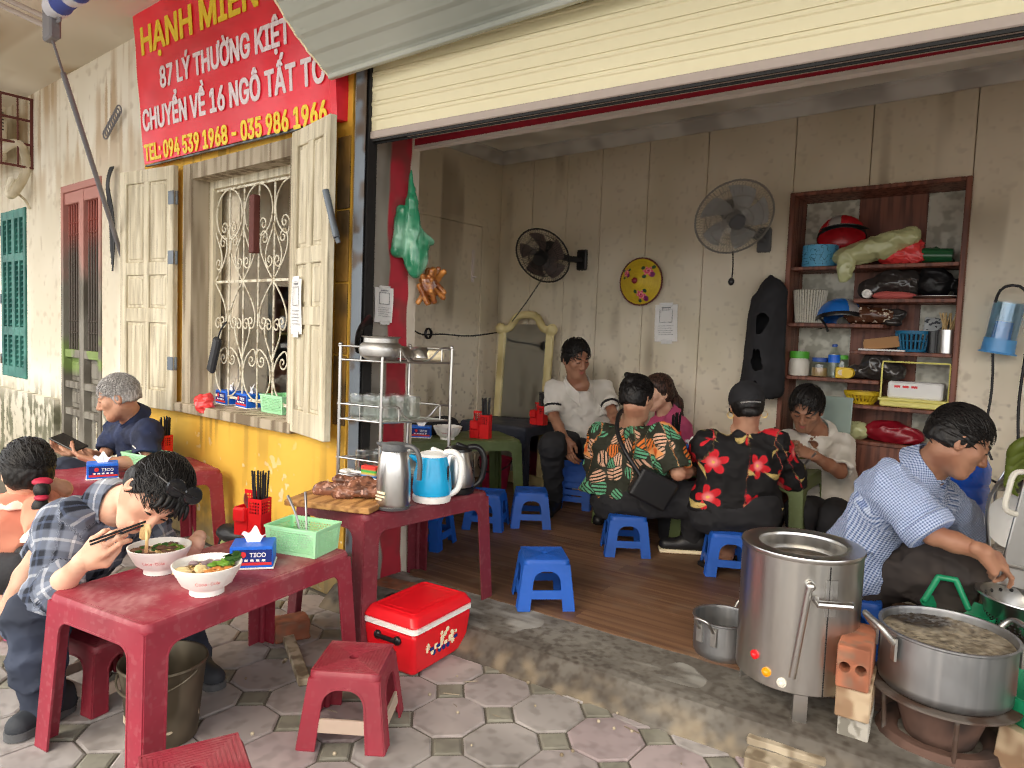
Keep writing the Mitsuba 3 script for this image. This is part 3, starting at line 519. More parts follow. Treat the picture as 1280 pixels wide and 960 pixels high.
# ================================================================ table things
plain('tissue_blue', (30, 104, 216), .4); plain('tissue_navy', (20, 44, 120), .4); plain('white_card', (236, 236, 232), .6); mat('tissue_paper', C((240, 240, 240)), .9); plain('print_red', (214, 50, 56), .5); plain('print_faded', (226, 120, 118), .5); plain('print_white', (240, 240, 240), .5)
def tissue_proto():
    P_ = Proto(); a, b, h = .085, .07, .095; P_.add('box', cbox(-a, a, -b, b, .006, h, .004), 'tissue_blue'); P_.add('base', cbox(-a - .004, a + .004, -b - .004, b + .004, 0, .007, .002), 'white_card')
    P_.add('print', box(-a + .012, a - .004, -b - .0018, -b, .02, h - .012), 'tissue_navy'); P_.add('stripe', box(-a + .012, a - .004, -b - .003, -b - .0018, .018, .03), 'print_red')
    t = meshkit.text_mesh('TICO', .017, .0015, True); t.apply_scale((1.1, 1, 1)); t.apply_transform(TM(-.008, -b - .0019, h - .042, rx=90)); P_.add('lettering', t, 'print_white', smooth=False)
    P_.add('emblem', cat(mv(lathe([(0, 0), (.013, 0), (.013, .0015), (0, .0015)], 16), TM(-.032, -b - .0019, h - .032, rx=90)), *[box(-.055 + i * .022, -.04 + i * .022, -b - .003, -b - .0019, .036, .044) for i in range(1)]), 'print_red')
    P_.add('small_print', cat(*[box(-.05 + i * .023, -.036 + i * .023, -b - .0032, -b - .0019, .034, .043) for i in range(5)]), 'print_white')
    def fn(u, v):
        r = .012 + .05 * v; x = (u - .5) * 2; w = np.sin(u * 9 + v * 3) * .012 * v; return x * (.025 + .028 * v) , w + .02 * v * np.cos(2 * u), h - .004 + .062 * v - .03 * v * v * np.abs(x) + .01 * np.sin(u * 14) * v
    P_.add('tissue', cat(thick(24, 12, fn, .0015), thick(24, 12, lambda u, v: (fn(u, v)[0] * .9, fn(u, v)[1] + .012 + .01 * v, fn(u, v)[2] - .012 * v), .0015)), 'tissue_paper', smooth=60); return P_
TI = tissue_proto()
for (x, y, z, r, l) in [(-2.437, 1.45, .531, 52, 'blue tissue box beside the bowl on the front red table'), (-4.29, 1.60, .561, 70, 'blue tissue box in front of the grey haired man'), (-3.93, 3.75, .651, 40, 'blue tissue box on the olive table behind the rack'), (-2.08, 4.63, .651, 45, 'blue tissue box between the two women inside')]:
    TI.place('tissue_box', l, 'tissue box', TM(x, y, z, r, s=.92), 'blue tissue boxes')
for i, (x, l) in enumerate([(-4.5, 'leftmost blue tissue box on the window sill'), (-4.24, 'second blue tissue box on the window sill'), (-3.62, 'blue tissue box at the right end of the window sill')]): TI.place('tissue_box', l, 'tissue box', TM(x, 2.49, .921, -6), 'blue tissue boxes')
plain('basket_green', (168, 228, 178), .45); plain('spoon_steel', (176, 176, 178), .3, metal=.9); mat('steel', (.62, .61, .59), .28, metal=1.); mat('steel_dull', (.42, .41, .39), .42, metal=1.)
def holes(w0, w1, z0, z1, dx, dz, s, skew):
    o = []
    for j, z in enumerate(np.arange(z0, z1, dz)):
        for x in np.arange(w0 + (dx / 2 if j % 2 else 0), w1, dx): o.append(Polygon([(x - s, z), (x, z - s * skew), (x + s, z), (x, z + s * skew)]))
    return unary_union(o)
def basket_proto(a, b, h, flare, m, hs=(.013, .0095, .0048, 1.0), rim=.006):
    P_ = Proto(); bd = cbox(-a, a, -b, b, 0, .004, .001); P_.add('bottom', bd, m); H = math.hypot(h, flare)
    for (w, d, R) in ((a, b, 0), (b, a, 90), (a, b, 180), (b, a, 270)):
        pan = Polygon([(-w, 0), (w, 0), (w + flare, h), (-w - flare, h)]).difference(holes(-w + .018, w - .01, .016, h - .016, hs[0], hs[1], hs[2], hs[3])); mm = ext(pan, .003)
        mm.apply_transform(TM(rz=R) @ np.array([[1, 0, 0, 0], [0, -flare / h, 1, -d], [0, 1, 0, 0], [0, 0, 0, 1.]])); P_.add('side', fixn(mm), m, smooth=False)
    q = sbox(-a - flare, -b - flare, a + flare, b + flare).buffer(.004); rr = mv(ext(q.difference(q.buffer(-rim - .002)), .009), TM(z=h - .005)); P_.add('rim', rr, m, smooth=False); return P_
BK = basket_proto(.115, .082, .11, .008, 'basket_green')
def basket(x, y, z, r, l, fill=True):
    k = BK.place('plastic_basket', l, 'basket', TM(x, y, z, r), 'light green plastic baskets')
    return k
basket(-2.46, 1.69, .531, 20, 'light green plastic basket with spoons on the front red table'); basket(-4.33, 1.87, .561, 12, 'light green plastic basket in front of the grey haired man'); basket(-3.88, 2.5, .922, 0, 'light green plastic basket on the window sill')
def spoon(L=.2, r=.024):
    b = lathe([(0, -.008), (r * .6, -.006), (r, 0), (r * .96, .001), (r * .55, -.0045), (0, -.0065)], 18); b.apply_scale((1.35, 1, 1)); h = tube(spline([(r * 1.3, 0, 0), (L * .5, 0, .02), (L, 0, .018)], 10), np.linspace(.004, .006, 10), 8); return cat(b, h)
for (x, y, z, r, t, bx) in ((-2.45, 1.7, .585, 150, -50, 'front red table'), (-2.42, 1.66, .58, 190, -58, 'front red table')): solo('soup_spoon', mv(spoon(), TM(x, y, z, r, ry=t)), 'spoon_steel', 'steel soup spoon leaning in the green basket on the front red table', 'spoon', 'spoons in the front green basket')
solo('steel_cup', mv(lathe([(0, 0), (.03, 0), (.034, .05), (.032, .05), (.028, .004), (0, .004)], 24), TM(-2.40, 1.74, .537)), 'steel', 'small steel cup inside the front green basket', 'cup')
solo('pepper_jar', mv(lathe([(0, 0), (.04, 0), (.042, .075), (.039, .075), (.037, .004), (0, .004)], 24), TM(-2.53, 1.67, .537)), glass('jar_glass', [.86, .92, .88]), 'clear glass jar inside the front green basket', 'jar')
for i in range(3): solo('soup_spoon', mv(spoon(), TM(-4.33 + .02 * i, 1.85, .60, 150 + 25 * i, ry=-38, s=.8)), 'spoon_steel', 'steel spoon standing in the basket before the grey haired man', 'spoon', 'spoons in the basket by the grey haired man')
# chopstick holders
plain('holder_red', (224, 32, 36), .35); plain('chopstick_black', (26, 26, 28), .4)
def holder_proto():
    P_ = Proto()
    def cell(w, d, h, hb):
        ms = [box(-w, w, -d, d, 0, .004)]
        for (a, b, R, hh) in ((w, d, 0, h), (d, w, 90, h), (w, d, 180, hb), (d, w, 270, h)):
            pl = sbox(-a, 0, a, hh).difference(unary_union([sbox(x - .0045, z - .0045, x + .0045, z + .0045) for x in np.arange(-a + .012, a - .006, .014) for z in np.arange(hh - .062, hh - .008, .014)])); mm = ext(pl, .003); mm.apply_transform(TM(rz=R) @ np.array([[1, 0, 0, 0], [0, 0, 1, -b], [0, 1, 0, 0], [0, 0, 0, 1.]])); ms.append(fixn(mm))
        return cat(ms)
    P_.add('tall_cell', mv(cell(.035, .035, .17, .17), TM(.037, 0, 0)), 'holder_red', smooth=False); P_.add('short_cell', mv(cell(.035, .035, .125, .19), TM(-.037, 0, 0)), 'holder_red', smooth=False); P_.add('clip', mv(cbox(-.03, .03, -.012, .012, 0, .06, .006), TM(-.035, -.045, .065)), 'holder_red'); return P_
HD = holder_proto(); 
def holder(x, y, z, r, l, where, s=1.0):
    M0 = TM(x, y, z, r, s=s); HD.place('chopstick_holder', l, 'chopstick holder', M0, 'red chopstick holders'); rg = np.random.default_rng(int(abs(x) * 100))
    for i in range(14):
        a, b = rg.uniform(-.02, .02, 2); c, d = a + rg.uniform(-.008, .008), b + rg.uniform(-.008, .008); solo('chopstick', mv(cyl((.037 + a, b, .01), (.037 + c * 1.3, d * 1.3, .285 + rg.uniform(-.015, .01)), .0042, 6), M0), 'chopstick_black', f'black chopstick standing in the red holder {where}', 'chopstick', f'black chopsticks in the holder {where}')
    solo('table_spoon', mv(mv(spoon(.18), TM(-.037, .0, .15, 20, ry=80)), M0), 'spoon_steel', f'steel spoon standing in the red holder {where}', 'spoon')
holder(-2.80, 1.66, .531, 20, 'red chopstick holder behind the green basket on the front table', 'on the front table'); holder(-4.62, 2.07, .561, 20, 'red chopstick holder beside the grey haired man', 'beside the grey haired man')
holder(-3.62, 4.10, .651, 20, 'red chopstick holder on the olive table at the left', 'on the left olive table', 1.1); holder(-2.2, 4.5, .651, 30, 'red chopstick holder in front of the woman in pink', 'before the woman in pink', 1.1); holder(-3.62, 4.86, .701, 0, 'red chopstick holder on the navy table', 'on the navy table')
# bowls of noodles
plain('china', (238, 236, 230), .22, clearcoat=.6); mat('broth', lambda p, n, uv: mix(C((150, 118, 66)), C((116, 88, 44)), f3(p, 26)), .12, spec=.6); plain('noodle', (214, 184, 128), .4); plain('herb_green', (96, 140, 40), .5); plain('herb_dark', (44, 84, 30), .5); mat('meat_brown', lambda p, n, uv: mix(C((120, 84, 62)), C((78, 54, 42)), f3(p, 50)), .5); plain('fried_shallot', (196, 128, 62), .6); plain('tofu', (236, 214, 160), .5); plain('onion_purple', (140, 122, 126), .5)
BP = [(0, .006), (.05, .004), (.052, 0), (.056, 0), (.054, .016), (.082, .036), (.108, .085), (.112, .100), (.108, .1015), (.103, .09), (.078, .042), (.05, .022), (0, .018)]
def bowl(x, y, z, l, rz=0, s=1.0, food=1, seed=0):
    k = thing('noodle_bowl' if food else 'soup_bowl', l, 'bowl', 'white bowls'); M0 = TM(x, y, z, rz, s=s); part(k, 'bowl', mv(lathe(BP, 48), M0), 'china', smooth=40)
    t = meshkit.text_mesh('Coca-Cola', .0115, .001); t.vertices[:, 2] = 0; t.apply_translation((-t.bounds[1][0] / 2, .052, 0)); v = t.vertices; v = v * (1, 1, 1); r = np.interp(v[:, 1], [.036, .085], [.0825, .1085]) + .0012; a = v[:, 0] / .1; t.vertices = np.c_[r * np.sin(a), -r * np.cos(a), v[:, 1]]; part(k, 'lettering', mv(t, M0), 'print_faded', smooth=False)
    if not food: return k
    part(k, 'broth', mv(lathe([(0, .074), (.0955, .074), (.0955, .0735), (0, .073)], 40), M0), 'broth'); rg = np.random.default_rng(seed)
    nd = []
    for i in range(26):
        c = rg.uniform(-.05, .05, 2); a0 = rg.uniform(0, 6.28); q = [(c[0] + .03 * np.cos(a0 + t_ * 2.2) * (1 + .3 * rg.standard_normal()), c[1] + .026 * np.sin(a0 + t_ * 2.2), .073 + .008 * np.sin(3 * t_ + a0)) for t_ in np.linspace(0, 1.6, 6)]; nd.append(tube(spline(q, 14), .0026, 5))
    part(k, 'noodles', mv(cat(nd), M0), 'noodle', kind='stuff')
    def flakes(n, col, lo, size, nm, hgt=.078):
        ms = []
        for i in range(n):
            a, r = rg.uniform(*lo), .085 * math.sqrt(rg.uniform(.02, 1)); e = mv(rough(trimesh.creation.icosphere(2, size), size * .35, 60, i), TM(r * math.cos(a), r * math.sin(a), hgt + rg.uniform(0, .008), rg.uniform(0, 360), rg.uniform(-40, 40)) @ np.diag([1.3, .8, .45, 1])); ms.append(e)
        part(k, nm, mv(cat(ms), M0), col, kind='stuff', smooth=50)
    if food == 1: flakes(14, 'meat_brown', (0, 6.28), .016, 'meat'); flakes(16, 'herb_green', (-1, 2), .010, 'herbs'); flakes(12, 'herb_dark', (1, 4), .012, 'greens')
    else:
        flakes(34, 'fried_shallot', (-1.6, .2), .009, 'fried_onion'); flakes(12, 'onion_purple', (.6, 2.2), .013, 'sliced_meat'); flakes(5, 'tofu', (2.6, 3.8), .02, 'tofu'); flakes(26, 'herb_green', (.0, .7), .011, 'herbs', .086)
        lv = [mv(hull(sph((0, 0, 0), .014, (1.6, 1, .15), 6)), TM(.085 + rg.uniform(-.02, .02), .03 + rg.uniform(-.025, .025), .098 + rg.uniform(-.005, .012), rg.uniform(0, 360), rg.uniform(-50, 50))) for i in range(14)]; part(k, 'leaves', mv(cat(lv), M0), 'herb_dark', kind='stuff')
    return k
bowl(-2.60, 1.165, .531, 'white bowl of noodles at the mouth of the man in plaid', 52, .98, 1, 3); bowl(-2.285, 1.185, .531, 'white bowl of noodles with herbs nearest the table edge', 64, 1.02, 2, 5)
bowl(-3.73, 3.84, .651, 'plain white bowl on the olive table behind the rack', 40, 1.0, 0)
# ================================================================ on and around the kettle table (top z = .655)
KZ = .657
mat('board_wood', lambda p, n, uv: mix(C((186, 138, 82)), C((136, 94, 52)), smoothstep(.3, .75, fbm(p.x * 40 + p.y * 14, p.y * 10, p.z * 60))), .6)
solo('cutting_board', mv(cbox(-.21, .21, -.16, .16, 0, .028, .004), TM(-2.60, 2.00, KZ, 24)), 'board_wood', 'wooden cutting board on the left end of the kettle table', 'cutting board')
mat('roast_meat', lambda p, n, uv: mix(mix(C((140, 92, 70)), C((90, 58, 44)), smoothstep(.35, .65, f3(p, 40))), C((206, 160, 140)), smoothstep(.6, .7, f3(p, 70)) * .7), .4, spec=.5, bump=lambda p, n, uv: n1(p, 90), bs=.004)
f = Fld((-.2, -.14, -.02), (.2, .14, .12), .006)
for a, b, r in (((-.12, -.03, .02), (.02, .03, .03), .028), ((-.02, -.06, .022), (.13, -.02, .025), .026), ((-.06, .05, .025), (.1, .07, .03), .03), ((-.05, .0, .055), (.07, .03, .06), .024), ((.03, -.02, .05), (.12, .05, .04), .022)): f.cone(a, b, r, r * .8, .008)
f.ripple(.014, 30, 4); solo('roast_meat', mv(f.mesh(), TM(-2.60, 2.03, KZ + .032, 24, s=1.12)), 'roast_meat', 'heap of roasted meat pieces on the cutting board', 'meat', smooth=True)
plain('grey_plastic', (84, 86, 88), .4); plain('kettle_blue', (22, 168, 222), .25, clearcoat=.5); plain('kettle_white', (236, 236, 232), .35); plain('kettle_black', (24, 24, 26), .3)
def handle(pts, r, n=8, flat=1.0): return tube(spline(pts, 20), r, n)
k = thing('thermos', 'steel vacuum jug with dark grey lid and handle on the kettle table', 'thermos'); M0 = TM(-2.375, 2.105, KZ, 200)
part(k, 'body', mv(lathe([(0, .012), (.072, .012), (.078, .03), (.077, .16), (.066, .235), (.056, .262), (0, .262)], 40), M0), 'steel', smooth=40); part(k, 'base', mv(lathe([(0, 0), (.074, 0), (.079, .012), (0, .013)], 40), M0), 'grey_plastic'); part(k, 'lid', mv(cat(lathe([(0, .262), (.058, .262), (.06, .275), (.056, .295), (.03, .3), (0, .3)], 36), mv(hull(sph((.04, 0, .28), .018, n=6), sph((.085, 0, .288), .008, n=6)), TM())), M0), 'grey_plastic')
part(k, 'handle', mv(handle([(-.045, 0, .285), (-.1, 0, .28), (-.125, 0, .24), (-.13, 0, .18), (-.128, 0, .14)], .012), M0), 'grey_plastic'); part(k, 'print', mv(cat(*[mv(box(-.002, .002, a, b, c, d), TM(0, 0, 0, 70) @ TM(.0775)) for a, b, c, d in ((-.03, .03, .06, .066), (-.02, .03, .075, .085), (-.03, .01, .045, .052))]), TM(-2.375, 2.105, KZ, 200)), 'cream_print')
def kettle(x, y, rz, s, l, mb, mw, ml):
    k = thing('electric_kettle', l, 'kettle'); M0 = TM(x, y, KZ, rz, s=s)
    part(k, 'base', mv(lathe([(0, 0), (.088, 0), (.092, .008), (.092, .028), (.08, .034), (0, .034)], 40), M0), mw); part(k, 'body', mv(cat(lathe([(0, .035), (.088, .035), (.094, .06), (.088, .13), (.07, .205), (.066, .215), (0, .216)], 44), hull(mv(sph((0, 0, 0), .02, n=6), TM(.062, 0, .19)), mv(sph((0, 0, 0), .008, n=6), TM(.105, 0, .212)))), M0), mb, smooth=40)
    part(k, 'lid', mv(cat(lathe([(0, .215), (.068, .215), (.066, .228), (.03, .24), (0, .242)], 36), hull(sph((-.06, 0, .222), .016, n=6), sph((.0, 0, .247), .012, n=6))), M0), ml, smooth=40); part(k, 'handle', mv(tube(spline([(-.055, 0, .232), (-.1, 0, .235), (-.135, 0, .19), (-.138, 0, .12), (-.115, 0, .05), (-.085, 0, .03)], 24), np.interp(np.linspace(0, 1, 24), [0, .5, 1], [.015, .017, .013]), 10), M0), ml, smooth=50)
    part(k, 'window', mv(mv(hull(*[sph((.0, y_, z_), .008, (.3, 1, 1), 6) for y_, z_ in ((0, .07), (0, .17))]), TM(0, 0, 0, 150) @ TM(.088)), M0), 'kettle_black'); part(k, 'switch', mv(mv(hull(sph((0, -.012, 0), .006, n=6), sph((0, .012, 0), .006, n=6)), TM(0, 0, 0, 75) @ TM(-.092, 0, .016)), M0), 'rust_red'); return k
kettle(-2.36, 2.335, 222, 1.0, 'bright blue electric kettle with white handle and base', 'kettle_blue', 'kettle_white', 'kettle_white'); kettle(-2.41, 2.56, 228, .98, 'steel and black electric kettle behind the blue one', 'steel', 'kettle_black', 'kettle_black')
# stainless rack with three tiers
RK = thing('wire_rack', 'three tier stainless wire rack holding pots and glasses on the kettle table', 'rack'); rL, rN, rR = np.array([-2.845, 2.15]), np.array([-2.592, 2.205]), np.array([-2.475, 2.56]); rB = rL + rR - rN; CR = [rL, rN, rR, rB]
def v3(p, z): return np.array([p[0], p[1], z])
for c in CR: part(RK, 'post', cat(cyl(v3(c, KZ), v3(c, 1.385), .0085, 10), sph(v3(c, 1.387), .0105, n=6)), 'steel', smooth=50)
for zf, zr in ((1.31, 1.378), (1.015, 1.09), (.735, .82)):
    k = part(RK, 'tier', cat(*[cyl(v3(CR[i], zf), v3(CR[(i + 1) % 4], zf), .0055, 8) for i in range(4)], *[cyl(v3(rL + (rB - rL) * t, zf), v3(rN + (rR - rN) * t, zf), .003, 6) for t in np.linspace(.06, .94, 13)]), 'steel'); o = rN - rL; o = o / np.linalg.norm(o) * .012
    part(k, 'rail', cat(*[cyl(v3(a, zr), v3(b, zr), .005, 8) for a, b in ((rL - o, rN + o), (rB, rL), (rB, rR + o))], tube(spline([v3(rN + (rR - rN) * t, z) for t, z in ((-.03, zr), (.1, zr), (.22, zr), (.32, zr - .045), (.7, zr - .045), (.82, zr), (1.03, zr))], 40), .005, 8)), 'steel'); [part(k, 'upright', cyl(v3(a + (b - a) * t, zf), v3(a + (b - a) * t, zr), .004, 6), 'steel') for a, b, t in ((rL, rN, .5), (rN, rR, .25), (rN, rR, .85), (rL, rB, .5))]
mat('aluminium', lambda p, n, uv: mix((.62, .61, .58), (.45, .44, .42), smoothstep(.3, .7, f3(p, 14))), lambda p, n, uv: .32 + .2 * f3(p, 20), metal=1.)
solo('aluminium_pot', mv(lathe([(0, 0), (.07, 0), (.1, .02), (.108, .05), (.1, .075), (.085, .085), (.085, .105), (.097, .112), (.094, .115), (.078, .107), (.076, .08), (.09, .06), (0, .01)], 40), TM(-2.665, 2.255, 1.317)), 'aluminium', 'dented aluminium pot on the top tier of the wire rack', 'pot', smooth=40)
solo('pot_lid', mv(lathe([(0, .02), (.06, .016), (.1, 0), (.103, .002), (.06, .022), (0, .028)], 40), TM(-2.80, 2.26, 1.44, 30, ry=-75)), 'kettle_black', 'dark pan lid leaning at the back of the wire rack', 'lid', smooth=40)
bw = lathe([(0, .0), (.03, .002), (.055, .025), (.062, .055), (.06, .055), (.052, .026), (.028, .005), (0, .004)], 32)
for i, (t, u) in enumerate(((.62, .55), (.85, .5))): q = rN + (rR - rN) * t + (rL - rN) * u; solo('steel_bowl', mv(bw, TM(q[0], q[1], 1.385, 30 * i, rx=168 + 10 * i)), 'steel', f'small upturned steel bowl on the top tier of the rack, {"nearer" if i == 0 else "farther"} one', 'bowl', smooth=40)
solo('food_packet', rough(mv(rbox(-.05, .05, -.03, .03, 0, .05, .02), TM(-2.56, 2.52, 1.32, 60)), .006, 30), 'cream_print', 'pale plastic packet at the far end of the rack top tier', 'packet')
glass('drink_glass', [.93, .95, .94]); mug = lathe([(0, 0), (.04, 0), (.046, .012), (.044, .05), (.047, .1), (.044, .118), (.035, .125), (.033, .122), (.041, .112), (.043, .1), (.04, .05), (.041, .014), (0, .008)], 28)
GP = Proto(); GP.add('body', mug, 'drink_glass', smooth=40).add('handle', tube(spline([(.044, 0, .095), (.07, 0, .09), (.072, 0, .05), (.045, 0, .035)], 12), .006, 8), 'drink_glass', smooth=50)
gi = 0
for zf, n_ in ((1.022, ((.12, .12), (.12, .42), (.12, .74), (.38, .2), (.38, .52), (.38, .8), (.62, .3), (.62, .65))), (.742, ((.2, .3), (.45, .3), (.7, .4), (.45, .7), (.2, .7)))):
    for t, u in n_: q = rN + (rR - rN) * t + (rL - rN) * u; GP.place('glass_mug', f'clear glass mug upside down on the {"middle" if zf > 1 else "lowest"} tier of the rack', 'glass', TM(q[0], q[1], zf + .125, 60 + 40 * gi, rx=180, s=1.0), f'upturned glasses on the {"middle" if zf > 1 else "lowest"} tier'); gi += 1
solo('rice_scoop', mv(cat(hull(*[sph((x, y, 0), .008, n=6) for x, y in ((-.07, -.015), (-.03, -.028), (-.03, .028), (-.07, .015))]), cyl((-.04, 0, 0), (.08, 0, 0), .007)), TM(-2.73, 2.165, .76, 20)), 'kettle_white', 'white plastic scoop on the lowest tier of the rack', 'scoop', smooth=40)
mat('rainbow', lambda p, n, uv: mix(mix(C((30, 120, 200)), C((240, 200, 40)), smoothstep(.745, .765, p.z)), mix(C((60, 170, 80)), C((220, 60, 50)), smoothstep(.772, .785, p.z)), smoothstep(.755, .772, p.z)), .5)
solo('striped_box', cbox(-.04, .04, -.03, .03, 0, .055) if False else mv(cbox(-.045, .045, -.02, .02, .0, .055), TM(-2.655, 2.20, .742, 12)), 'rainbow', 'small rainbow striped packet on the lowest tier of the rack', 'packet')
# ---------------------------------------------------------------- pavement things
k = thing('cool_box', 'red plastic cool box with white band and black latch beside the kettle table', 'cool box'); M0 = TM(-2.225, 2.145, .004, 97)
plain('cooler_red', (222, 22, 34), .3, clearcoat=.3); L_, W_ = .205, .145
part(k, 'body', mv(hull(rbox(-L_ + .012, L_ - .012, -W_ + .01, W_ - .01, 0, .1, .03), rbox(-L_, L_, -W_, W_, .15, .19, .028)), M0), 'cooler_red', smooth=50); part(k, 'white_band', mv(hull(*[sph((a * (L_ - .022), b * (W_ - .022), z), .028, (1, 1, .25), 8) for a in (-1, 1) for b in (-1, 1) for z in (.193, .207)]), M0), 'kettle_white', smooth=40)
lid = hull(*[sph((a * (L_ - .024), b * (W_ - .024), .222), .03, (1, 1, .4), 8) for a in (-1, 1) for b in (-1, 1)], *[sph((a * (L_ - .04), b * (W_ - .04), .25), .03, (1, 1, .4), 8) for a in (-1, 1) for b in (-1, 1)])
q = sbox(-L_ + .05, -W_ + .05, L_ - .05, W_ - .05).buffer(.015); part(k, 'lid', mv(cat(lid, mv(ext(q.difference(q.buffer(-.006)), .004), TM(z=.2605)), mv(ext(q.buffer(-.03).difference(q.buffer(-.036)), .003), TM(z=.2605))), M0), 'cooler_red', smooth=45)
part(k, 'latch', mv(cbox(-.025, .03, -W_ - .014, -W_ - .002, .175, .25, .004), TM()).copy() if False else mv(mv(cat(cbox(-.032, .032, -.016, .004, .17, .25, .004), cbox(-.02, .02, -.02, -.014, .178, .215, .003)), TM(.03, -W_, 0)), M0 @ TM(rz=180) @ TM(0, 0, 0)), 'kettle_black')
part(k, 'handle', mv(cat(cyl((-L_ - .012, -.05, .15), (-L_ - .012, .05, .15), .01), *[sph((-L_ - .004, s * .055, .15), .02, (.7, 1, 1), 8) for s in (-1, 1)]), M0), 'kettle_black')
def cooler_print():
    ms = {0: [], 1: []}; r = np.random.default_rng(4)
    def pt(x, z, poly, c): m = ext(poly, .0012); m.apply_transform(TM(x, W_ + .0008 - (.19 - z) * .06, z, rx=90, rz=180)); ms[c].append(m)
    for i in range(16):
        x, z = r.uniform(-.11, .12), r.uniform(.06, .15); s = r.uniform(.005, .012); pl = Point(0, 0).buffer(s, 3) if i % 3 else unary_union([affinity.rotate(sbox(-s * 1.3, -s * .2, s * 1.3, s * .2), a) for a in (0, 45, 90, 135)]); pt(x, z, pl, 0)
    for x in (-.05, -.02, .01, .05): pt(x, .065 + r.uniform(0, .02), sbox(-.01, 0, .01, r.uniform(.015, .05)), 0); pt(x + .012, .07, Point(0, 0).buffer(.012, 4), 1)
    for x in (-.09, .08, .035): pt(x, .09, sbox(-.012, -.006, .014, .008), 1)
    return ms
cm = cooler_print(); part(k, 'print', mv(cat(cm[0]), M0 @ TM(rz=180)), 'cream_print', smooth=False); part(k, 'dark_print', mv(cat(cm[1]), M0 @ TM(rz=180)), 'tissue_navy', smooth=False)
mat('galvanised', lambda p, n, uv: mix(mix((.24, .21, .155), (.13, .11, .08), smoothstep(.3, .7, f3(p, 9))), (.09, .07, .045), smoothstep(.5, .72, fbm(p.x * 14, p.y * 14, p.z * 6)) * .7), lambda p, n, uv: .38 + .3 * f3(p, 16), metal=.85)
k = thing('metal_bucket', 'battered grey metal bucket under the front red table', 'bucket'); M0 = TM(-2.42, 1.10, 0.002, 0)
part(k, 'body', mv(lathe([(0, .004), (.108, .0), (.112, .0), (.114, .02), (.128, .17), (.131, .178), (.130, .186), (.14, .262), (.146, .27), (.144, .278), (.138, .276), (.136, .262), (.108, .02), (0, .012)], 48), M0), 'galvanised', smooth=40); part(k, 'handle', mv(tube([(.148 * math.cos(a), .148 * math.sin(a) * .98, .262 - .06 * math.sin(a)) for a in np.linspace(0, math.pi, 24)], .004, 6), M0 @ TM(rz=200)), 'galvanised'); part(k, 'trash', mv(rough(subdiv(lathe([(0, .1), (.118, .1), (.118, .06), (0, .06)], 24), .03), .02, 18), M0), 'wood_weathered')
mat('brick', lambda p, n, uv: mix(mix(C((168, 104, 76)), C((134, 82, 60)), smoothstep(.3, .7, f3(p, 14))), C((120, 100, 84)), smoothstep(.4, .85, f3(p, 30)) * .7), .9, bump=lambda p, n, uv: n1(p, 50), bs=.003); mat('brick_dusty', lambda p, n, uv: mix(C((184, 164, 136)), C((140, 112, 86)), smoothstep(.35, .65, f3(p, 16))), .9, bump=lambda p, n, uv: n1(p, 50), bs=.003)
mat('cement_block', lambda p, n, uv: mix(C((168, 164, 154)), C((120, 116, 106)), smoothstep(.4, .6, f3(p, 40))), .95)
def brick(x, y, z, rz, l, m='brick', s=(.27, .125, .1), holes_=True, rx=0, ry=0, wob=0):
    b = rbox(-s[0] / 2, s[0] / 2, -s[1] / 2, s[1] / 2, 0, s[2], .007)
    if holes_: b = trimesh.boolean.difference([b, *[cyl((-1, 0 + a, s[2] / 2), (1, a, s[2] / 2), .019, 14) for a in (-s[1] * .24, s[1] * .24)]], engine='manifold')
    if wob: b = rough(subdiv(b, .02), wob, 30, int(abs(x) * 99))
    return solo('brick', mv(b, TM(x, y, z, rz, rx, ry)), m, l, 'brick', smooth=35)
brick(-2.80, 1.86, 0, 70, 'broken brick behind the front table leg', 'brick', (.16, .12, .09), False, wob=.008); brick(-2.76, 2.50, 0.02, 15, 'dirty brick lying at the foot of the red jamb', 'brick', (.26, .14, .08), False, wob=.008)
solo('wood_strip', mv(cbox(-.3, .3, -.025, .025, 0, .03), TM(-2.62, 1.76, .002, -25)), 'wood_weathered', 'thin wooden strip on the pavers behind the dark red stool', 'plank')
mat('olive_cloth', lambda p, n, uv: mix(C((132, 142, 88)), C((104, 114, 68)), f3(p, 9)), .85)
k = thing('shoulder_bag', 'olive green bag with black flap standing by the yellow wall', 'bag'); f = Fld((-.25, -.16, -.02), (.25, .16, .4), .012); f.ell((0, 0, .14), (.17, .09, .17), k=.01).ell((0, .01, .06), (.18, .1, .08), k=.05).ripple(.014, 12, 3).cut((0, 0, .0), (0, 0, -1)); part(k, 'body', mv(f.mesh(), TM(-3.62, 2.1, .01, 20)), 'olive_cloth', smooth=True)
f = Fld((-.25, -.16, .1), (.25, .16, .42), .012); f.ell((0, -.02, .27), (.16, .1, .06), k=.01).ripple(.012, 14, 5); part(k, 'flap', mv(f.mesh(), TM(-3.62, 2.1, .01, 20)), 'black', smooth=True); part(k, 'strap', tube(spline([(-3.78, 2.05, .26), (-3.84, 2.06, .16), (-3.8, 1.98, .05), (-3.72, 1.95, .02)], 14), .01, 6), 'black')
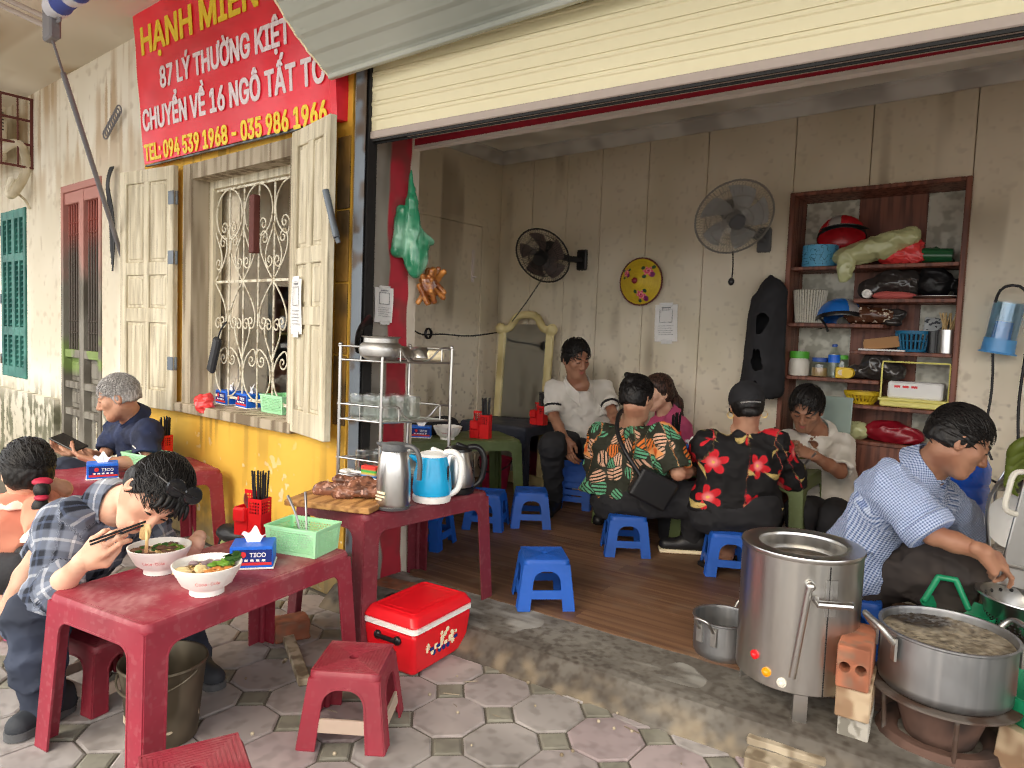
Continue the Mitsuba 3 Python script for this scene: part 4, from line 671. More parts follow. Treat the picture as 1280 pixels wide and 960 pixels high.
# ---------------------------------------------------------------- the cooking corner
mat('boiler_steel', lambda p, n, uv: mix((.66, .64, .60), (.50, .49, .47), smoothstep(.3, .7, fbm(p.x * 26 + p.y * 9, p.y * 20, p.z * .8))), lambda p, n, uv: .24 + .16 * fbm(p.x * 40, p.y * 40, p.z * 1.2), metal=1.)
bc = np.array([-.775, 2.775]); br = .218
k = thing('broth_boiler', 'tall cylindrical stainless steel broth boiler on angle legs', 'boiler'); M0 = TM(bc[0], bc[1], .2)
part(k, 'body', mv(lathe([(0, 0), (br - .004, 0), (br, .004), (br, .49), (br - .01, .497), (br - .055, .497), (br - .06, .49), (br - .06, .16), (0, .16)], 72), M0), 'boiler_steel', smooth=35); part(k, 'rim', mv(lathe([(br - .062, .492), (br - .06, .502), (br - .03, .506), (br + .003, .504), (br + .006, .494), (br + .001, .486), (br - .03, .49)], 72), M0), 'steel', smooth=60)
part(k, 'inner_ring', mv(lathe([(br - .06, .44), (br - .085, .445), (br - .085, .437), (br - .06, .432)], 64), M0), 'steel'); part(k, 'broth', mv(lathe([(0, .36), (br - .061, .36), (br - .061, .355), (0, .35)], 48), M0), 'broth')
fa = math.atan2(-bc[1], -bc[0]); fdir = np.array([math.cos(fa), math.sin(fa)]); fs = np.array([-fdir[1], fdir[0]])
def onb(a, r, z): t = fa + math.radians(a); return np.array([bc[0] + r * math.cos(t), bc[1] + r * math.sin(t), z])
part(k, 'pipe', cat(tube([onb(8 - 9 * t, br + .018, .61 - .34 * t) for t in np.linspace(0, 1, 12)], .0125, 10), sph(onb(9, br + .012, .61), .018, n=8)), 'steel', smooth=50); part(k, 'handle', tube([onb(14, br + .01, .565), onb(14, br + .045, .56), onb(40, br + .05, .555), onb(42, br + .04, .555)], .013, 10), 'steel')
part(k, 'seam', tube(np.array([onb(27, br + .001, z) for z in np.linspace(.205, .68, 14)]), .0022, 5), 'dark_gap'); part(k, 'panel_plate', cat(*[fixn(hull(*[sph(onb(a, br, z), .003, n=4) for a in (a0, a0 + 6) for z in (.5, .63)])) for a0 in (24, 29)]), 'steel_dull')
plain('lamp_yellow', (238, 158, 16), .3); plain('lamp_red', (226, 34, 40), .3); plain('lamp_white', (226, 220, 206), .4)
for a, z, m, l in ((-25, .255, 'lamp_yellow', 'round yellow indicator lamp'), (-10, .235, 'lamp_white', 'round white knob'), (-39, .30, 'lamp_red', 'small red indicator lamp')):
    d = onb(a, br + .02, z) - onb(a, br, z); part(k, 'indicator', cat(cyl(onb(a, br - .004, z), onb(a, br + .006, z), .017), sph(onb(a, br + .006, z), .0125, n=8)), m, l)
for a in (8, 128, 248): q = onb(a, br - .012, .1); part(k, 'leg', mv(cat(box(-.024, .024, -.004, .004, -.04, .16), box(-.024, -.016, -.004, .03, -.04, .16)), TM(q[0], q[1], q[2], math.degrees(fa) + a + 90)), 'steel')
solo('wooden_block', mv(rough(subdiv(cbox(-.13, .13, -.05, .05, 0, .045), .03), .004, 20), TM(-.70, 2.49, .016, 8)), 'wood_weathered', 'weathered wooden block under the front foot of the boiler', 'wood block'); solo('wooden_block', mv(rough(subdiv(cbox(-.15, .15, -.045, .045, 0, .04), .03), .004, 20), TM(-.66, 2.41, -.004, 12)), 'wood_weathered', 'lower dark wooden block on the sloping kerb before the boiler', 'wood block')
def handled_pot(nm, l, x, y, z, r, h, m, ha, hz, hr=.07):
    k = thing(nm, l, 'pot'); M0 = TM(x, y, z, 0); part(k, 'body', mv(lathe([(0, 0), (r * .93, 0), (r * .985, .012), (r, .035), (r, h - .012), (r + .008, h - .006), (r + .008, h), (r - .002, h), (r - .005, h - .012), (r - .006, .035), (r * .9, .01), (0, .008)], 64), M0), m, smooth=40)
    for a in ha:
        t = math.radians(a); ex = np.array([math.cos(t), math.sin(t), 0]); ey = np.array([-math.sin(t), math.cos(t), 0]); o = np.array([x, y, z + hz])
        part(k, 'handle', cat(tube(spline([o + ex * (r + .004) - ey * hr, o + ex * (r + .03) - ey * hr + (0, 0, .03), o + ex * (r + .05) - ey * hr * .8 + (0, 0, .055), o + ex * (r + .055) + (0, 0, .06), o + ex * (r + .05) + ey * hr * .8 + (0, 0, .055), o + ex * (r + .03) + ey * hr + (0, 0, .03), o + ex * (r + .004) + ey * hr], 30), .011 * min(1, r / .2), 8), *[mv(box(-.003, .006, -.014, .014, -.06, .02), TM(*(o + ex * r + s * ey * hr), a)) for s in (-1, 1)]), 'aluminium', smooth=60)
    return k
mat('pot_alu', lambda p, n, uv: mix((.50, .50, .50), (.36, .37, .38), smoothstep(.3, .7, f3(p, 7) * .6 + .4 * noise(p.x * 60 + p.y * 60, p.z * 3))), lambda p, n, uv: .4 + .15 * f3(p, 20), metal=1.)
bp = np.array([-.29, 2.86]); k = handled_pot('stock_pot', 'large aluminium stock pot full of simmering broth on a clay stove', bp[0], bp[1], .27, .210, .212, 'pot_alu', (215, 38), .175)
mat('stew', lambda p, n, uv: mix(mix(C((112, 102, 86)), C((150, 140, 122)), smoothstep(.2, .8, f3(p, 44))), C((54, 46, 38)), smoothstep(.05, .25, noise(p.x * 5 + 3, p.y * 5) - .42)), .3, bump=lambda p, n, uv: n1(p, 60), bs=.02)
part(k, 'broth', mv(rough(subdiv(lathe([(0, .185), (.203, .185), (.203, .175), (0, .17)], 48), .015), .006, 40), TM(bp[0], bp[1], .27)), 'stew', smooth=50)
mat('clay', lambda p, n, uv: mix(C((96, 72, 62)), C((58, 46, 42)), smoothstep(.3, .7, f3(p, 10))), .9, bump=lambda p, n, uv: n1(p, 40), bs=.004); mat('iron_rust', lambda p, n, uv: mix(C((92, 84, 78)), C((70, 52, 42)), smoothstep(.35, .65, f3(p, 18))), .7)
k = thing('clay_stove', 'reddish clay charcoal stove under the large stock pot', 'stove'); M0 = TM(bp[0], bp[1] - .01, .09)
part(k, 'body', mv(lathe([(0, .0), (.105, .0), (.11, .01), (.15, .14), (.155, .155), (.13, .155), (.1, .03), (0, .03)], 40), M0), 'clay', smooth=40); part(k, 'plate', mv(lathe([(.12, .158), (.205, .166), (.235, .172), (.235, .18), (.2, .176), (.12, .168)], 48), M0), 'iron_rust', smooth=40); part(k, 'foot_ring', mv(rough(lathe([(.13, -.02), (.2, -.02), (.205, .0), (.19, .03), (.15, .03), (.13, .01)], 40), .006, 20), M0), 'clay', smooth=50)
for a in (20, 140, 215, 290): part(k, 'strut', mv(box(-.012, .012, .165, .172, .0, .165), M0 @ TM(rz=a) @ TM()), 'iron_rust') if False else part(k, 'strut', mv(cyl((.19, 0, .01), (.2, 0, .166), .008, 6), M0 @ TM(rz=a)), 'iron_rust')
for i, (z, m, s, l) in enumerate(((.06, 'cement_block', (.24, .1, .105), 'grey cement brick at the bottom of the stack by the boiler'), (.168, 'brick_dusty', (.26, .11, .11), 'dusty pale brick in the middle of the stack by the boiler'), (.28, 'brick', (.27, .105, .15), 'hollow orange brick on top of the stack by the boiler'))): brick(-.535 - .004 * i, 2.73 - .01 * i, z, 97, l, m, s, i == 2)
brick(-.05, 2.80, .06, 60, 'dusty brick standing on end right of the clay stove', 'brick_dusty', (.11, .13, .16), False, ry=10); brick(.01, 2.94, .11, 50, 'brown brick leaning right of the clay stove', 'brick', (.13, .13, .24), False, ry=12)
k = handled_pot('saucepot', 'small aluminium pot on the wooden floor left of the boiler', -1.13, 2.94, .1, .125, .165, 'pot_alu', (80, 260), .13, .035); solo('ladle', mv(cat(cyl((0, 0, 0), (0, 0, .26), .012), sph((0, 0, 0), .03, (1, 1, .5), 8)), TM(-1.07, 2.95, .16, 0, ry=42)), 'wood_weathered', 'wooden handled tool leaning in the small aluminium pot', 'ladle')
litter_ = [mv(box(-.03, .03, -.0012, .0012, 0, .0024), TM(rng.uniform(-2.4, -.6), rng.uniform(1.4, 2.3), .004, rng.uniform(0, 180), s=rng.uniform(.4, 1.2))) for i in range(26)] + [mv(trimesh.creation.icosphere(1, .007), TM(rng.uniform(-2.6, -.4), rng.uniform(1.3, 2.35), .004, s=rng.uniform(.4, 1.1))) for i in range(60)]
solo('litter', cat(litter_), 'wood_weathered', 'straw bits and grit scattered on the pavers by the step', None, kind='stuff', smooth=False)
# dish rack, basins and colander at the right edge
k = thing('dish_rack', 'stainless dish rack with plates at the right edge behind the stock pot', 'rack'); dx, dy = -.12, 3.95; plain('white_coat', (196, 192, 180), .4)
for z, w in ((.56, .3), (.86, .3)): part(k, 'tier', cat(*[cyl((dx - .12, dy - .2 + t * .4, z), (dx + .45, dy - .2 + t * .4, z), .004, 6) for t in np.linspace(0, 1, 12)], *[cyl((a, dy - .2, z), (a, dy + .2, z), .006, 6) for a in (dx - .12, dx + .45)]), 'steel')
for s in (-.2, .2): part(k, 'frame', tube(spline([(dx - .13, dy + s, .12), (dx - .13, dy + s, .6), (dx - .13, dy + s, .86), (dx - .08, dy + s, .93), (dx + .1, dy + s, .95), (dx + .45, dy + s, .95)], 24), .008, 8), 'steel')
pl = lathe([(0, .006), (.06, .004), (.075, .008), (.125, .022), (.127, .024), (.075, .013), (0, .01)], 36)
for i in range(4): solo('plate', mv(pl, TM(-.16 + .09 * i, 3.93 + .02 * i, .69, 0, rx=80, ry=0)), 'china', 'white plate standing in the dish rack at the right edge', 'plate', 'plates in the dish rack', smooth=40)
solo('black_wok', mv(lathe([(0, 0), (.08, .01), (.15, .06), (.17, .11), (.166, .11), (.145, .064), (.078, .016), (0, .006)], 36), TM(-.08, 4.0, .96, 0, rx=160)), 'kettle_black', 'black pan upturned on top of the dish rack', 'pan', smooth=40)
plain('banana_green', (112, 128, 52), .5)
k = thing('banana_bunch', 'bunch of green bananas hanging above the dish rack', 'bananas')
for i in range(5): part(k, 'banana', tube(spline([(-.10, 3.72, 1.10 - .03 * i), (-.165, 3.68 + .015 * i, 1.075 - .033 * i), (-.19, 3.69, 1.02 - .033 * i), (-.16, 3.70, .985 - .033 * i)], 12), np.array([.006, .018, .025, .028, .029, .029, .028, .026, .024, .018, .01, .005]), 8), 'banana_green', smooth=50)
k = thing('steel_pail_handle', 'tall steel tray with white handle propped at the right edge', 'tray'); q = at(1272, 640, 2.75); part(k, 'plate', mv(cbox(-.03, .25, -.008, .008, -.3, .55, .004), TM(q[0] + .02, q[1], q[2], 30, ry=9)), 'steel_dull'); part(k, 'handle', mv(tube(spline([(-.03, -.01, .16), (-.075, -.02, .15), (-.085, -.02, .08), (-.075, -.02, .0), (-.03, -.01, -.01)], 20), .011, 8), TM(q[0] + .02, q[1], q[2], 30, ry=9)), 'white_coat')
solo('steel_basin', mv(lathe([(0, 0), (.15, 0), (.2, .09), (.21, .095), (.205, .1), (.194, .095), (.145, .008), (0, .006)], 44), TM(-.03, 3.66, .43)), 'steel_dull', 'wide steel basin below the dish rack', 'basin', smooth=40)
col = lathe([(0, 0), (.09, 0), (.16, .08), (.185, .16), (.2, .165), (.198, .17), (.18, .166), (.154, .083), (.086, .006), (0, .006)], 44)
k = thing('colander', 'steel colander with punched holes behind the stock pot', 'colander'); M0 = TM(-.06, 3.34, .36); part(k, 'bowl', mv(col, M0), 'steel', smooth=40); part(k, 'holes', mv(cat(*[mv(lathe([(0, 0), (.0045, 0), (.0045, .0015), (0, .0015)], 8), TM(rz=a + 5 * (j % 2)) @ TM(-np.interp(z, [0, .08, .16], [.09, .16, .185]) - .0005, 0, z, ry=-62)) for j, z in enumerate((.04, .055, .07, .085)) for a in range(-70, 100, 7)], *[mv(lathe([(0, 0), (.008, 0), (.008, .002), (0, .002)], 8), TM(rz=a) @ TM(np.interp(z, [0, .08, .16], [.086, .154, .18]) - .002, 0, z, ry=-70)) for z in (.135,) for a in range(0, 360, 15)]), M0), 'dark_gap', kind='stuff')
plain('basket_teal', (26, 134, 92), .4)
k = thing('green_strainer', 'dark green plastic basket with an arched handle beside the colander', 'basket'); q = np.array([-.30, 3.27, .34]); part(k, 'body', mv(lathe([(0, 0), (.09, 0), (.13, .1), (.135, .1), (.095, -.004), (0, -.004)], 32), TM(*q)), 'basket_teal', smooth=40); part(k, 'handle', mv(cat(hull(*[sph(c, .012, n=6) for c in ((-.12, 0, .1), (-.08, .02, .2))]), hull(*[sph(c, .012, n=6) for c in ((-.08, .02, .2), (-.02, .03, .2))]), hull(*[sph(c, .012, n=6) for c in ((-.02, .03, .2), (.03, .02, .1))])), TM(*q)), 'basket_teal', smooth=50)
solo('wash_tub', mv(lathe([(0, 0), (.2, 0), (.25, .2), (.26, .205), (.245, .2), (.195, .01), (0, .01)], 40), TM(.08, 3.02, .12)), 'basket_teal', 'green wash tub at the right edge beside the stock pot', 'tub', smooth=40)
solo('crate_board', mv(cbox(-.1, .1, -.008, .008, 0, .3), TM(-.30, 3.50, .2, 30, ry=24)), 'holder_red' if False else 'wood_weathered', 'small printed board leaning by the knee of the cook', 'board')
mat('jug_blue', C((12, 80, 190)), .15, spec=.6, clearcoat=.5)
def water_jug(nm, l, q, s=1.0):
    pr = [(0, 0), (.15, 0), (.165, .03)]
    for i in range(4): z = .06 + .085 * i; pr += [(.165, z), (.158, z + .012), (.158, z + .024), (.165, z + .036)]
    pr += [(.165, .42), (.13, .49), (.05, .52), (.04, .57), (0, .57)]; return solo(nm, mv(lathe(pr, 40), TM(*q, s=s)), 'jug_blue', l, 'water bottle', smooth=40)
water_jug('water_bottle', 'large blue water bottle behind the arms of the cook', (-.48, 4.38, .42), 1.05); solo('low_shelf', mv(cbox(-.25, .25, -.2, .2, 0, .32), TM(-.42, 4.42, .1)), 'wood_dark' if 'wood_dark' in scene else 'wood_weathered', 'low stand under the blue water bottle', 'stand')
solo('corner_pole', cyl((.005, 2.62, -.05), (.03, 2.66, .72), .028, 14), 'steel_post', 'bluish steel pole at the bottom right corner', 'pole')
# ================================================================ banner and things on the outer walls
k = thing('shop_banner', 'red printed banner with yellow and white lettering above the window', 'banner')
mat('banner_red', lambda p, n, uv: mix(C((244, 50, 68)), C((224, 36, 54)), smoothstep(.3, .75, f3(p, 3))), .38, bump=lambda p, n, uv: n1(p, 5), bs=.02); plain('banner_yellow', (236, 206, 40), .45); plain('banner_white', (226, 214, 216), .45)
BL = ony(181, 206, 2.235); BM = frame(BL, (1, 0, -.016), (0, -.09, 1)); bw_, bh_ = 2.17, 1.02
part(k, 'sheet', mv(thick(60, 30, lambda u, v: (u * bw_, v * bh_, .004 * np.sin(u * 30 + v * 7) * np.sin(v * 9)), .003), BM), 'banner_red', smooth=60); part(k, 'side_fold', mv(box(bw_ - .003, bw_ + .05, -.01, bh_, -.08, .0), BM @ TM()), 'banner_red')
part(k, 'frame', mv(cat(box(-.01, bw_, -.012, -.002, -.03, -.008), box(-.01, bw_, bh_, bh_ + .02, -.03, -.008)), BM), 'steel_post')
def row(t, x0, x1, base, cap, m, rot=-.9):
    tm = meshkit.text_mesh(t, cap, .003, True); tm.apply_transform(np.diag([(x1 - x0) / tm.bounds[1][0], 1, 1, 1])); tm.apply_transform(TM(x0, base, .005, rot)); tm = cat(*[mv(tm, TM(dx, dy, dz)) for dx, dy, dz in ((0, 0, 0), (.005, 0, .0004), (.005, .003, .0008), (0, .003, .0012))]); part(k, 'lettering', mv(tm, BM), m, None, smooth=False)
row('HẠNH MIẾN S', .085, 1.80, .715, .165, 'banner_yellow'); row('87 LÝ THƯỜNG KIỆT', .33, 1.85, .462, .125, 'banner_white'); row('CHUYỂN VỀ 16 NGÔ TẤT TỐ', .03, 2.14, .222, .132, 'banner_white'); row('TEL: 094 539 1968 - 035 986 1966', .02, 2.14, .02, .105, 'banner_yellow')
plain('paper', (226, 226, 224), .6); plain('ink_grey', (128, 130, 134), .8); plain('tape_clear', (214, 214, 212), .2)
def paper(M0, w, h, l):
    k = thing('paper_notice', l, 'notice'); part(k, 'sheet', mv(thick(8, 12, lambda u, v: ((u - .5) * w, v * h, .004 * np.sin(u * 5 + v * 4)), .0015), M0), 'paper', smooth=60); q = sbox(-w * .28, h * .52, w * .28, h * .86)
    part(k, 'print', mv(cat(mv(ext(q.difference(q.buffer(-.003)), .0012), TM(z=.005)), *[box(-w * .34, w * (.34 - .1 * (i % 2)), h * (.42 - .06 * i), h * (.43 - .06 * i), .005, .0062) for i in range(5)], box(-w * .2, w * .2, h * .9, h * .93, .005, .0062)), M0), 'ink_grey', smooth=False); part(k, 'tape', mv(box(-w * .3, w * .3, h * .96, h * 1.05, .004, .0068), M0), 'tape_clear', smooth=False); part(k, 'tape', mv(box(-w * .2, w * .3, -h * .06, h * .05, .004, .0068), M0), 'tape_clear', smooth=False)
q = ony(832, 427, 5.19); paper(frame(q, (1, 0, .03), (0, 0, 1)), .2, .3, 'white printed sheet taped to the back wall below the yellow hat'); paper(frame((-2.893, 2.46, 1.505), (0, 1, 0), (0, 0, 1)), .125, .185, 'white printed sheet on the grey and red jamb')
lf = frame((-3.46, 2.255, .875), (.475, -.095, 0), np.cross([0, 0, 1], (.475, -.095, 0))); paper(frame(lf[:3, 3] + lf[:3, 0] * .12 - lf[:3, 1] * .006 + (0, 0, .55), lf[:3, 0], (0, 0, 1)), .14, .30, 'white printed sheet taped to the right shutter leaf')
p0 = lf[:3, 3] + lf[:3, 0] * .47 + (0, 0, 1.28); solo('steel_tube', cat(cyl(p0 + (0, -.01, 0), p0 + (.085, .0, -.24), .017, 12), cyl(p0 + (.085, .0, -.24), p0 + (.09, .01, -.265), .012, 8)), 'steel_post', 'short steel tube hanging between the right shutter leaf and the rail', 'tube')
# crank rod, awning hardware
plain('awning_grey', (120, 118, 122), .5); mat('awning_stripe', lambda p, n, uv: mix(C((70, 84, 160)), C((206, 206, 214)), smoothstep(.45, .55, noise(p.x * 16, 3))), .8); b0 = ony(65, 26, 1.5)
k = thing('rolled_awning', 'rolled awning with blue striped fabric, grey bracket and folding arm under the soffit', 'awning')
part(k, 'bracket', cat(cbox(b0[0] - .07, b0[0] + .06, 1.47, 1.53, b0[2] - .11, b0[2] + .12, .01), cbox(b0[0] + .04, b0[0] + .12, 1.5, 1.512, b0[2] - .03, b0[2] + .1)), 'awning_grey'); part(k, 'roll', mv(tube(np.c_[np.linspace(b0[0] + .03, 2.6, 90), np.full(90, 1.5), np.linspace(b0[2] + .06, b0[2] + .14, 90)], .062 + .006 * np.sin(np.arange(90) * 1.9), 20), np.eye(4)), 'awning_stripe', smooth=50)
b1 = ony(-60, -22, 1.25); part(k, 'arm', cat(*[hull(*[sph(np.array(c) + (0, 0, dz), .016, n=5) for c in (b0 - (.04, .0, .03), b1)]) for dz in (0, .05)]), 'shutter_bar', smooth=50); part(k, 'bolt', cat(*[cyl((b0[0] + .08, 1.49, b0[2] + z), (b0[0] + .08, 1.52, b0[2] + z), .012, 8) for z in (0, .07)]), 'steel')
r1 = ony(157, 335, 2.25); r0 = b0 + (0, 0, -.1); rm = r0 + (r1 - r0) * .12; solo('crank_rod', cat(tube([r0, rm], .008, 8), tube([rm, r1], .016, 10)), 'awning_grey', 'long grey crank rod hanging from the awning and tied to the wall', 'rod', smooth=50)
solo('wall_hook', cat(tube(spline([r1 + (-.05, .04, -.02), r1 + (0, -.02, -.02), r1 + (.06, .0, -.04), r1 + (.1, .03, -.03)], 10), .006, 6), tube(spline([r1 + (-.02, 0, 0), r1 + (-.05, .02, .12), r1 + (-.08, .04, .3), r1 + (-.1, .05, .7)], 16), .004, 5)), 'rust_red', 'rusty wire hook holding the rod to the cream wall', 'hook')
c0 = ony(145, 162, 2.27); solo('cable_coil', cat(*[tube([c0 + np.array([-.14 + .03 * i, -.02, -.02 + .018 * i]) + .035 * np.array([.3 * math.cos(a), math.cos(a) * .4, math.sin(a)]) for a in np.linspace(0, 6.28, 14)], .006, 6) for i in range(9)]), 'awning_grey', 'coil of grey ribbed hose hanging on the cream wall', 'coil'); c1 = ony(140, 225, 2.27)
solo('cable_bundle', cat(*[tube(spline([c1 + (.02 * i - .03, 0, .1), c1 + (.012 * i - .02, -.03, -.02), c1 + (.02 * i - .05, -.01, -.16), c1 + (.01 * i - .02, 0, -.55 - .05 * i)], 16), .007, 6) for i in range(4)]), 'plastic_dark', 'tangle of dark wires hanging beside the old door', 'wires')
# air conditioner in its cage
k = thing('air_conditioner', 'old air conditioner unit with bent hoses high on the cream wall', 'air conditioner'); mat('ac_cream', lambda p, n, uv: mix(C((222, 214, 192)), C((180, 168, 140)), smoothstep(.35, .7, f3(p, 6))), .6)
part(k, 'casing', cat(cbox(-8.75, -7.93, 1.98, 2.14, 2.93, 3.42, .015)), 'ac_cream'); part(k, 'vent', cat(*[box(-7.931, -7.926, 2.02, 2.11, z, z + .012) for z in np.arange(3.2, 3.38, .03)]), 'plastic_dark')
part(k, 'hose', cat(tube(spline([(-7.93, 2.1, 3.02), (-7.84, 2.12, 3.05), (-7.8, 2.18, 3.08), (-7.8, 2.24, 3.0), (-7.81, 2.22, 2.75), (-7.86, 2.16, 2.62), (-7.95, 2.16, 2.62), (-8.0, 2.2, 2.78)], 30), .04, 10), tube(spline([(-7.88, 2.2, 2.63), (-7.84, 2.26, 2.56), (-7.86, 2.29, 2.5)], 8), .012, 6)), 'ac_cream', smooth=60)
k = thing('steel_cage', 'rusty steel cage around the old air conditioner', 'cage')
for z in (2.87, 3.08, 3.3, 3.5): part(k, 'rail', cat(cyl((-7.78, 1.9, z), (-7.78, 2.31, z), .012, 6), cyl((-8.9, 1.9, z), (-7.78, 1.9, z), .012, 6)), 'rust_red')
for y in (1.9, 2.05, 2.18, 2.29): part(k, 'bar', cyl((-7.78, y, 2.87), (-7.78, y, 3.5), .008 if 1.9 < y < 2.25 else .014, 6), 'rust_red')
solo('phone_handset', mv(cat(cbox(-.035, .035, -.02, .02, -.13, .12, .012), tube(spline([(0, 0, .12), (.02, 0, .2), (.06, 0, .26)], 8), .006, 6)), TM(*ony(268, 443, 2.36), 0, ry=22)), 'plastic_dark', 'dark power strip hanging by its cable in the window frame', 'power strip')
f = Fld((-.14, -.1, -.1), (.14, .1, .12), .007); f.ell((0, 0, -.02), (.07, .05, .05)).ell((-.06, 0, .02), (.045, .03, .03), k=.03).ell((.03, 0, .03), (.03, .03, .04), k=.03).ripple(.01, 24, 2).crease(.014, 26, 3); mat('bag_red', C((222, 66, 66)), .25, spec=.6); solo('red_plastic_bag', mv(f.mesh(), TM(*(ony(256, 508, 2.27) + (0, 0, .02)))), 'bag_red', 'crumpled red plastic bag on the window sill', 'plastic bag', smooth=True)
solo('wall_mirror', box(-4.432, -4.42, 2.72, 3.18, .85, 1.75), 'mirror_glass' if 'mirror_glass' in scene else mat('mirror_glass', (.42, .43, .42), .03, metal=1.), 'plain mirror on the side wall seen through the window grille', 'mirror')
# bags hanging from the jamb
mat('bag_green', lambda p, n, uv: mix(C((46, 136, 98)), C((150, 204, 176)), smoothstep(.3, .75, f3(p, 18)) * smoothstep(2.08, 1.96, p.z) * .85 + .25 * smoothstep(.6, .9, noise(p.x * 90, p.y * 90, p.z * 6))), .22, spec=.6, clearcoat=.4); mat('snack_brown', lambda p, n, uv: mix(C((206, 140, 70)), C((150, 84, 36)), smoothstep(.35, .65, f3(p, 28))), .25, clearcoat=.6)
f = Fld((-.16, -.14, -.62), (.16, .2, .06), .008); f.chain([(0, 0, .02), (.005, 0, -.15), (.01, .01, -.30)], [.008, .026, .05], .03).ell((.02, .03, -.43), (.058, .068, .12), k=.05).ell((.03, .09, -.35), (.035, .05, .03), k=.04).cone((-.02, -.04, -.2), (-.02, -.07, -.42), .03, .035, .02).ripple(.006, 14, 9).crease(.008, [[26, 0, 0], [0, 26, 0], [0, 0, 5]], 3); solo('green_plastic_bag', mv(f.mesh(), TM(-2.86, 2.60, 2.31)), 'bag_green', 'knotted green plastic bag hanging from the red jamb', 'plastic bag', smooth=True)
k = thing('snack_bag', 'clear bag of fried brown dough sticks hanging below the green bag', 'bag'); rg = np.random.default_rng(5); part(k, 'dough_stick', cat(*[mv(rough(hull(sph((0, 0, -.05), .016, n=6), sph((0, 0, .05), .016, n=6)), .003, 60), TM(-2.83 + rg.uniform(-.045, .045), 2.74 + rg.uniform(-.05, .05), 1.72 + rg.uniform(-.055, .06), rg.uniform(0, 360), rg.uniform(-50, 50), rg.uniform(-40, 40))) for i in range(26)]), 'snack_brown', kind='stuff', smooth=50)
f = Fld((-.15, -.15, -.15), (.15, .15, .3), .008); f.ell((0, 0, 0), (.085, .095, .1)).cone((0, -.01, .08), (0, -.05, .22), .03, .008, .05).ripple(.01, 20, 8); glass('clear_bag', [.9, .88, .84], 1.3); part(k, 'film', mv(f.mesh(), TM(-2.83, 2.74, 1.72)), 'clear_bag', smooth=True)
# ================================================================ wall cabinet and its contents
mat('wood_dark', lambda p, n, uv: mix(C((128, 78, 60)), C((92, 54, 42)), smoothstep(.3, .75, fbm(p.x * 50, p.y * 50, p.z * 4))), .5); mat('marble_paper', lambda p, n, uv: mix(C((198, 196, 182)), C((160, 158, 142)), smoothstep(.3, .7, f3(p, 24))), .5)
k = thing('wall_cabinet', 'dark wooden wall cabinet with staggered open shelves and marbled back', 'cabinet'); x0, x1, z0, z1 = CB; yb = 5.47
part(k, 'frame', cat(cbox(x0 - .004, x0 + .028, 5.165, yb, z0, z1), cbox(x1 - .028, x1 + .004, 5.165, yb, z0, z1), cbox(x0 + .028, x1 - .028, 5.165, yb, z1 - .028, z1), cbox(x0 + .028, x1 - .028, 5.17, yb, z0, z0 + .03)), 'wood_dark')
a_, b_ = ony(1072, 300, 5.46)[0], ony(1157, 300, 5.46)[0]
for i, (p_, q_) in enumerate(((x0 + .03, a_ - .002), (b_ + .002, x1 - .03))): part(k, 'marbled_back', box(p_, q_, 5.462, yb, z0 + .03, z1 - .03), 'marble_paper')
part(k, 'back_board', box(a_, b_, 5.455, yb, z0 + .03, z1 - .03), 'wood_dark'); xm = ony(1066, 400, 5.2)[0]; xn = ony(1105, 400, 5.2)[0]
part(k, 'back_panel', box(x0 - .06, x1 + .06, 5.472, 5.49, z0 - .06, z1 + .06), 'wood_dark')
SH = {}
for nm, xa, xb, z in (('a', x0 + .029, x1 - .029, 2.035), ('b', xm, x1 - .029, 1.805), ('c', x0 + .029, xn, 1.635), ('d', xm, x1 - .029, 1.455), ('e', x0 + .029, xn, 1.255), ('f', xm, x1 - .029, 1.085), ('g', x0 + .029, x1 - .029, .84)): part(k, 'shelf', cbox(xa, xb, 5.18, 5.455, z - .026, z), 'wood_dark'); SH[nm] = z
part(k, 'divider', cat(box(xm - .001, xm + .018, 5.2, 5.45, 1.085, 1.8), box(xn - .02, xn, 5.2, 5.45, .85, 1.25)), 'wood_dark') if False else None
part(k, 'lower_panel', box(x0 + .03, x1 - .03, 5.2, 5.22, z0 + .031, .812), 'wood_dark')
def sx(px, y=5.3): return ony(px, 400, y)[0]
def blob(nm, l, cat_, m, prims, pos, amp, fr, h=.008, seed=1, smooth=True):
    P3 = np.array([c for c, r in prims]); R3 = np.array([np.broadcast_to(r, 3) for c, r in prims]); f = Fld((P3 - R3).min(0) - .04, (P3 + R3).max(0) + .04, h)
    for c, r in prims: f.ell(c, np.broadcast_to(r, 3), k=.03)
    f.ripple(amp * .6, fr, seed).crease(amp * .8, fr * 1.1, seed + 5); return solo(nm, mv(f.mesh(), TM(*pos)), m, l, cat_, smooth=smooth)
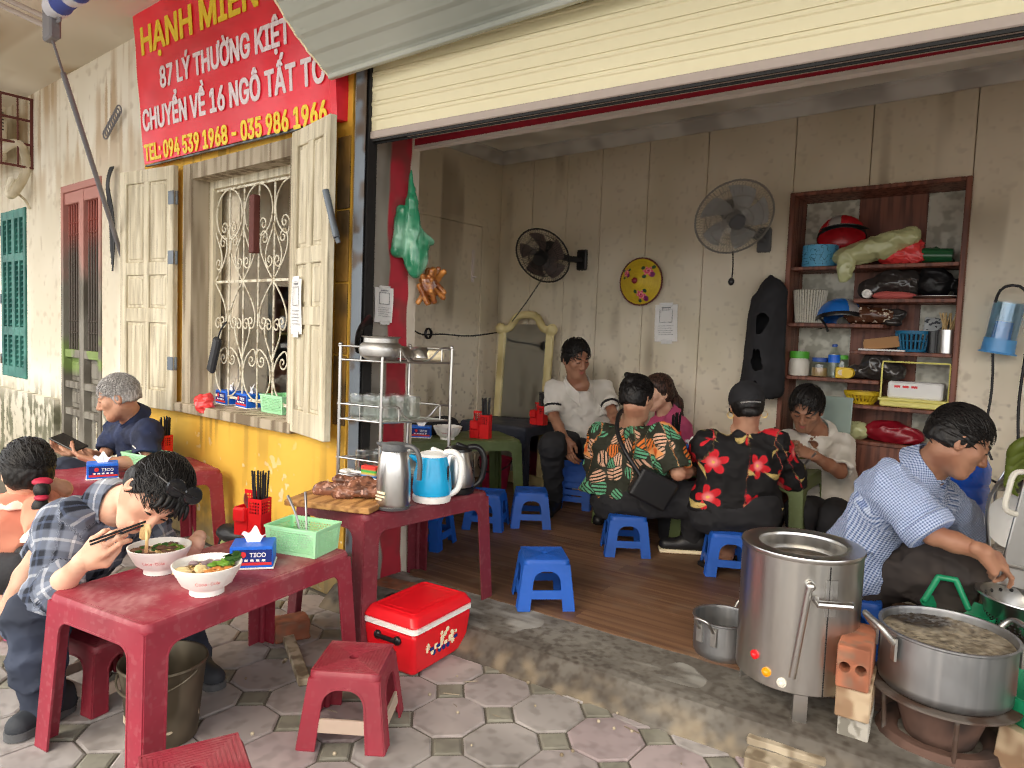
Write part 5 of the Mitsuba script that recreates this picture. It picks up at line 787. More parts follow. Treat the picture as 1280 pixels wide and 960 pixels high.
def helmet(pos, rz, rx, m1, m2, l):
    k = thing('motorbike_helmet', l, 'helmet'); M0 = TM(*pos, rz, rx); t = np.linspace(0, 1.62, 18); sh_ = lathe([(.155 * math.sin(a), .15 * math.cos(a)) for a in t] + [(.148 * math.sin(a), .143 * math.cos(a)) for a in t[::-1]], 40); sh_.apply_scale((1, 1.18, 1)); part(k, 'shell', mv(sh_, M0), m1, smooth=60)
    part(k, 'band', mv(mv(lathe([(.157, -.012), (.16, .0), (.157, .018), (.153, .0)], 40), np.diag([1, 1.18, 1, 1])), M0), 'kettle_black'); st = lathe([(.1572 * math.sin(a), .1522 * math.cos(a)) for a in t], 40); st.apply_scale((1, 1.18, 1)); c = st.triangles_center; ang = np.arctan2(c[:, 1], c[:, 0]); [part(k, 'stripe', mv(st.submesh([np.where((np.abs(ang - w0) < .25) & (c[:, 2] > .01) & (c[:, 2] < .125))[0]], append=True), M0), m2, smooth=60) for w0 in (-1.2, 1.2)]
    part(k, 'visor', mv(thick(14, 6, lambda u, v: ((.15 + .055 * v) * np.cos((u - .5) * 1.7 + math.pi / 2), 1.16 * (.15 + .06 * v) * np.sin((u - .5) * 1.7 + math.pi / 2), .015 - .03 * v), .004), M0), 'kettle_black', smooth=50); part(k, 'strap', mv(tube(spline([(-.14, -.06, -.01), (-.12, -.12, -.06), (-.1, -.14, -.12)], 14), .008, 6), M0), 'kettle_black')
plain('helmet_red', (190, 28, 40), .25, clearcoat=.6); plain('helmet_blue', (24, 104, 190), .25, clearcoat=.6); plain('silver', (200, 200, 200), .3, metal=.6)
mat('tin_print', lambda p, n, uv: mix(C((90, 168, 206)), C((24, 76, 112)), smoothstep(.47, .5, noise(p.x * 46, p.z * 46, p.y * 20)) * smoothstep(.56, .52, noise(p.x * 46, p.z * 46, p.y * 20))), .5)
def cyl_tin(nm, l, c_, m, x, y, z, r, h, ell=1.0, hollow=True):
    pr = [(0, 0), (r * .97, 0), (r, .005), (r, h), (r - .004, h), (r - .005, .006), (0, .006)] if hollow else [(0, 0), (r, 0), (r, h), (0, h)]; mm = lathe(pr, 40); mm.apply_scale((1, ell, 1)); return solo(nm, mv(mm, TM(x, y, z)), m, l, c_, smooth=40)
cyl_tin('round_tin', 'light blue patterned round tin on the top shelf left', 'tin', 'tin_print', sx(1019), 5.32, 2.037, .12, .155)
helmet((sx(1046), 5.27, 2.235), 200, 18, 'helmet_red', 'silver', 'red and white motorbike helmet on top of the blue tin'); helmet((sx(1049, 5.29), 5.30, 1.665), 25, -12, 'helmet_blue', 'silver', 'blue and silver motorbike helmet on the third shelf')
mat('bag_clear_green', C((186, 190, 140)), .2, spec=.6, clearcoat=.5); blob('stuffed_bag', 'pale green stuffed plastic bag bulging over the top shelf', 'plastic bag', 'bag_clear_green', [((-.13, -.02, .03), (.13, .1, .06)), ((0, 0, .08), (.16, .1, .075)), ((.13, .0, .13), (.11, .08, .065)), ((.21, 0, .16), (.05, .05, .05)), ((-.16, -.1, -.06), (.05, .03, .1))], (sx(1088, 5.24), 5.25, 2.07), .016, 12)
blob('red_bag', 'crumpled red plastic bag on the top shelf', 'plastic bag', 'bag_red', [((0, 0, .05), (.15, .08, .06)), ((.06, 0, .11), (.06, .05, .07))], (sx(1122), 5.3, 2.04), .02, 20, seed=3); mat('bottle_green', C((34, 92, 56)), .15, spec=.6); solo('green_bottle', mv(lathe([(0, 0), (.045, 0), (.048, .02), (.048, .17), (.018, .23), (.018, .28), (0, .28)], 28), TM(sx(1185), 5.3, 2.085, 0, ry=-86)), 'bottle_green', 'green glass bottle lying on the top shelf right', 'bottle', smooth=40); blob('green_cloth', 'dark green crumpled plastic behind the lying bottle', 'plastic', 'bottle_green', [((0, 0, .05), (.09, .06, .06)), ((.06, 0, .03), (.07, .06, .04))], (sx(1158, 5.36), 5.36, 2.04), .016, 16)
mat('bag_dark', C((52, 48, 46)), .18, spec=.6, clearcoat=.6); blob('dark_bag', 'dark shiny plastic bag on the second shelf', 'plastic bag', 'bag_dark', [((-.1, 0, .07), (.09, .07, .07)), ((.02, 0, .11), (.11, .08, .09)), ((.12, 0, .1), (.07, .07, .09))], (sx(1108), 5.3, 1.807), .014, 18, seed=6); solo('white_bottle_cap', mv(lathe([(0, 0), (.03, 0), (.03, .05), (.012, .06), (.0, .06)], 20), TM(sx(1083, 5.24), 5.24, 1.84, 0, rx=90)), 'china', 'white bottle cap end poking out of the dark bag', 'bottle'); plain('cloth_salmon', (196, 96, 90), .8); blob('pink_cloth', 'folded salmon pink cloth on the second shelf', 'cloth', 'cloth_salmon', [((0, 0, .02), (.13, .06, .028))], (sx(1115, 5.22), 5.22, 1.808), .006, 18)
blob('cloth_cap', 'black cloth cap on a tray on the second shelf', 'cap', 'black', [((0, 0, .09), (.1, .09, .1)), ((.17, 0, .06), (.075, .07, .06)), ((-.02, 0, .17), (.06, .05, .05))], (sx(1165), 5.31, 1.822), .012, 14); solo('steel_tray', mv(lathe([(0, 0), (.14, 0), (.18, .012), (.18, .016), (.14, .005), (0, .005)], 40), TM(sx(1172, 5.29), 5.31, 1.806)), 'steel_dull', 'round steel tray under the black cap', 'tray', smooth=40)
plain('basket_grey', (206, 202, 186), .6); plain('basket_shade', (120, 116, 104), .7); rb = lathe([(0, 0), (.088, 0), (.112, .24), (.106, .24), (.084, .006), (0, .006)], 36); k = thing('wicker_basket', 'pale grey ribbed basket on the third shelf left', 'basket'); M0 = TM(sx(1011, 5.3), 5.3, 1.637); part(k, 'body', mv(rb, M0), 'basket_shade', smooth=40)
for i in range(36): part(k, 'rib', mv(cyl((.0885, 0, .004), (.1125, 0, .236), .0055, 6), M0 @ TM(rz=10 * i)), 'basket_grey')
mat('nut_bag', lambda p, n, uv: mix(C((86, 52, 34)), C((206, 190, 170)), smoothstep(.6, .66, f3(p, 44))), .25, clearcoat=.6); blob('nut_bag', 'clear bag of dark brown nuts beside the blue helmet', 'bag', 'nut_bag', [((-.06, 0, .06), (.11, .07, .06)), ((.06, 0, .06), (.09, .06, .05))], (sx(1088), 5.28, 1.637), .01, 26); blob('dark_roll', 'dark rolled plastic at the end of the third shelf', 'plastic bag', 'bag_dark', [((0, 0, .06), (.08, .05, .045)), ((-.01, -.02, .01), (.06, .05, .02))], (sx(1116), 5.31, 1.64), .012, 22)
plain('cardboard', (168, 126, 84), .85); solo('cardboard_box', mv(cat(cbox(-.12, .1, -.06, .06, 0, .075, .003), box(-.125, -.05, -.064, -.0605, .01, .06)), TM(sx(1109), 5.30, 1.475, 8, ry=-9)), 'cardboard', 'brown cardboard box tilted on the fourth shelf', 'box'); solo('flat_tray', mv(cbox(-.14, .14, -.09, .09, 0, .012, .003), TM(sx(1108), 5.28, 1.456)), 'paper', 'thin pale tray under the cardboard box', 'tray')
def slit_basket(nm, l, m, x, y, z, r0, r1, h, n=24):
    k = thing(nm, l, 'basket'); M0 = TM(x, y, z); part(k, 'rim', mv(cat(lathe([(r1 - .006, h - .022), (r1 + .004, h - .022), (r1 + .006, h), (r1 - .004, h)], 40), lathe([(0, 0), (r0, 0), (r0 + .004, .018), (r0 - .002, .018), (0, .004)], 40), lathe([((r0 + r1) / 2 - .002, h * .5), ((r0 + r1) / 2 + .003, h * .5), ((r0 + r1) / 2 + .004, h * .56), ((r0 + r1) / 2 - .001, h * .56)], 40)), M0), m, smooth=40)
    for i in range(n): part(k, 'slat', mv(tube([(r0, 0, .012), (r1, 0, h - .015)], [.006, .007], 6), M0 @ TM(rz=360 / n * i)), m)
plain('basket_blue', (24, 104, 142), .45); plain('basket_yellow', (206, 176, 36), .45); slit_basket('blue_basket', 'dark turquoise slotted basket on the fourth shelf', 'basket_blue', sx(1144), 5.31, 1.457, .085, .108, .14); slit_basket('yellow_basket', 'shallow yellow slotted basket on the sixth shelf', 'basket_yellow', sx(1085), 5.30, 1.087, .075, .115, .085)
solo('small_notebook', mv(cbox(-.07, .07, -.012, .012, 0, .17, .003), TM(sx(1168, 5.38), 5.38, 1.52, 10, rx=-8, ry=6)), 'print_news' if 'print_news' in scene else mat('print_news', lambda p, n, uv: mix(C((176, 180, 180)), C((70, 74, 80)), smoothstep(.52, .6, noise(p.x * 60, p.z * 90))), .7), 'grey printed booklet leaning behind the blue basket', 'booklet')
k = thing('chopstick_tin', 'dark and silver metal can full of bamboo sticks', 'can'); q = (sx(1187, 5.28), 5.27, 1.457); part(k, 'can', mv(lathe([(0, 0), (.06, 0), (.06, .15), (.056, .15), (.055, .006), (0, .006)], 32), TM(*q)), 'steel', smooth=40); plain('bamboo', (200, 172, 120), .7)
for i in range(16): part(k, 'stick', mv(cyl((rg.uniform(-.03, .03), rg.uniform(-.03, .03), .05), (rg.uniform(-.06, .06), rg.uniform(-.05, .05), .26), .004, 5), TM(*q)), 'bamboo')
cyl_tin('dark_canister', 'narrow black canister beside the metal can', 'canister', 'kettle_black', sx(1168, 5.25), 5.25, 1.457, .03, .14, hollow=False); cyl_tin('dark_canister', 'wider black canister behind the metal can', 'canister', 'kettle_black', sx(1196, 5.36), 5.36, 1.457, .06, .15, hollow=False)
def jar(nm, l, x, y, z, r, h, body, lidm, lidh=.03, fillm=None):
    k = thing(nm, l, 'jar'); M0 = TM(x, y, z); part(k, 'body', mv(lathe([(0, 0), (r * .95, 0), (r, .01), (r, h * .8), (r * .8, h), (0, h)], 32), M0), body, smooth=40); part(k, 'lid', mv(lathe([(0, h), (r * .92, h), (r * .95, h + .004), (r * .95, h + lidh), (0, h + lidh)], 32), M0), lidm, smooth=35)
    if fillm: part(k, 'contents', mv(lathe([(0, .004), (r * .9, .004), (r * .9, h * .6), (0, h * .6)], 28), M0), fillm)
plain('lid_green', (82, 168, 52), .4); plain('lid_blue', (52, 84, 160), .4); plain('ceramic_white', (206, 202, 190), .35); plain('yellow_pack', (226, 190, 40), .4); plain('spice', (178, 140, 96), .8)
jar('storage_jar', 'white ceramic jar with bright green lid on the fifth shelf', sx(1004), 5.27, 1.257, .07, .125, 'ceramic_white', 'lid_green', .05); jar('storage_jar', 'spice jar with purple blue lid on the fifth shelf', sx(1030), 5.27, 1.257, .055, .105, 'jar_glass', 'lid_blue', .03, 'spice'); jar('storage_jar', 'small jar with green lid behind the yellow packets', sx(1056), 5.30, 1.257, .042, .13, 'jar_glass', 'lid_green', .03, 'spice')
k = thing('water_bottle', 'small clear water bottle with blue label and cap', 'bottle'); M0 = TM(sx(1046, 5.25), 5.25, 1.257); part(k, 'body', mv(lathe([(0, 0), (.036, 0), (.038, .02), (.034, .07), (.038, .1), (.036, .17), (.016, .205), (.014, .215), (0, .215)], 28), M0), 'jar_glass', smooth=40); part(k, 'label', mv(lathe([(.0385, .105), (.0388, .16), (.0375, .16), (.0375, .105)], 28), M0), 'tissue_blue'); part(k, 'cap', mv(lathe([(0, .215), (.017, .215), (.017, .235), (0, .236)], 20), M0), 'lid_blue')
k = thing('yellow_packet', 'yellow printed cardboard cup on the fifth shelf, left one', 'packet'); part(k, 'body', mv(cbox(-.035, .035, -.03, .03, 0, .075, .006), TM(sx(1056, 5.22), 5.225, 1.257, 8)), 'yellow_pack'); part(k, 'print', mv(mv(lathe([(0, 0), (.02, 0), (.02, .002), (0, .002)], 16), TM(0, -.03, .04, rx=90)), TM(sx(1056, 5.22), 5.225, 1.257, 8)), 'cream_print'); solo('yellow_packet', mv(lathe([(0, 0), (.036, 0), (.036, .06), (0, .06)], 24), TM(sx(1067, 5.22), 5.21, 1.297, 0, rx=90)), 'yellow_pack', 'round yellow packet lying on the fifth shelf', 'packet')
blob('dark_bag', 'dark grey plastic bag on the fifth shelf', 'plastic bag', 'bag_dark', [((-.1, 0, .05), (.08, .06, .05)), ((.02, 0, .1), (.1, .07, .1)), ((.12, 0, .06), (.07, .07, .06))], (sx(1098), 5.29, 1.258), .014, 18, seed=9)
k = thing('cake_box', 'clear domed food box with pale yellow base on the sixth shelf', 'food box'); q = (sx(1153), 5.28, 1.088); plain('cream_yellow', (220, 212, 120), .45); part(k, 'base', mv(cat(rbox(-.2, .2, -.1, .1, 0, .045, .015), rbox(-.21, .21, -.105, .105, .04, .06, .008)), TM(*q)), 'cream_yellow'); glass('smoky', [.62, .60, .52]); part(k, 'cover', mv(thick(24, 6, lambda u, v: (.195 * np.clip(1.35 * np.cos(math.pi * (1 - u)), -1, 1), -.09 + .18 * v, .06 + .24 * np.clip(1.5 * np.sin(math.pi * u), 0, 1)), .003), TM(*q)), 'smoky', smooth=50); part(k, 'edge', mv(tube([(.195 * np.clip(1.35 * math.cos(math.pi * (1 - u)), -1, 1), -.092, .06 + .24 * np.clip(1.5 * math.sin(math.pi * u), 0, 1)) for u in np.linspace(0, 1, 30)], .006, 6), TM(*q)), 'cream_yellow', smooth=50); part(k, 'contents', mv(cbox(-.16, .16, -.07, .07, .06, .17, .01), TM(*q)), 'paper'); part(k, 'print', mv(cat(*[box(-.12 + .05 * i, -.085 + .05 * i, -.0725, -.0705, .13, .145) for i in range(3)]), TM(*q)), 'print_red')
blob('clear_bag_of_food', 'clear bag with yellowish food on the lowest shelf', 'bag', 'bag_clear_green', [((0, 0, .06), (.12, .07, .06))], (sx(1075, 5.26), 5.26, .842), .016, 18, seed=4); mat('bag_darkred', C((136, 18, 34)), .3, clearcoat=.4); blob('red_bag', 'dark red plastic bag on the lowest shelf', 'plastic bag', 'bag_darkred', [((0, 0, .07), (.16, .08, .07)), ((.12, 0, .05), (.1, .07, .05))], (sx(1120, 5.27), 5.27, .842), .016, 14, seed=5)
solo('tempered_pane', mv(cat(rbox(-.13, .13, -.006, .006, 0, .36, .005)), TM(*(ony(1036, 560, 5.12)), -4, rx=-4)), mat('panel_glass', C((150, 168, 160)), .15, spec=.6), 'grey glass panel with pale green edge behind the man in the white shirt', 'glass panel')
# ================================================================ fans, hat, jacket, mirror, cords
plain('guard_wire', (150, 148, 142), .35, metal=.5); plain('guard_black', (30, 30, 32), .4); mat('fan_blade_grey', C((158, 160, 160)), .3); mat('fan_blade_red', C((92, 78, 74)), .35)
def fan(c, dn, R_, mg, mb, mm, wallpt, l, cord):
    k = thing('wall_fan', l, 'fan'); n = np.array(dn) / np.linalg.norm(dn); M0 = frame(c, np.cross([0, 0, 1], n), np.cross(n, np.cross([0, 0, 1], n)))
    dome = lambda r, s: s * (.075 - .055 * (r / R_) ** 2.2)
    g = [tube([(R_ * math.cos(a), R_ * math.sin(a), 0) for a in np.linspace(0, 2 * math.pi, 49)[:-1]], .0075, 6, True)]
    for r in (.4, .68): g.append(tube([(R_ * r * math.cos(a), R_ * r * math.sin(a), dome(R_ * r, 1)) for a in np.linspace(0, 2 * math.pi, 37)[:-1]], .0028, 5, True)); g.append(tube([(R_ * r * math.cos(a), R_ * r * math.sin(a), dome(R_ * r, -1)) for a in np.linspace(0, 2 * math.pi, 37)[:-1]], .0028, 5, True))
    part(k, 'guard_ring', mv(cat(g), M0), mg); sp = []
    for i in range(72):
        a = i * 2 * math.pi / 72
        for s in (1, -1): rr = np.linspace(.06, R_, 6); sp.append(tube(np.c_[rr * math.cos(a), rr * math.sin(a), [dome(x, s) if x < R_ * .99 else 0 for x in rr]], .0016, 4))
    part(k, 'guard_wires', mv(cat(sp), M0), mg, kind='stuff')
    for i in range(5):
        a0 = i * 2 * math.pi / 5; part(k, 'blade', mv(thick(12, 8, lambda u, v: ((.05 + (R_ * .86 - .05) * u) * np.cos(a0 + (v - .5) * (1.05 - .25 * u) + .35 * u), (.05 + (R_ * .86 - .05) * u) * np.sin(a0 + (v - .5) * (1.05 - .25 * u) + .35 * u), (v - .5) * -.045), .003), M0), mb, smooth=60)
    part(k, 'hub', mv(lathe([(0, -.02), (.05, -.02), (.06, .0), (.06, .06), (.05, .085), (0, .088)], 28), M0), mm, smooth=40); part(k, 'motor', mv(lathe([(0, -.2), (.05, -.19), (.068, -.15), (.07, -.08), (.055, -.04), (0, -.04)], 28), M0), mm, smooth=40)
    b = np.array(c) - n * .14; part(k, 'bracket', cat(tube(spline([b, b * .5 + np.array(wallpt) * .5 - (0, 0, .03), wallpt], 8), .028, 8), cbox(wallpt[0] - .05, wallpt[0] + .05, 5.16, 5.2, wallpt[2] - .09, wallpt[2] + .09, .01)), mm)
    part(k, 'cord', tube(spline(cord, 14), .005, 5), 'guard_black'); 
    return k
def fdirn(c, a, b): v = EYE - c; v /= np.linalg.norm(v); n = v + a * CAM[0] + b * CAM[1]; return n / np.linalg.norm(n)
c2 = at(918, 272, 4.82); e2 = at(914, 352, 5.0); fan(c2, fdirn(c2, .36, -.52), .272, 'guard_wire', 'fan_blade_grey', 'grey_plastic', (c2[0] + .06, 5.18, c2[2] - .1), 'grey wall fan with pull cord left of the wall cabinet', [at(916, 315, 4.75), at(916, 335, 4.85), e2]); solo('cord_knob', sph(e2, .022, (1, 1, 1.3), 8), 'guard_black', 'black knob at the end of the fan pull cord', 'knob')
c1 = at(678, 320, 5.95); fan(c1, fdirn(c1, -.62, -.66), .25, 'guard_black', 'fan_blade_red', 'guard_black', (c1[0] + .16, 5.18, c1[2]), 'black wall fan with dark brown blades above the cream framed mirror', [at(683, 340, 5.95), at(662, 372, 6.1), at(640, 402, 6.35)])
k = thing('conical_hat', 'yellow conical hat printed with pink flowers on the back wall', 'hat'); hc = ony(801, 352, 5.16); HR = .193
def m_hat(p, n, uv):
    c = mix(C((214, 186, 44)), C((186, 154, 26)), .35 * smoothstep(.3, .7, noise(dr.sqrt(uv.x * uv.x + uv.y * uv.y) * 90, 0)) + .3 * fbm(uv.x * 9, uv.y * 9))
    for fx, fy, s in ((.44, .42, .24), (.16, -.58, .24), (-.62, .36, .2)):
        dx, dy = uv.x - fx, uv.y - fy; r = dr.sqrt(dx * dx + dy * dy) / s; a = dr.atan2(dy, dx); pet = .72 + .2 * dr.cos(a * 6) + .1 * (noise(uv.x * 30, uv.y * 30) - .5)
        lf_ = smoothstep(.34, .30, dr.sqrt(dr.square(dx / s + .95) + dr.square(dy / s - .55))) + smoothstep(.34, .30, dr.sqrt(dr.square(dx / s - .8) + dr.square(dy / s - .7))) + smoothstep(.34, .3, dr.sqrt(dr.square(dx / s + .4) + dr.square(dy / s + 1.0))); c = mix(c, C((44, 74, 44)), dr.minimum(lf_, 1.)); c = mix(c, C((120, 30, 96)), smoothstep(.5, .46, dr.sqrt(dr.square(dx / s - .75) + dr.square(dy / s + .6))))
        c = mix(c, mix(C((220, 74, 110)), C((240, 160, 170)), smoothstep(.5, .9, .5 + .5 * dr.cos(r * 14 + a))), smoothstep(pet, pet - .06, r)); c = mix(c, C((110, 20, 40)), smoothstep(.14, .1, r))
    return c
mat('hat_print', m_hat, .55); hm, huv = grid(48, 10, lambda u, v: (HR * v * np.cos(u * 2 * np.pi), -(.115 * (1 - v)) - .0, HR * v * np.sin(u * 2 * np.pi))); hm.vertices += hc; uvh = np.c_[(hm.vertices[:, 0] - hc[0]) / HR, (hm.vertices[:, 2] - hc[2]) / HR]
part(k, 'cone', hm, 'hat_print', smooth=True, uv=uvh); part(k, 'rim', mv(tube([(HR * math.cos(a), 0, HR * math.sin(a)) for a in np.linspace(0, 2 * math.pi, 49)[:-1]], .007, 6, True), TM(*hc)), 'rust_red'); part(k, 'tip', mv(mv(lathe([(0, .012), (.02, .003), (.026, -.006), (0, -.006)], 16), TM(0, -.112, 0, rx=90)), TM(*hc)), 'bag_darkred')
mat('cloth_black', lambda p, n, uv: mix((.012, .012, .014), (.022, .022, .026), f3(p, 14)), .85)
f = Fld((-.24, -.14, -.95), (.24, .1, .08), .012); f.chain([(.0, 0, .02), (.02, -.01, -.1), (0, -.02, -.3), (-.02, -.02, -.84)], [.015, .085, .11, .125], .05).cone((.06, 0, -.12), (.09, 0, -.8), .05, .055, .03).cone((-.07, -.02, -.16), (-.11, -.02, -.78), .045, .055, .03).cut((0, 0, -.86), (0, 0, -1)).crease(.011, [[12, 0, 0], [0, 12, 0], [0, 0, 2.5]], 6); solo('black_jacket', mv(f.mesh(), TM(*(ony(963, 348, 5.1)))), 'cloth_black', 'black jacket hanging on the wall left of the cabinet', 'jacket', smooth=True)
mat('frame_cream', lambda p, n, uv: mix(C((222, 208, 154)), C((188, 172, 118)), smoothstep(.35, .7, f3(p, 6))), .45); k = thing('standing_mirror', 'tall cream framed mirror with curled crest leaning in the corner', 'mirror'); ml = ony(628, 410, 5.12); mr = ony(688, 412, 5.06); ma = np.array([ml[0] - .02, 5.06, .1]); MM = frame(ma, (1, 0, 0), (0, .05, 1)); w_ = mr[0] - ml[0] + .02; h_ = 1.42
part(k, 'post', mv(cbox(0, .075, 0, h_, 0, .04, .008), MM), 'frame_cream'); part(k, 'post', mv(cbox(w_ - .075, w_, 0, h_, 0, .04, .008), MM), 'frame_cream'); part(k, 'foot', mv(cbox(-.02, w_ + .02, 0, .1, -.005, .05, .008), MM), 'frame_cream')
cr = spline([(0.02, h_ + .01, .02), (.12, h_ + .03, .02), (w_ * .3, h_ + .12, .02), (w_ * .5, h_ + .15, .02), (w_ * .7, h_ + .12, .02), (w_ - .12, h_ + .03, .02), (w_ - .02, h_ + .01, .02)], 30); part(k, 'crest', mv(cat(tube(cr, .036, 10), sph((0.015, h_ + .015, .03), .055, (1, 1, .8), 10), sph((w_ - .015, h_ + .015, .03), .055, (1, 1, .8), 10)), MM), 'frame_cream', smooth=50); part(k, 'glass', mv(box(.07, w_ - .07, .09, h_ + .06, .008, .014), MM), 'mirror_glass')
plain('bucket_pink', (172, 36, 74), .35); k = thing('pink_bucket', 'dark pink plastic bucket under the navy table', 'bucket'); part(k, 'body', mv(lathe([(0, 0), (.11, 0), (.145, .26), (.155, .265), (.153, .275), (.138, .27), (.105, .008), (0, .008)], 36), TM(-3.98, 4.72, .1)), 'bucket_pink', smooth=40); part(k, 'handle', mv(tube([(.155 * math.cos(a), .155 * math.sin(a), .26 - .09 * math.sin(a)) for a in np.linspace(0, math.pi, 20)], .005, 6), TM(-3.98, 4.72, .1, 200)), 'guard_black')
solo('wall_cable', cat(tube(spline([(-4.425, 4.06, 1.56), (-4.425, 4.09, 1.50), (-4.42, 4.37, 1.455), (-4.42, 4.75, 1.45), (-4.35, 5.15, 1.50)], 30), .0065, 6), *[tube([(-4.42 + .01 * i, 4.26 + .035 * math.cos(a), 1.46 + .045 * math.sin(a)) for a in np.linspace(0, 6.28, 14)], .005, 5) for i in range(3)]), 'guard_black', 'black cable with a small coil strung along the left wall', 'cable')
k = thing('blue_beaker', 'blue translucent plastic beaker hanging upside down on the back wall', 'beaker'); glass('beaker_clear', [.72, .84, .92]); plain('beaker_blue', (84, 150, 206), .3); jt, jb = ony(1262, 378, 5.1), ony(1246, 442, 5.1); JM = frame(jb, np.cross((0, 1, 0), jt - jb), (0, 1, 0)); JM = np.array(JM); dj = (jt - jb); Lj = np.linalg.norm(dj); dj /= Lj; JM = np.eye(4); JM[:3, 2] = dj; JM[:3, 1] = (0, 1, 0); JM[:3, 0] = np.cross((0, 1, 0), dj); JM[:3, 3] = jb
part(k, 'base', mv(lathe([(0, 0), (.098, 0), (.1, .008), (.088, .012), (.084, .09), (0, .09)], 36), JM), 'beaker_blue', smooth=40); part(k, 'cup', mv(lathe([(.082, .09), (.082, Lj), (.079, Lj), (.079, .09)], 36), JM), 'beaker_clear', smooth=40); part(k, 'inner', mv(lathe([(0, .09), (.05, .09), (.045, Lj * .62), (0, Lj * .62)], 28), JM), 'beaker_blue', smooth=40); part(k, 'cord', cat(tube(spline([jt + (-.07, 0, .0), jt + (-.03, -.02, .09), jt + (.05, -.02, .09), jt + (.09, 0, -.02), jt + (.1, 0, -.2), ony(1274, 500, 5.12), ony(1276, 600, 5.12)], 40), .009, 6), tube(spline([jb + (-.02, 0, 0), ony(1238, 500, 5.12), ony(1234, 560, 5.1), ony(1240, 575, 5.08)], 20), .008, 6)), 'guard_black', smooth=60)
solo('floor_cable', tube(spline([ony(1218, 578, 5.1), ony(1228, 592, 5.1), ony(1250, 605, 5.08), ony(1280, 615, 5.08)], 14), .008, 6), 'guard_black', 'black cable looping along the wall behind the cook', 'cable')
solo('ceiling_lamp', mv(cat(lathe([(0, 0), (.1, 0), (.1, .015), (.03, .02), (0, .02)], 24), tube(spline([(.05, 0, -.01), (.2, .02, -.02), (.3, 0, 0)], 10), .012, 6)), TM(-2.55, 4.4, 3.17, 0, rx=0)), 'plastic_dark', 'dark unlit fitting hanging from the grey ceiling', 'ceiling fitting') if False else None
f = Fld((-.4, -.25, -.03), (.4, .25, .2), .012); f.cone((-.25, 0, .02), (.25, .02, .03), .03, .03, .02).ell((0, 0, .04), (.26, .1, .07), k=.04).ell((.12, .02, .08), (.12, .08, .06), k=.05).ripple(.02, 12, 3).cut((0, 0, 0), (0, 0, -1)); solo('black_cloth', mv(f.mesh(), TM(-4.02, 3.95, .652, 65)), 'cloth_black', 'black jacket or cloth heaped on the olive table by the left wall', 'cloth', smooth=True)
# ================================================================ people
HS = 1.17
def U(v): v = np.asarray(v, float); return v / np.linalg.norm(v)
def cam3(a, b, c): return a * CAM[0] + b * CAM[1] + c * CAM[2]        # a direction given along right, up and away as the camera stands
def hframe(fwd, up): f_ = U(fwd); u_ = np.asarray(up, float); u_ = U(u_ - f_ * (u_ @ f_)); return np.stack([np.cross(f_, u_), f_, u_], 1)   # columns right, front, up
def skin(nm, c): mat(nm, lambda p, n, uv: mix(C(c), C([c[0] * .86, c[1] * .76, c[2] * .72]), smoothstep(.35, .75, f3(p, 16)) * .7), .48, spec=.4)
skin('skin_fair', (224, 180, 154)); skin('skin_tan', (188, 142, 116)); skin('skin_brown', (160, 116, 92))
def hairmat(nm, a, b): mat(nm, lambda p, n, uv: mix(C(a), C(b), smoothstep(.3, .8, noise(p.x * 200, p.y * 200, p.z * 50))), .5, spec=.35)
hairmat('hair_black', (16, 14, 14), (30, 27, 26)); hairmat('hair_grey', (128, 126, 124), (176, 174, 172)); hairmat('hair_brown', (36, 24, 20), (74, 50, 40))
plain('eye_dark', (30, 20, 18), .2); plain('lip', (176, 96, 88), .45); plain('eye_white', (210, 200, 190), .3)
def head_fld(c, R, s, neck, lo_up=.0, nr=.052):
    W = lambda x, y, z: c + R @ (np.array([x, y, z]) * s)
    P_ = np.array([c, neck, W(0, .12, 0), W(0, -.11, 0), W(.09, 0, 0), W(-.09, 0, 0), W(0, 0, .13), W(0, 0, -.13)]); f = Fld(P_.min(0) - .07, P_.max(0) + .07, .0046)
    E = lambda ce, r, k=.02, op='+': f.ell(W(*ce), np.array(r) * s, R, k * s, op); N = lambda a, b, ra, rb, k=.02, op='+': f.cone(W(*a), W(*b), ra * s, rb * s, k * s, op)
    E((0, -.012, .032), (.075, .094, .082)); E((0, .028, -.03), (.061, .064, .082), .035); E((0, .062, -.096), (.026, .022, .022), .035)
    for q in (-1, 1):
        N((q * .052, .0, -.05), (q * .02, .06, -.098), .02, .017, .025); E((q * .043, .058, -.018), (.022, .02, .02), .022); E((q * .033, .094, .006), (.017, .011, .0095), .012, '-'); E((q * .0315, .0795, .004), (.0135, .011, .0115), .004); N((q * .012, .084, .024), (q * .046, .07, .024), .010, .008, .012)
        E((q * .079, -.008, -.006), (.011, .02, .033), .006); E((q * .086, -.002, -.002), (.006, .010, .018), .004, '-'); E((q * .0125, .096, -.036), (.0095, .0105, .008), .006)
    N((0, .086, .018), (0, .108, -.03), .0085, .0125, .008); E((0, .100, -.036), (.012, .011, .009), .006)
    N((-.02, .083, -.0595), (.02, .083, -.0595), .0075, .0075, .006); N((-.017, .081, -.0725), (.017, .081, -.0725), .0085, .0085, .006); N((-.026, .094, -.0655), (.026, .094, -.0655), .0026, .0026, .003, '-')
    f.cone(W(0, -.022, -.05), neck, .056 * s, nr * s * 1.12, .03 * s); f.cone(neck, neck + (neck - W(0, -.02, -.05)) * .25, nr * s * 1.15, .075 * s, .04 * s); return f, W
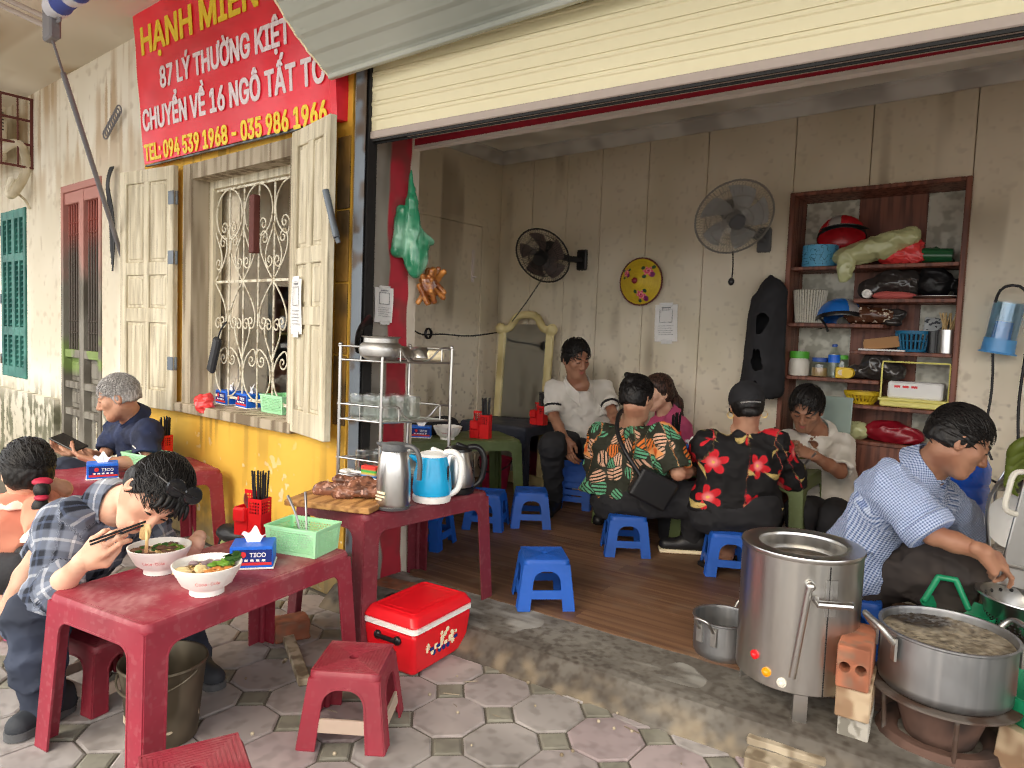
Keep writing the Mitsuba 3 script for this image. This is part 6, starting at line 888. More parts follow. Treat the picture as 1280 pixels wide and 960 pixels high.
def face_parts(k, W, R, s, brow, m='hair_black', lips=True, eye=True):
    for q in (-1, 1):
        part(k, 'eyebrow', tube(spline([W(q * .014, .092, .0245), W(q * .03, .0885, .031), W(q * .048, .074, .0275)], 8), np.array([.003, .0042, .0046, .0046, .0044, .004, .003, .002]) * s * brow, 6), m, smooth=60)
        if eye: part(k, 'eye', tube(spline([W(q * .019, .0895, .002), W(q * .0315, .0905, .0052), W(q * .044, .083, .001)], 8), np.array([.0012, .0026, .0034, .0036, .0034, .003, .0022, .001]) * s, 6), 'eye_dark', smooth=60)
    if lips: part(k, 'lips', cat(tube(spline([W(-.021, .082, -.0645), W(-.007, .0915, -.0605), W(0, .0905, -.062), W(.007, .0915, -.0605), W(.021, .082, -.0645)], 12), np.interp(np.linspace(0, 1, 12), [0, .5, 1], [.002, .0042, .002]) * s, 6), tube(spline([W(-.018, .083, -.068), W(0, .0905, -.0715), W(.018, .083, -.068)], 10), np.interp(np.linspace(0, 1, 10), [0, .5, 1], [.002, .005, .002]) * s, 6)), 'lip', smooth=60)
def hair_cap(c, R, s, t=.012, front=.02, low=-.06, side=.5, amp=.006, top=0., seed=1, part_dir=None):
    f = Fld(c - .19 * s - .05, c + .19 * s + .05, .0052); W = lambda x, y, z: c + R @ (np.array([x, y, z]) * s)
    f.ell(W(0, -.014, .034), np.array((.077 + t, .096 + t, .084 + t + top)) * s, R, 0); f.ell(W(0, -.03, -.02), np.array((.07 + t, .075 + t, .07)) * s, R, .03 * s)
    f.ripple(amp * .9 * s, (R @ np.diag([110, 22, 50]) / s), seed); p = ((f.P() - c) @ R) / s; x, y, z = p[..., 0], p[..., 1], p[..., 2]
    jt = meshkit.fbm(np.stack([x * 55, y * 40, z * 25], -1), 2, seed); g1 = y * .9 - (z - .045 - front * .5) * .55 - .05 + .03 * (jt - .5); g = np.minimum(g1, y + .06); g = np.maximum(g, low - z + .02 * (jt - .5)); f.f = np.maximum(f.f, (g * s).astype(np.float32)); return f.mesh()
def strands(k, c, R, s, m, n=260, t=.012, top=.0, ln=.075, comb=(.25, 1, .1), seed=3, r=.0021, keep=None, low=-.05, front=.012):
    rg_ = np.random.default_rng(seed); rad = np.array((.077 + t, .096 + t, .084 + t + top)); ce = np.array([0, -.014, .034]); out = []
    while len(out) < n:
        v = U(rg_.standard_normal(3)); v[2] = abs(v[2]) if rg_.random() < .6 else v[2]; p = ce + rad * v
        if p[1] * .9 - (p[2] - .045 - front * .5) * .55 - .05 > -.002 or (p[2] < low) or (p[1] > -.04 and p[2] < .0): continue
        d = np.array(comb) * (np.sign(p[0]) if abs(p[0]) > .02 else 1, 1, 1) + rg_.standard_normal(3) * .28; pts = []
        lift = rg_.uniform(1.0, 1.035)
        for j in range(6):
            u = (p - ce) / rad; u = u / np.linalg.norm(u); p = ce + rad * u * (lift + .006 * j); pts.append(c + R @ (p * s)); nn = U(u / rad); dd = d - nn * (d @ nn); p = p + U(dd) * ln / 5
        out.append(tube(pts, np.array([.6, 1, 1, .9, .7, .25]) * r * s, 4))
    part(k, 'hair_strands', cat(out), m, kind='stuff', smooth=50)
def hand_mesh(wr, d, pn, thumb, curl=(.5, .6, .4), s=1.0, spread=.05, tcurl=.3):
    """d: along the hand, pn: out of the palm, thumb: +1 or -1 side"""
    d = U(d); pn = U(np.asarray(pn) - d * (np.dot(pn, d))); y = np.cross(pn, d) * thumb; L = lambda a, b, c: wr + (d * a + y * b + pn * c) * s * HS
    pts = [wr]; f = Fld(wr - .27 * s * HS, wr + .27 * s * HS, .0042 * max(1, s)); sc = s * HS; kn = []
    for i, (b, ln) in enumerate(((.030, .088), (.010, .092), (-.011, .088), (-.030, .080))):
        f.cone(L(.0, b * .45, 0), L(ln, b, 0), .0145 * sc, .0105 * sc, .016 * sc); kn.append((ln, b))
    f.cone(L(-.03, 0, 0), L(.01, 0, 0), .024 * sc, .022 * sc, .02 * sc); f.cone(L(.015, .02, .006), L(.05, .036, .012), .016 * sc, .014 * sc, .014 * sc)
    for i, (ln, b) in enumerate(kn):
        l3 = np.array((.043, .027, .021)) * (1, 1.08, 1.0, .82)[i]; a = 0.; q = np.array([ln, b, 0.]); r = (.0092, .0094, .009, .0079)[i]
        for j in range(3):
            a += (curl[j] if np.ndim(curl[0]) == 0 else curl[i][j]); q2 = q + l3[j] * np.array([math.cos(a), (1.2 - i) * spread * (1 - a / 3), math.sin(a)]); f.cone(L(*q), L(*q2), r * sc, r * .9 * sc, .0035 * sc); q = q2; r *= .92
    t0, t1, t2, t3 = (.012, .022, .006), (.048, .05, .016), (.078, .052 - .02 * tcurl, .02 + .03 * tcurl), (.1, .046 - .04 * tcurl, .022 + .05 * tcurl)
    f.cone(L(*t0), L(*t1), .015 * sc, .0125 * sc, .012 * sc).cone(L(*t1), L(*t2), .0118 * sc, .0104 * sc, .004 * sc).cone(L(*t2), L(*t3), .0102 * sc, .0084 * sc, .004 * sc); return f.mesh()
def limb(pts, rs, h=.007, k=.02, amp=0):
    if amp or max(rs) > .09: rs = [r_ * .9 for r_ in rs]
    pts = np.array(pts); R_ = max(rs); f = Fld(pts.min(0) - R_ - .03, pts.max(0) + R_ + .03, h); f.chain(pts, rs, k)
    if amp: f.crease(amp * 1.3, 9, 3).crease(amp * .5, 20, 4)
    return f.mesh()
def bone_uv(v, bones, ref):
    best, uv = np.full(len(v), 1e9), np.zeros((len(v), 2))
    for a, b, r in bones:
        a, b = np.asarray(a), np.asarray(b); ab = b - a; L_ = np.linalg.norm(ab); ax = ab / L_; t = np.clip((v - a) @ ax, 0, L_); rad = v - a - t[:, None] * ax; d = np.linalg.norm(rad, axis=1) / r; e1 = U(ref - ax * (ref @ ax)); e2 = np.cross(ax, e1); an = np.arctan2(rad @ e2, rad @ e1); m = d < best; best[m] = d[m]; uv[m, 0] = (an * r)[m]; uv[m, 1] = ((v - a) @ ax)[m]
    return uv
def clothing(core, sleeves, h, hem, amp, seed, neckcut=None, k=.05, freq=9, slim=.9):
    """core: list of (a, b, ra, rb); sleeves: list of (points, radii, end point, end direction)"""
    P_ = np.vstack([np.array([c[0], c[1]]) for c in core] + [np.array(s[0]) for s in sleeves]); f = Fld(P_.min(0) - .2, P_.max(0) + .2, h)
    for a, b, ra, rb in core: f.cone(a, b, ra * slim, rb * slim, k)
    if hem is not None: f.cut(*hem)
    for pts, rs, ep, ed in sleeves:
        g = Fld(f.lo, f.lo + (f.n - 1) * f.h, h); g.f = g.f[:f.n[0], :f.n[1], :f.n[2]]; g.n = f.n.copy()
        g.chain(pts, [r_ * slim for r_ in rs], .03)
        if ep is not None:
            P3 = g.P() - np.asarray(ep, np.float32); dn = (P3 @ U(ed).astype(np.float32)).astype(np.float32); near = np.linalg.norm(P3, axis=-1) < rs[-1] * 1.7; g.f = np.where(near, np.maximum(g.f, dn), g.f)
        sl = tuple(slice(0, x) for x in f.n); f._mix(sl, g.f, .035, '+')
        if ep is not None: e = np.array(ep); dd = U(ed); f.cone(e - dd * .03, e + dd * .02, rs[-1] * .7 * slim, rs[-1] * .8 * slim, 0, '-')
    if neckcut is not None: f.cone(neckcut[0], neckcut[1], neckcut[2], neckcut[3], .004, '-')
    f.ripple(amp * .6, freq * .8, seed).crease(amp * 1.0, 7.5, seed + 2).crease(amp * .4, 17, seed + 3); return f.mesh()
def collar(nk, up, fwd, r, hgt, flare, gap=.35, drop=.05, tilt=.25):
    up = U(up); fwd = U(np.asarray(fwd) - up * np.dot(fwd, up)); rt = np.cross(fwd, up)
    def fn(u, v):
        a = (u - .5) * 2 * (math.pi - gap); ca, sa = -np.cos(a), np.sin(a); e = np.abs(u - .5) * 2; rr = r * (1 + .12 * e) + flare * v; zz = hgt * (1 - v) - v * hgt * .25 - drop * e ** 3 * (1 + .5 * v) - tilt * r * (ca > 0) * ca
        return [nk[i] + rt[i] * rr * sa + fwd[i] * rr * ca + up[i] * zz for i in range(3)]
    return thick(40, 8, fn, .006)
def shoe(an, to, m_up, h=.07, w=.045):
    an, to = np.asarray(an, float), np.asarray(to, float); d = to - an; d[2] = 0; d = U(d); heel = an - d * .07 * HS; f = Fld(np.minimum(heel, to) - .12, np.maximum(heel, to) + .14, .006); z0 = min(an[2], to[2])
    a, b = np.array([heel[0], heel[1], z0 + .035]), np.array([to[0], to[1], z0 + .03]); f.cone(a, b, .040 * HS, .036 * HS, .02).cone(a + (0, 0, .03), a * .5 + b * .5 + (0, 0, .025), .036 * HS, .034 * HS, .03).cone(a, a + d * .05 + (0, 0, .08), .038 * HS, .038 * HS, .03).cut((0, 0, z0), (0, 0, -1)); return f.mesh()
mat('cloth_navy', lambda p, n, uv: mix(C((32, 44, 78)), C((22, 30, 54)), smoothstep(.3, .7, f3(p, 12))), .8); mat('cloth_white', lambda p, n, uv: mix(C((214, 210, 202)), C((188, 184, 174)), smoothstep(.35, .7, f3(p, 9))), .85); mat('cloth_trouser', lambda p, n, uv: mix(C((52, 60, 78)), C((38, 44, 58)), smoothstep(.3, .7, f3(p, 9))), .85); mat('cloth_brown', lambda p, n, uv: mix(C((66, 58, 54)), C((50, 44, 42)), smoothstep(.3, .7, f3(p, 9))), .85); mat('cloth_pink', lambda p, n, uv: mix(C((206, 90, 132)), C((178, 70, 110)), f3(p, 9)), .8); mat('cloth_peach', lambda p, n, uv: mix(C((214, 142, 116)), C((190, 118, 96)), smoothstep(.3, .7, f3(p, 9))), .85)
def stripes(x, w, e): t = x / w - dr.floor(x / w); return smoothstep(0, e, t) * smoothstep(w * 0 + .5 + e, .5, t)
def m_plaid(p, n, uv):
    u, v = uv.x + .004 * noise(uv.x * 30, uv.y * 30), uv.y; b = .125
    def band(x): t = x / b - dr.floor(x / b); return smoothstep(.02, .1, t) * smoothstep(.52, .44, t), smoothstep(.70, .72, t) * smoothstep(.80, .78, t), smoothstep(.22, .24, t) * smoothstep(.32, .30, t)
    a1, a2, a3 = band(u); b1, b2, b3 = band(v); c = mix(C((116, 124, 140)), C((38, 46, 64)), .5 * a1 + .5 * b1); c = mix(c, C((14, 18, 28)), .75 * a1 * b1); c = mix(c, C((214, 216, 220)), .36 * (a2 + b2) + .35 * a2 * b2); c = mix(c, C((92, 106, 136)), .25 * (a3 + b3)); return c
mat('cloth_plaid', m_plaid, .85)
def m_ging(p, n, uv):
    w = .0105; a = uv.x / w - dr.floor(uv.x / w); b = uv.y / w - dr.floor(uv.y / w); A = smoothstep(.42, .5, a) * smoothstep(1, .94, a); B = smoothstep(.42, .5, b) * smoothstep(1, .94, b); return mix(C((190, 200, 218)), C((72, 96, 148)), .5 * A + .5 * B)
mat('cloth_gingham', m_ging, .85)
def leafy(u, v, sc, thr, k0, lw):
    a, b, w = voronoi(u * sc + k0, v * sc + k0 * 1.7); ang = w * 6.283; q = dr.cos(ang) * (u * sc) + dr.sin(ang) * (v * sc); return a, b, w, q
def m_leaf(p, n, uv):
    u, v = uv.x, uv.y; c = V3(*C((44, 46, 34)))
    a, b, w, q = leafy(u, v, 10.5, .5, 3.1, 0); rib = smoothstep(.25, .5, noise(q * 7 + 50 * w, 1.0 + w * 9) * .3 + .7 * (.5 + .5 * dr.sin(q * 26))); inl = smoothstep(.60, .50, a) * smoothstep(.02, .08, b - a)
    pal = dr.select(w < .3, 0., dr.select(w < .52, 1., dr.select(w < .78, 2., 3.))); col = mix(C((222, 176, 148)), C((222, 118, 46)), smoothstep(.5, .6, pal) * smoothstep(1.6, 1.4, pal)); col = mix(col, C((96, 168, 128)), smoothstep(1.6, 1.8, pal) * smoothstep(2.6, 2.4, pal)); on = dr.select(w > .86, 0., inl * rib); c = mix(c, col, on)
    a2, b2, w2, q2 = leafy(u, v, 6.4, .5, 11.3, 0); dx = smoothstep(.34, .28, a2 * (1 + .35 * dr.sin(q2 * 12))) ; return mix(c, mix(C((216, 96, 36)), C((236, 160, 96)), smoothstep(.1, .25, a2)), dr.select(w2 < .3, dx, 0.))
mat('cloth_leaf', m_leaf, .8)
def m_flower(p, n, uv):
    u, v = uv.x, uv.y; c = V3(*C((16, 14, 16))); sc = 4.9
    for ox, oy, hl in ((2.3, 1.1, 0), (9.7, 4.4, 1)):
        X, Y = u * sc + ox, v * sc * 1.0 + oy; ix, iy = dr.floor(X), dr.floor(Y); jx, jy = cell_rand(ix, iy, 1 + hl), cell_rand(ix, iy, 4 + hl); wx, wy = X - ix - .34 - .32 * jx, Y - iy - .34 - .32 * jy; rot = cell_rand(ix, iy, 7 + hl) * 6.283; r = dr.sqrt(wx * wx + wy * wy); an = dr.atan2(wy, wx) + rot
        if hl: # gold leaf strokes
            ca, sa = dr.cos(rot), dr.sin(rot); lx, ly = wx * ca + wy * sa, -wx * sa + wy * ca; ly = ly - .9 * lx * lx + .05; wdt = .10 * smoothstep(.46, .1, dr.abs(lx)); st = smoothstep(wdt, wdt * .7, dr.abs(ly)) * smoothstep(.46, .44, dr.abs(lx)); st = st * (.55 + .45 * smoothstep(.2, .5, noise(lx * 6, ly * 60))); c = mix(c, C((206, 182, 112)), dr.select(cell_rand(ix, iy, 12) < .85, st, 0.))
        else:
            pet = .40 * (.42 + .58 * dr.abs(dr.cos(an * 2.5))); f_ = smoothstep(pet, pet * .93, r); c = mix(c, mix(C((238, 130, 130)), C((206, 26, 40)), smoothstep(.06, .2, r)), dr.select(cell_rand(ix, iy, 13) < .72, f_, 0.)); c = mix(c, C((240, 196, 96)), dr.select(cell_rand(ix, iy, 13) < .72, smoothstep(.05, .035, r), 0.))
    return c
mat('cloth_flower', m_flower, .8)
plain('frill_pale', (240, 206, 190), .8); plain('shoe_dark', (44, 48, 54), .7); plain('leather_black', (26, 26, 28), .45); plain('sole_white', (190, 188, 180), .6); plain('stripe_black', (24, 24, 26), .8); plain('hair_tie', (170, 30, 60), .6); plain('gold', (220, 180, 90), .3, metal=1.)
def person(l): return thing('person', l, 'person')
def setbody(k, *ms): scene[k] = PLY(cat(*ms), _skin[0], 40)
_skin = ['skin_fair']
def armskin(sh, el, wr, hd, pn, th, s=1.0, curl=(.5, .6, .4), tc=.3, r=(.045, .035, .026), sp=.05):
    d = U(np.asarray(wr) - el); return [limb([sh, np.asarray(sh) * .3 + np.asarray(el) * .7, el, np.asarray(el) * .55 + np.asarray(wr) * .45, wr, np.asarray(wr) + d * .01], [.03 * HS, .032 * HS, r[1] * HS, r[1] * .96 * HS, r[2] * HS, r[2] * .95 * HS], .006), hand_mesh(np.asarray(wr), hd, pn, th, curl, s, sp, tc)]
# ---------------------------------------------------------------- the man in plaid, eating
_skin[0] = 'skin_fair'; k = person('young man in a plaid shirt bent over a noodle bowl, sunglasses on his hair')
hd = at(192, 617, 2.57); R = hframe(cam3(.36, -.74, -.58), cam3(.82, .52, -.05)); nk = at(142, 634, 2.68); sR, eR, wR = at(88, 652, 2.60), at(62, 745, 2.47), at(104, 702, 2.36); sL, eL, wL = at(182, 650, 2.92), at(215, 708, 2.93), at(244, 680, 2.72); pel = at(66, 748, 2.82); ch = at(112, 668, 2.74)
f, W = head_fld(hd, R, HS * 1.0, nk); Eh = at(128, 664, 2.10)
setbody(k, f.mesh(), *armskin(sR, eR, wR, at(130, 677, 2.33) - wR, cam3(.5, .35, .6), 1, .95, ((.5, .9, .6), (.6, 1.0, .7), (.7, 1.1, .7), (.8, 1.1, .7)), .9), *armskin(sL, eL, wL, cam3(-.12, -.55, -.55), cam3(-.75, -.1, .1), -1, .95, (.35, .4, .3), .2), limb([pel, ch, nk], [.06, .07, .05], .015))
face_parts(k, W, R, HS, 1.0); part(k, 'hair', hair_cap(hd, R, HS, .010, .022, -.04, .6, .007, .004, 3), 'hair_black', smooth=True); strands(k, hd, R, HS, 'hair_black', 620, .011, .004, .075, (.35, 1, -.1), 5, .0015, front=.02)
fr = []
rg = np.random.default_rng(11)
for i in range(0, 16, 2): x = -.06 + .0085 * i; z0 = .085 + rg.uniform(-.01, .01); fr.append(tube(spline([W(x * .8, .07, z0), W(x, .102, z0 - .025), W(x * 1.05 + rg.uniform(-.01, .01), .104, z0 - .026 - rg.uniform(0, .012))], 8), np.array([.006, .009, .009, .008, .007, .006, .004, .0015]) * HS, 6))
part(k, 'hair_fringe', cat(fr), 'hair_black', smooth=60)
g = part(k, 'sunglasses', cat(*[mv(lathe([(0, 0), (.026, 0), (.029, .002), (.026, .006), (0, .008)], 24), np.array(np.vstack([np.c_[np.stack([R[:, 0], U(R[:, 2] * .75 - R[:, 1] * .65), U(R[:, 1] * .75 + R[:, 2] * .65)], 1) * HS * np.array([1.25, 1, 1]), W(q * .036, .058, .112)], [0, 0, 0, 1]]))) for q in (-1, 1)]), mat('lens_dark', C((26, 28, 34)), .08, spec=.8)); part(g, 'frame', cat(tube(spline([W(-.075, .02, .09), W(-.06, .055, .11), W(0, .072, .118), W(.06, .055, .11), W(.075, .02, .09)], 20), .004, 6), *[tube([W(q * .077, .02, .088), W(q * .088, -.06, .04)], .003, 6) for q in (-1, 1)]), 'guard_black')
m = clothing([(at(45, 762, 2.62), at(90, 752, 3.0), .125, .125), (pel, ch, .15, .155), (at(86, 662, 2.58), at(160, 652, 2.88), .105, .1), (ch, at(140, 640, 2.70), .145, .085), (at(86, 662, 2.64), at(60, 740, 2.72), .12, .13)], [([sR, eR, eR * .74 + wR * .26], [.09, .09, .078], None, None), ([sL, eL, eL * .6 + wL * .4], [.082, .072, .066], eL * .68 + wL * .32, wL - eL)], .0085, (pel + (0, 0, -.12), (0, 0, -1)), .016, 5, (nk, hd, .062, .07))
bones = [(sR, eR, .085), (eR, wR, .075), (sL, eL, .085), (eL, wL, .07), (pel, nk, .16)]; part(k, 'shirt', m, 'cloth_plaid', smooth=True, uv=bone_uv(m.vertices, bones, cam3(-.3, -.2, 1.)))
cm_ = collar(nk + (hd - nk) * .06, hd - nk, R[:, 1], .078, .06, .035, .5, .05); part(k, 'collar', cm_, 'cloth_plaid', smooth=True, uv=np.c_[cm_.vertices[:, 0] + cm_.vertices[:, 1], cm_.vertices[:, 2]])
for e, w_ in ((eR, wR), (eL, wL)): d = U(w_ - e); q = e + (w_ - e) * (.2 if e is eR else .34); cf = tube([q - d * .035, q - d * .03, q + d * .01, q + d * .014], [.068, .078, .076, .066], 20); part(k, 'cuff', cf, 'cloth_plaid', smooth=50 if False else True, uv=bone_uv(cf.vertices, [(e, w_, .07)], cam3(-.3, -.2, 1.)))
hR, kR, aR, tR = at(58, 768, 2.74), at(46, 772, 2.46), at(52, 880, 2.50), at(24, 926, 2.42); hL, kL, aL, tL = at(92, 755, 2.92), at(205, 752, 2.68), at(242, 818, 2.92), at(268, 840, 2.80)
part(k, 'trousers', cat(limb([hR, kR, kR * .5 + aR * .5, aR], [.115, .098, .09, .07], .009, .04, .012), limb([hL, kL, aL], [.11, .09, .07], .01, .04, .01), limb([hR, hL], [.12, .12], .012)), 'cloth_trouser', smooth=True)
for a, t in ((aR, tR), (aL, tL)):
    q = part(k, 'shoe', shoe(np.array([a[0], a[1], .01]), np.array([t[0], t[1], .01]), None), 'shoe_dark', smooth=True)
    d = U(np.array([t[0] - a[0], t[1] - a[1], 0])); n_ = np.cross(d, [0, 0, 1]); b0_, b1_ = np.array([a[0], a[1], .005]) - d * .07 * HS, np.array([t[0], t[1], .005]); part(q, 'sole', hull(*[sph(b + (0, 0, z), r_ * HS, (1, 1, .1), 8) for b, r_ in ((b0_, .043), (b1_, .04)) for z in (.0, .024)]), 'grey_plastic')
    part(q, 'laces', cat(*[tube(spline([b0_ * (1 - u) + b1_ * u + n_ * s_ * (.035 if abs(s_) else 0) + (0, 0, h_) for s_, h_ in ((-1, .075 - .03 * u), (0, .105 - .05 * u), (1, .075 - .03 * u))], 7), .004, 5) for u in (.5, .6, .7, .8)]), 'awning_grey')
solo('chopstick', cat(cyl(at(118, 673, 2.10), at(180, 652, 2.33), .005, 8), cyl(at(117, 677, 2.12), at(180, 655, 2.34), .005, 8)) if False else cyl(at(112, 677, 2.27), at(182, 652, 2.42), .004, 8), 'chopstick_black', 'black chopstick held to the mouth by the man in plaid, upper one', 'chopstick'); solo('chopstick', cyl(at(113, 681, 2.29), at(181, 656, 2.42), .004, 8), 'chopstick_black', 'black chopstick held to the mouth by the man in plaid, lower one', 'chopstick')
solo('noodle_strands', cat(*[tube(spline([at(180 + 1.1 * i, 655, 2.42), at(177 + 2.0 * i, 664, 2.42), at(176 + 1.6 * i, 672 + (i % 3), 2.43)], 8), .006, 6) for i in range(6)], *[tube(spline([at(183 + i, 656, 2.43), at(183 + i, 674, 2.40), at(182 + i * 1.5, 690, 2.45)], 8), .004, 6) for i in range(2)]), 'noodle', 'noodles hanging from the chopsticks above the bowl', 'noodles', kind='stuff', smooth=60)
# ---------------------------------------------------------------- grey haired man with a phone
_skin[0] = 'skin_tan'; k = person('grey haired man in a navy polo shirt looking at his phone'); hd = at(148, 497, 4.5); R = hframe(cam3(-.86, -.28, -.34), cam3(-.18, .95, -.1)); nk = at(166, 522, 4.62); pel = at(176, 596, 4.75); ch = at(178, 552, 4.7)
sR, eR, wR = at(184, 541, 4.36), at(182, 580, 4.22), at(122, 578, 4.1); sL, eL, wL = at(146, 538, 4.9), at(128, 575, 4.75), at(104, 566, 4.4); f, W = head_fld(hd, R, HS, nk)
setbody(k, f.mesh(), *armskin(sR, eR, wR, cam3(-.9, .3, -.1), cam3(-.1, .9, .3), -1, 1.0, (.4, .5, .3), .4), *armskin(sL, eL, wL, cam3(-.85, .1, -.3), cam3(.1, .8, -.3), 1, 1.0, (.5, .6, .4), .4), limb([pel, ch, nk], [.06, .07, .05], .015)); face_parts(k, W, R, HS, .8, 'hair_grey'); part(k, 'hair', hair_cap(hd, R, HS, .008, .0, -.035, .3, .005, .003, 5), 'hair_grey', smooth=True); strands(k, hd, R, HS, 'hair_grey', 420, .010, .003, .05, (.1, 1, .0), 6, front=.0, low=-.03)
m = clothing([(pel - CAM[2] * .1, pel + CAM[2] * .1, .15, .15), (pel, ch, .16, .16), (at(180, 545, 4.45), at(150, 541, 4.85), .09, .09), (ch, at(166, 530, 4.64), .15, .08)], [([sR, eR], [.095, .085], sR * .22 + eR * .78, eR - sR), ([sL, eL], [.09, .08], sL * .3 + eL * .7, eL - sL)], .01, (pel + (0, 0, -.1), (0, 0, -1)), .014, 8, (nk, hd, .06, .07)); part(k, 'polo_shirt', m, 'cloth_navy', smooth=True); part(k, 'collar', collar(nk + (hd - nk) * .05, hd - nk, R[:, 1], .082, .055, .035, .3, .05), 'cloth_navy', smooth=True)
hR, kR, aR = at(170, 602, 4.55), at(80, 592, 4.25), at(88, 668, 4.35); hL, kL, aL = at(180, 600, 4.85), at(115, 590, 4.6), at(112, 655, 4.7); part(k, 'trousers', cat(limb([hR, kR, aR], [.12, .095, .07], .011, .04, .01), limb([hL, kL, aL], [.12, .09, .07], .011, .04, .01)), 'cloth_trouser', smooth=True)
ph = frame(at(86, 553, 4.12), cam3(.85, -.35, -.2), cam3(.2, .3, .85)); solo('mobile_phone', mv(cbox(-.1, .1, -.048, .048, -.006, .006, .004), ph), 'kettle_black', 'dark mobile phone held by the grey haired man', 'phone')
# ---------------------------------------------------------------- the girl with the braid
_skin[0] = 'skin_fair'; k = person('small girl seen from behind with a long black braid and peach dress'); hd = at(34, 588, 2.86); R = hframe(cam3(-.62, -.08, .6), cam3(-.1, .98, .1)); nk = at(36, 620, 2.88); pel = at(5, 720, 2.85); ch = at(18, 660, 2.85); s = 1.02
f, W = head_fld(hd, R, s, nk, nr=.042); sR, eR, wR = at(58, 640, 2.72), at(62, 672, 2.62), at(30, 720, 2.55); sA, eA, wA = at(55, 632, 2.98), at(77, 612, 2.98), at(60, 603, 2.92)
setbody(k, f.mesh(), limb([sA, eA, wA], [.045, .038, .03], .006), limb([sR, eR, wR, at(5, 770, 2.5)], [.045, .038, .034, .03], .007), limb([at(10, 735, 2.7), at(-8, 790, 2.6)], [.06, .045], .008), limb([pel, ch, nk], [.05, .05, .04], .015)); part(k, 'hair', hair_cap(hd, R, s, .014, .03, -.075, 1.0, .006, .0, 7), 'hair_black', smooth=True); strands(k, hd, R, s, 'hair_black', 260, .015, .0, .1, (0, -1, -.3), 7)
bp_ = [at(53, 602, 2.74), at(52, 622, 2.70), at(49, 645, 2.70), at(46, 668, 2.70), at(38, 684, 2.70), at(20, 700, 2.7)]
f = Fld(np.min(bp_, 0) - .08, np.max(bp_, 0) + .08, .006)
for i in range(len(bp_) - 1): f.ell((bp_[i] + bp_[i + 1]) / 2, np.array((.03, .03, .5 * np.linalg.norm(bp_[i + 1] - bp_[i]))), np.array(frame((0, 0, 0), U(np.cross(bp_[i + 1] - bp_[i], CAM[2])), CAM[2]))[:3, :3] @ np.eye(3) if False else np.stack([U(np.cross(bp_[i + 1] - bp_[i], CAM[2])), U(np.cross(np.cross(bp_[i + 1] - bp_[i], CAM[2]), bp_[i + 1] - bp_[i])), U(bp_[i + 1] - bp_[i])], 1), .008)
part(k, 'braid', f.mesh(), 'hair_black', smooth=True); part(k, 'hair_tie', cat(*[sph(b, .026 if i else .036, (1.1, 1, .45), 8) for i, b in enumerate(bp_[:5])]), 'hair_tie', smooth=True)
m = clothing([(pel, ch, .16, .13), (at(5, 642, 2.85), at(54, 637, 2.85), .08, .078), (ch, nk, .13, .07)], [([at(54, 640, 2.76), at(61, 664, 2.67)], [.078, .076], at(61, 663, 2.675), at(61, 664, 2.67) - at(54, 640, 2.76)), ([sA, sA * .6 + eA * .4], [.075, .07], sA * .55 + eA * .45, eA - sA)], .009, (pel + (0, 0, -.02), (0, 0, -1)), .012, 4, (nk, hd, .045, .06)); part(k, 'dress', m, 'cloth_peach', smooth=True); part(k, 'collar_frill', thick(60, 6, lambda u, v: [nk[i] + (CAM[0][i] * np.cos(6.2832 * u) + CAM[2][i] * np.sin(6.2832 * u)) * (.062 + .075 * v + .010 * np.sin(u * 75) * v) + (.012 - .045 * v) * (i == 2) for i in range(3)], .005), 'frill_pale', 'pale frilled collar', smooth=60); part(k, 'sleeve_frill', thick(40, 4, lambda u, v: [at(61, 663, 2.675)[i] + (CAM[0][i] * np.cos(6.2832 * u) + CAM[2][i] * np.sin(6.2832 * u)) * (.06 + .03 * v + .006 * np.sin(u * 60) * v) + (.02 - .05 * v) * (i == 2) for i in range(3)], .005), 'frill_pale', smooth=60); part(k, 'skirt', cat(limb([pel, at(15, 745, 2.75)], [.15, .13], .012, .04, .012), limb([at(0, 720, 2.7), at(30, 712, 2.62)], [.1, .07], .01)), 'cloth_black', smooth=True); part(k, 'sandal', mv(rbox(-.09, .09, -.035, .035, 0, .03, .01), TM(*onz(2, 795, .01), 20)), 'cloth_pink')
# ---------------------------------------------------------------- inside: man in a white polo
_skin[0] = 'skin_brown'; k = person('man in a white polo shirt with black sleeve bands'); hd = at(720, 449, 5.42); R = hframe(cam3(.42, -.34, -.84), cam3(.08, .95, -.3)); nk = at(722, 477, 5.48); pel = at(733, 545, 5.6); ch = at(726, 500, 5.55)
sR, eR, wR = at(692, 486, 5.5), at(692, 520, 5.42), at(706, 549, 5.2); sL, eL, wL = at(756, 486, 5.6), at(766, 518, 5.4), at(775, 540, 5.15); f, W = head_fld(hd, R, HS, nk); setbody(k, f.mesh(), *armskin(sR, eR, wR, cam3(.25, -.9, -.2), cam3(.7, .2, .7), -1, 1.0, (.3, .4, .3), .3), *armskin(sL, eL, wL, cam3(.6, -.4, -.5), cam3(-.5, -.6, .3), 1), limb([pel, ch, nk], [.06, .07, .05], .015)); face_parts(k, W, R, HS, 1.0); part(k, 'hair', hair_cap(hd, R, HS, .010, .012, -.03, .2, .007, .010, 4), 'hair_black', smooth=True); strands(k, hd, R, HS, 'hair_black', 200, .012, .012, .07, (.6, 1, .1), 8, .003)
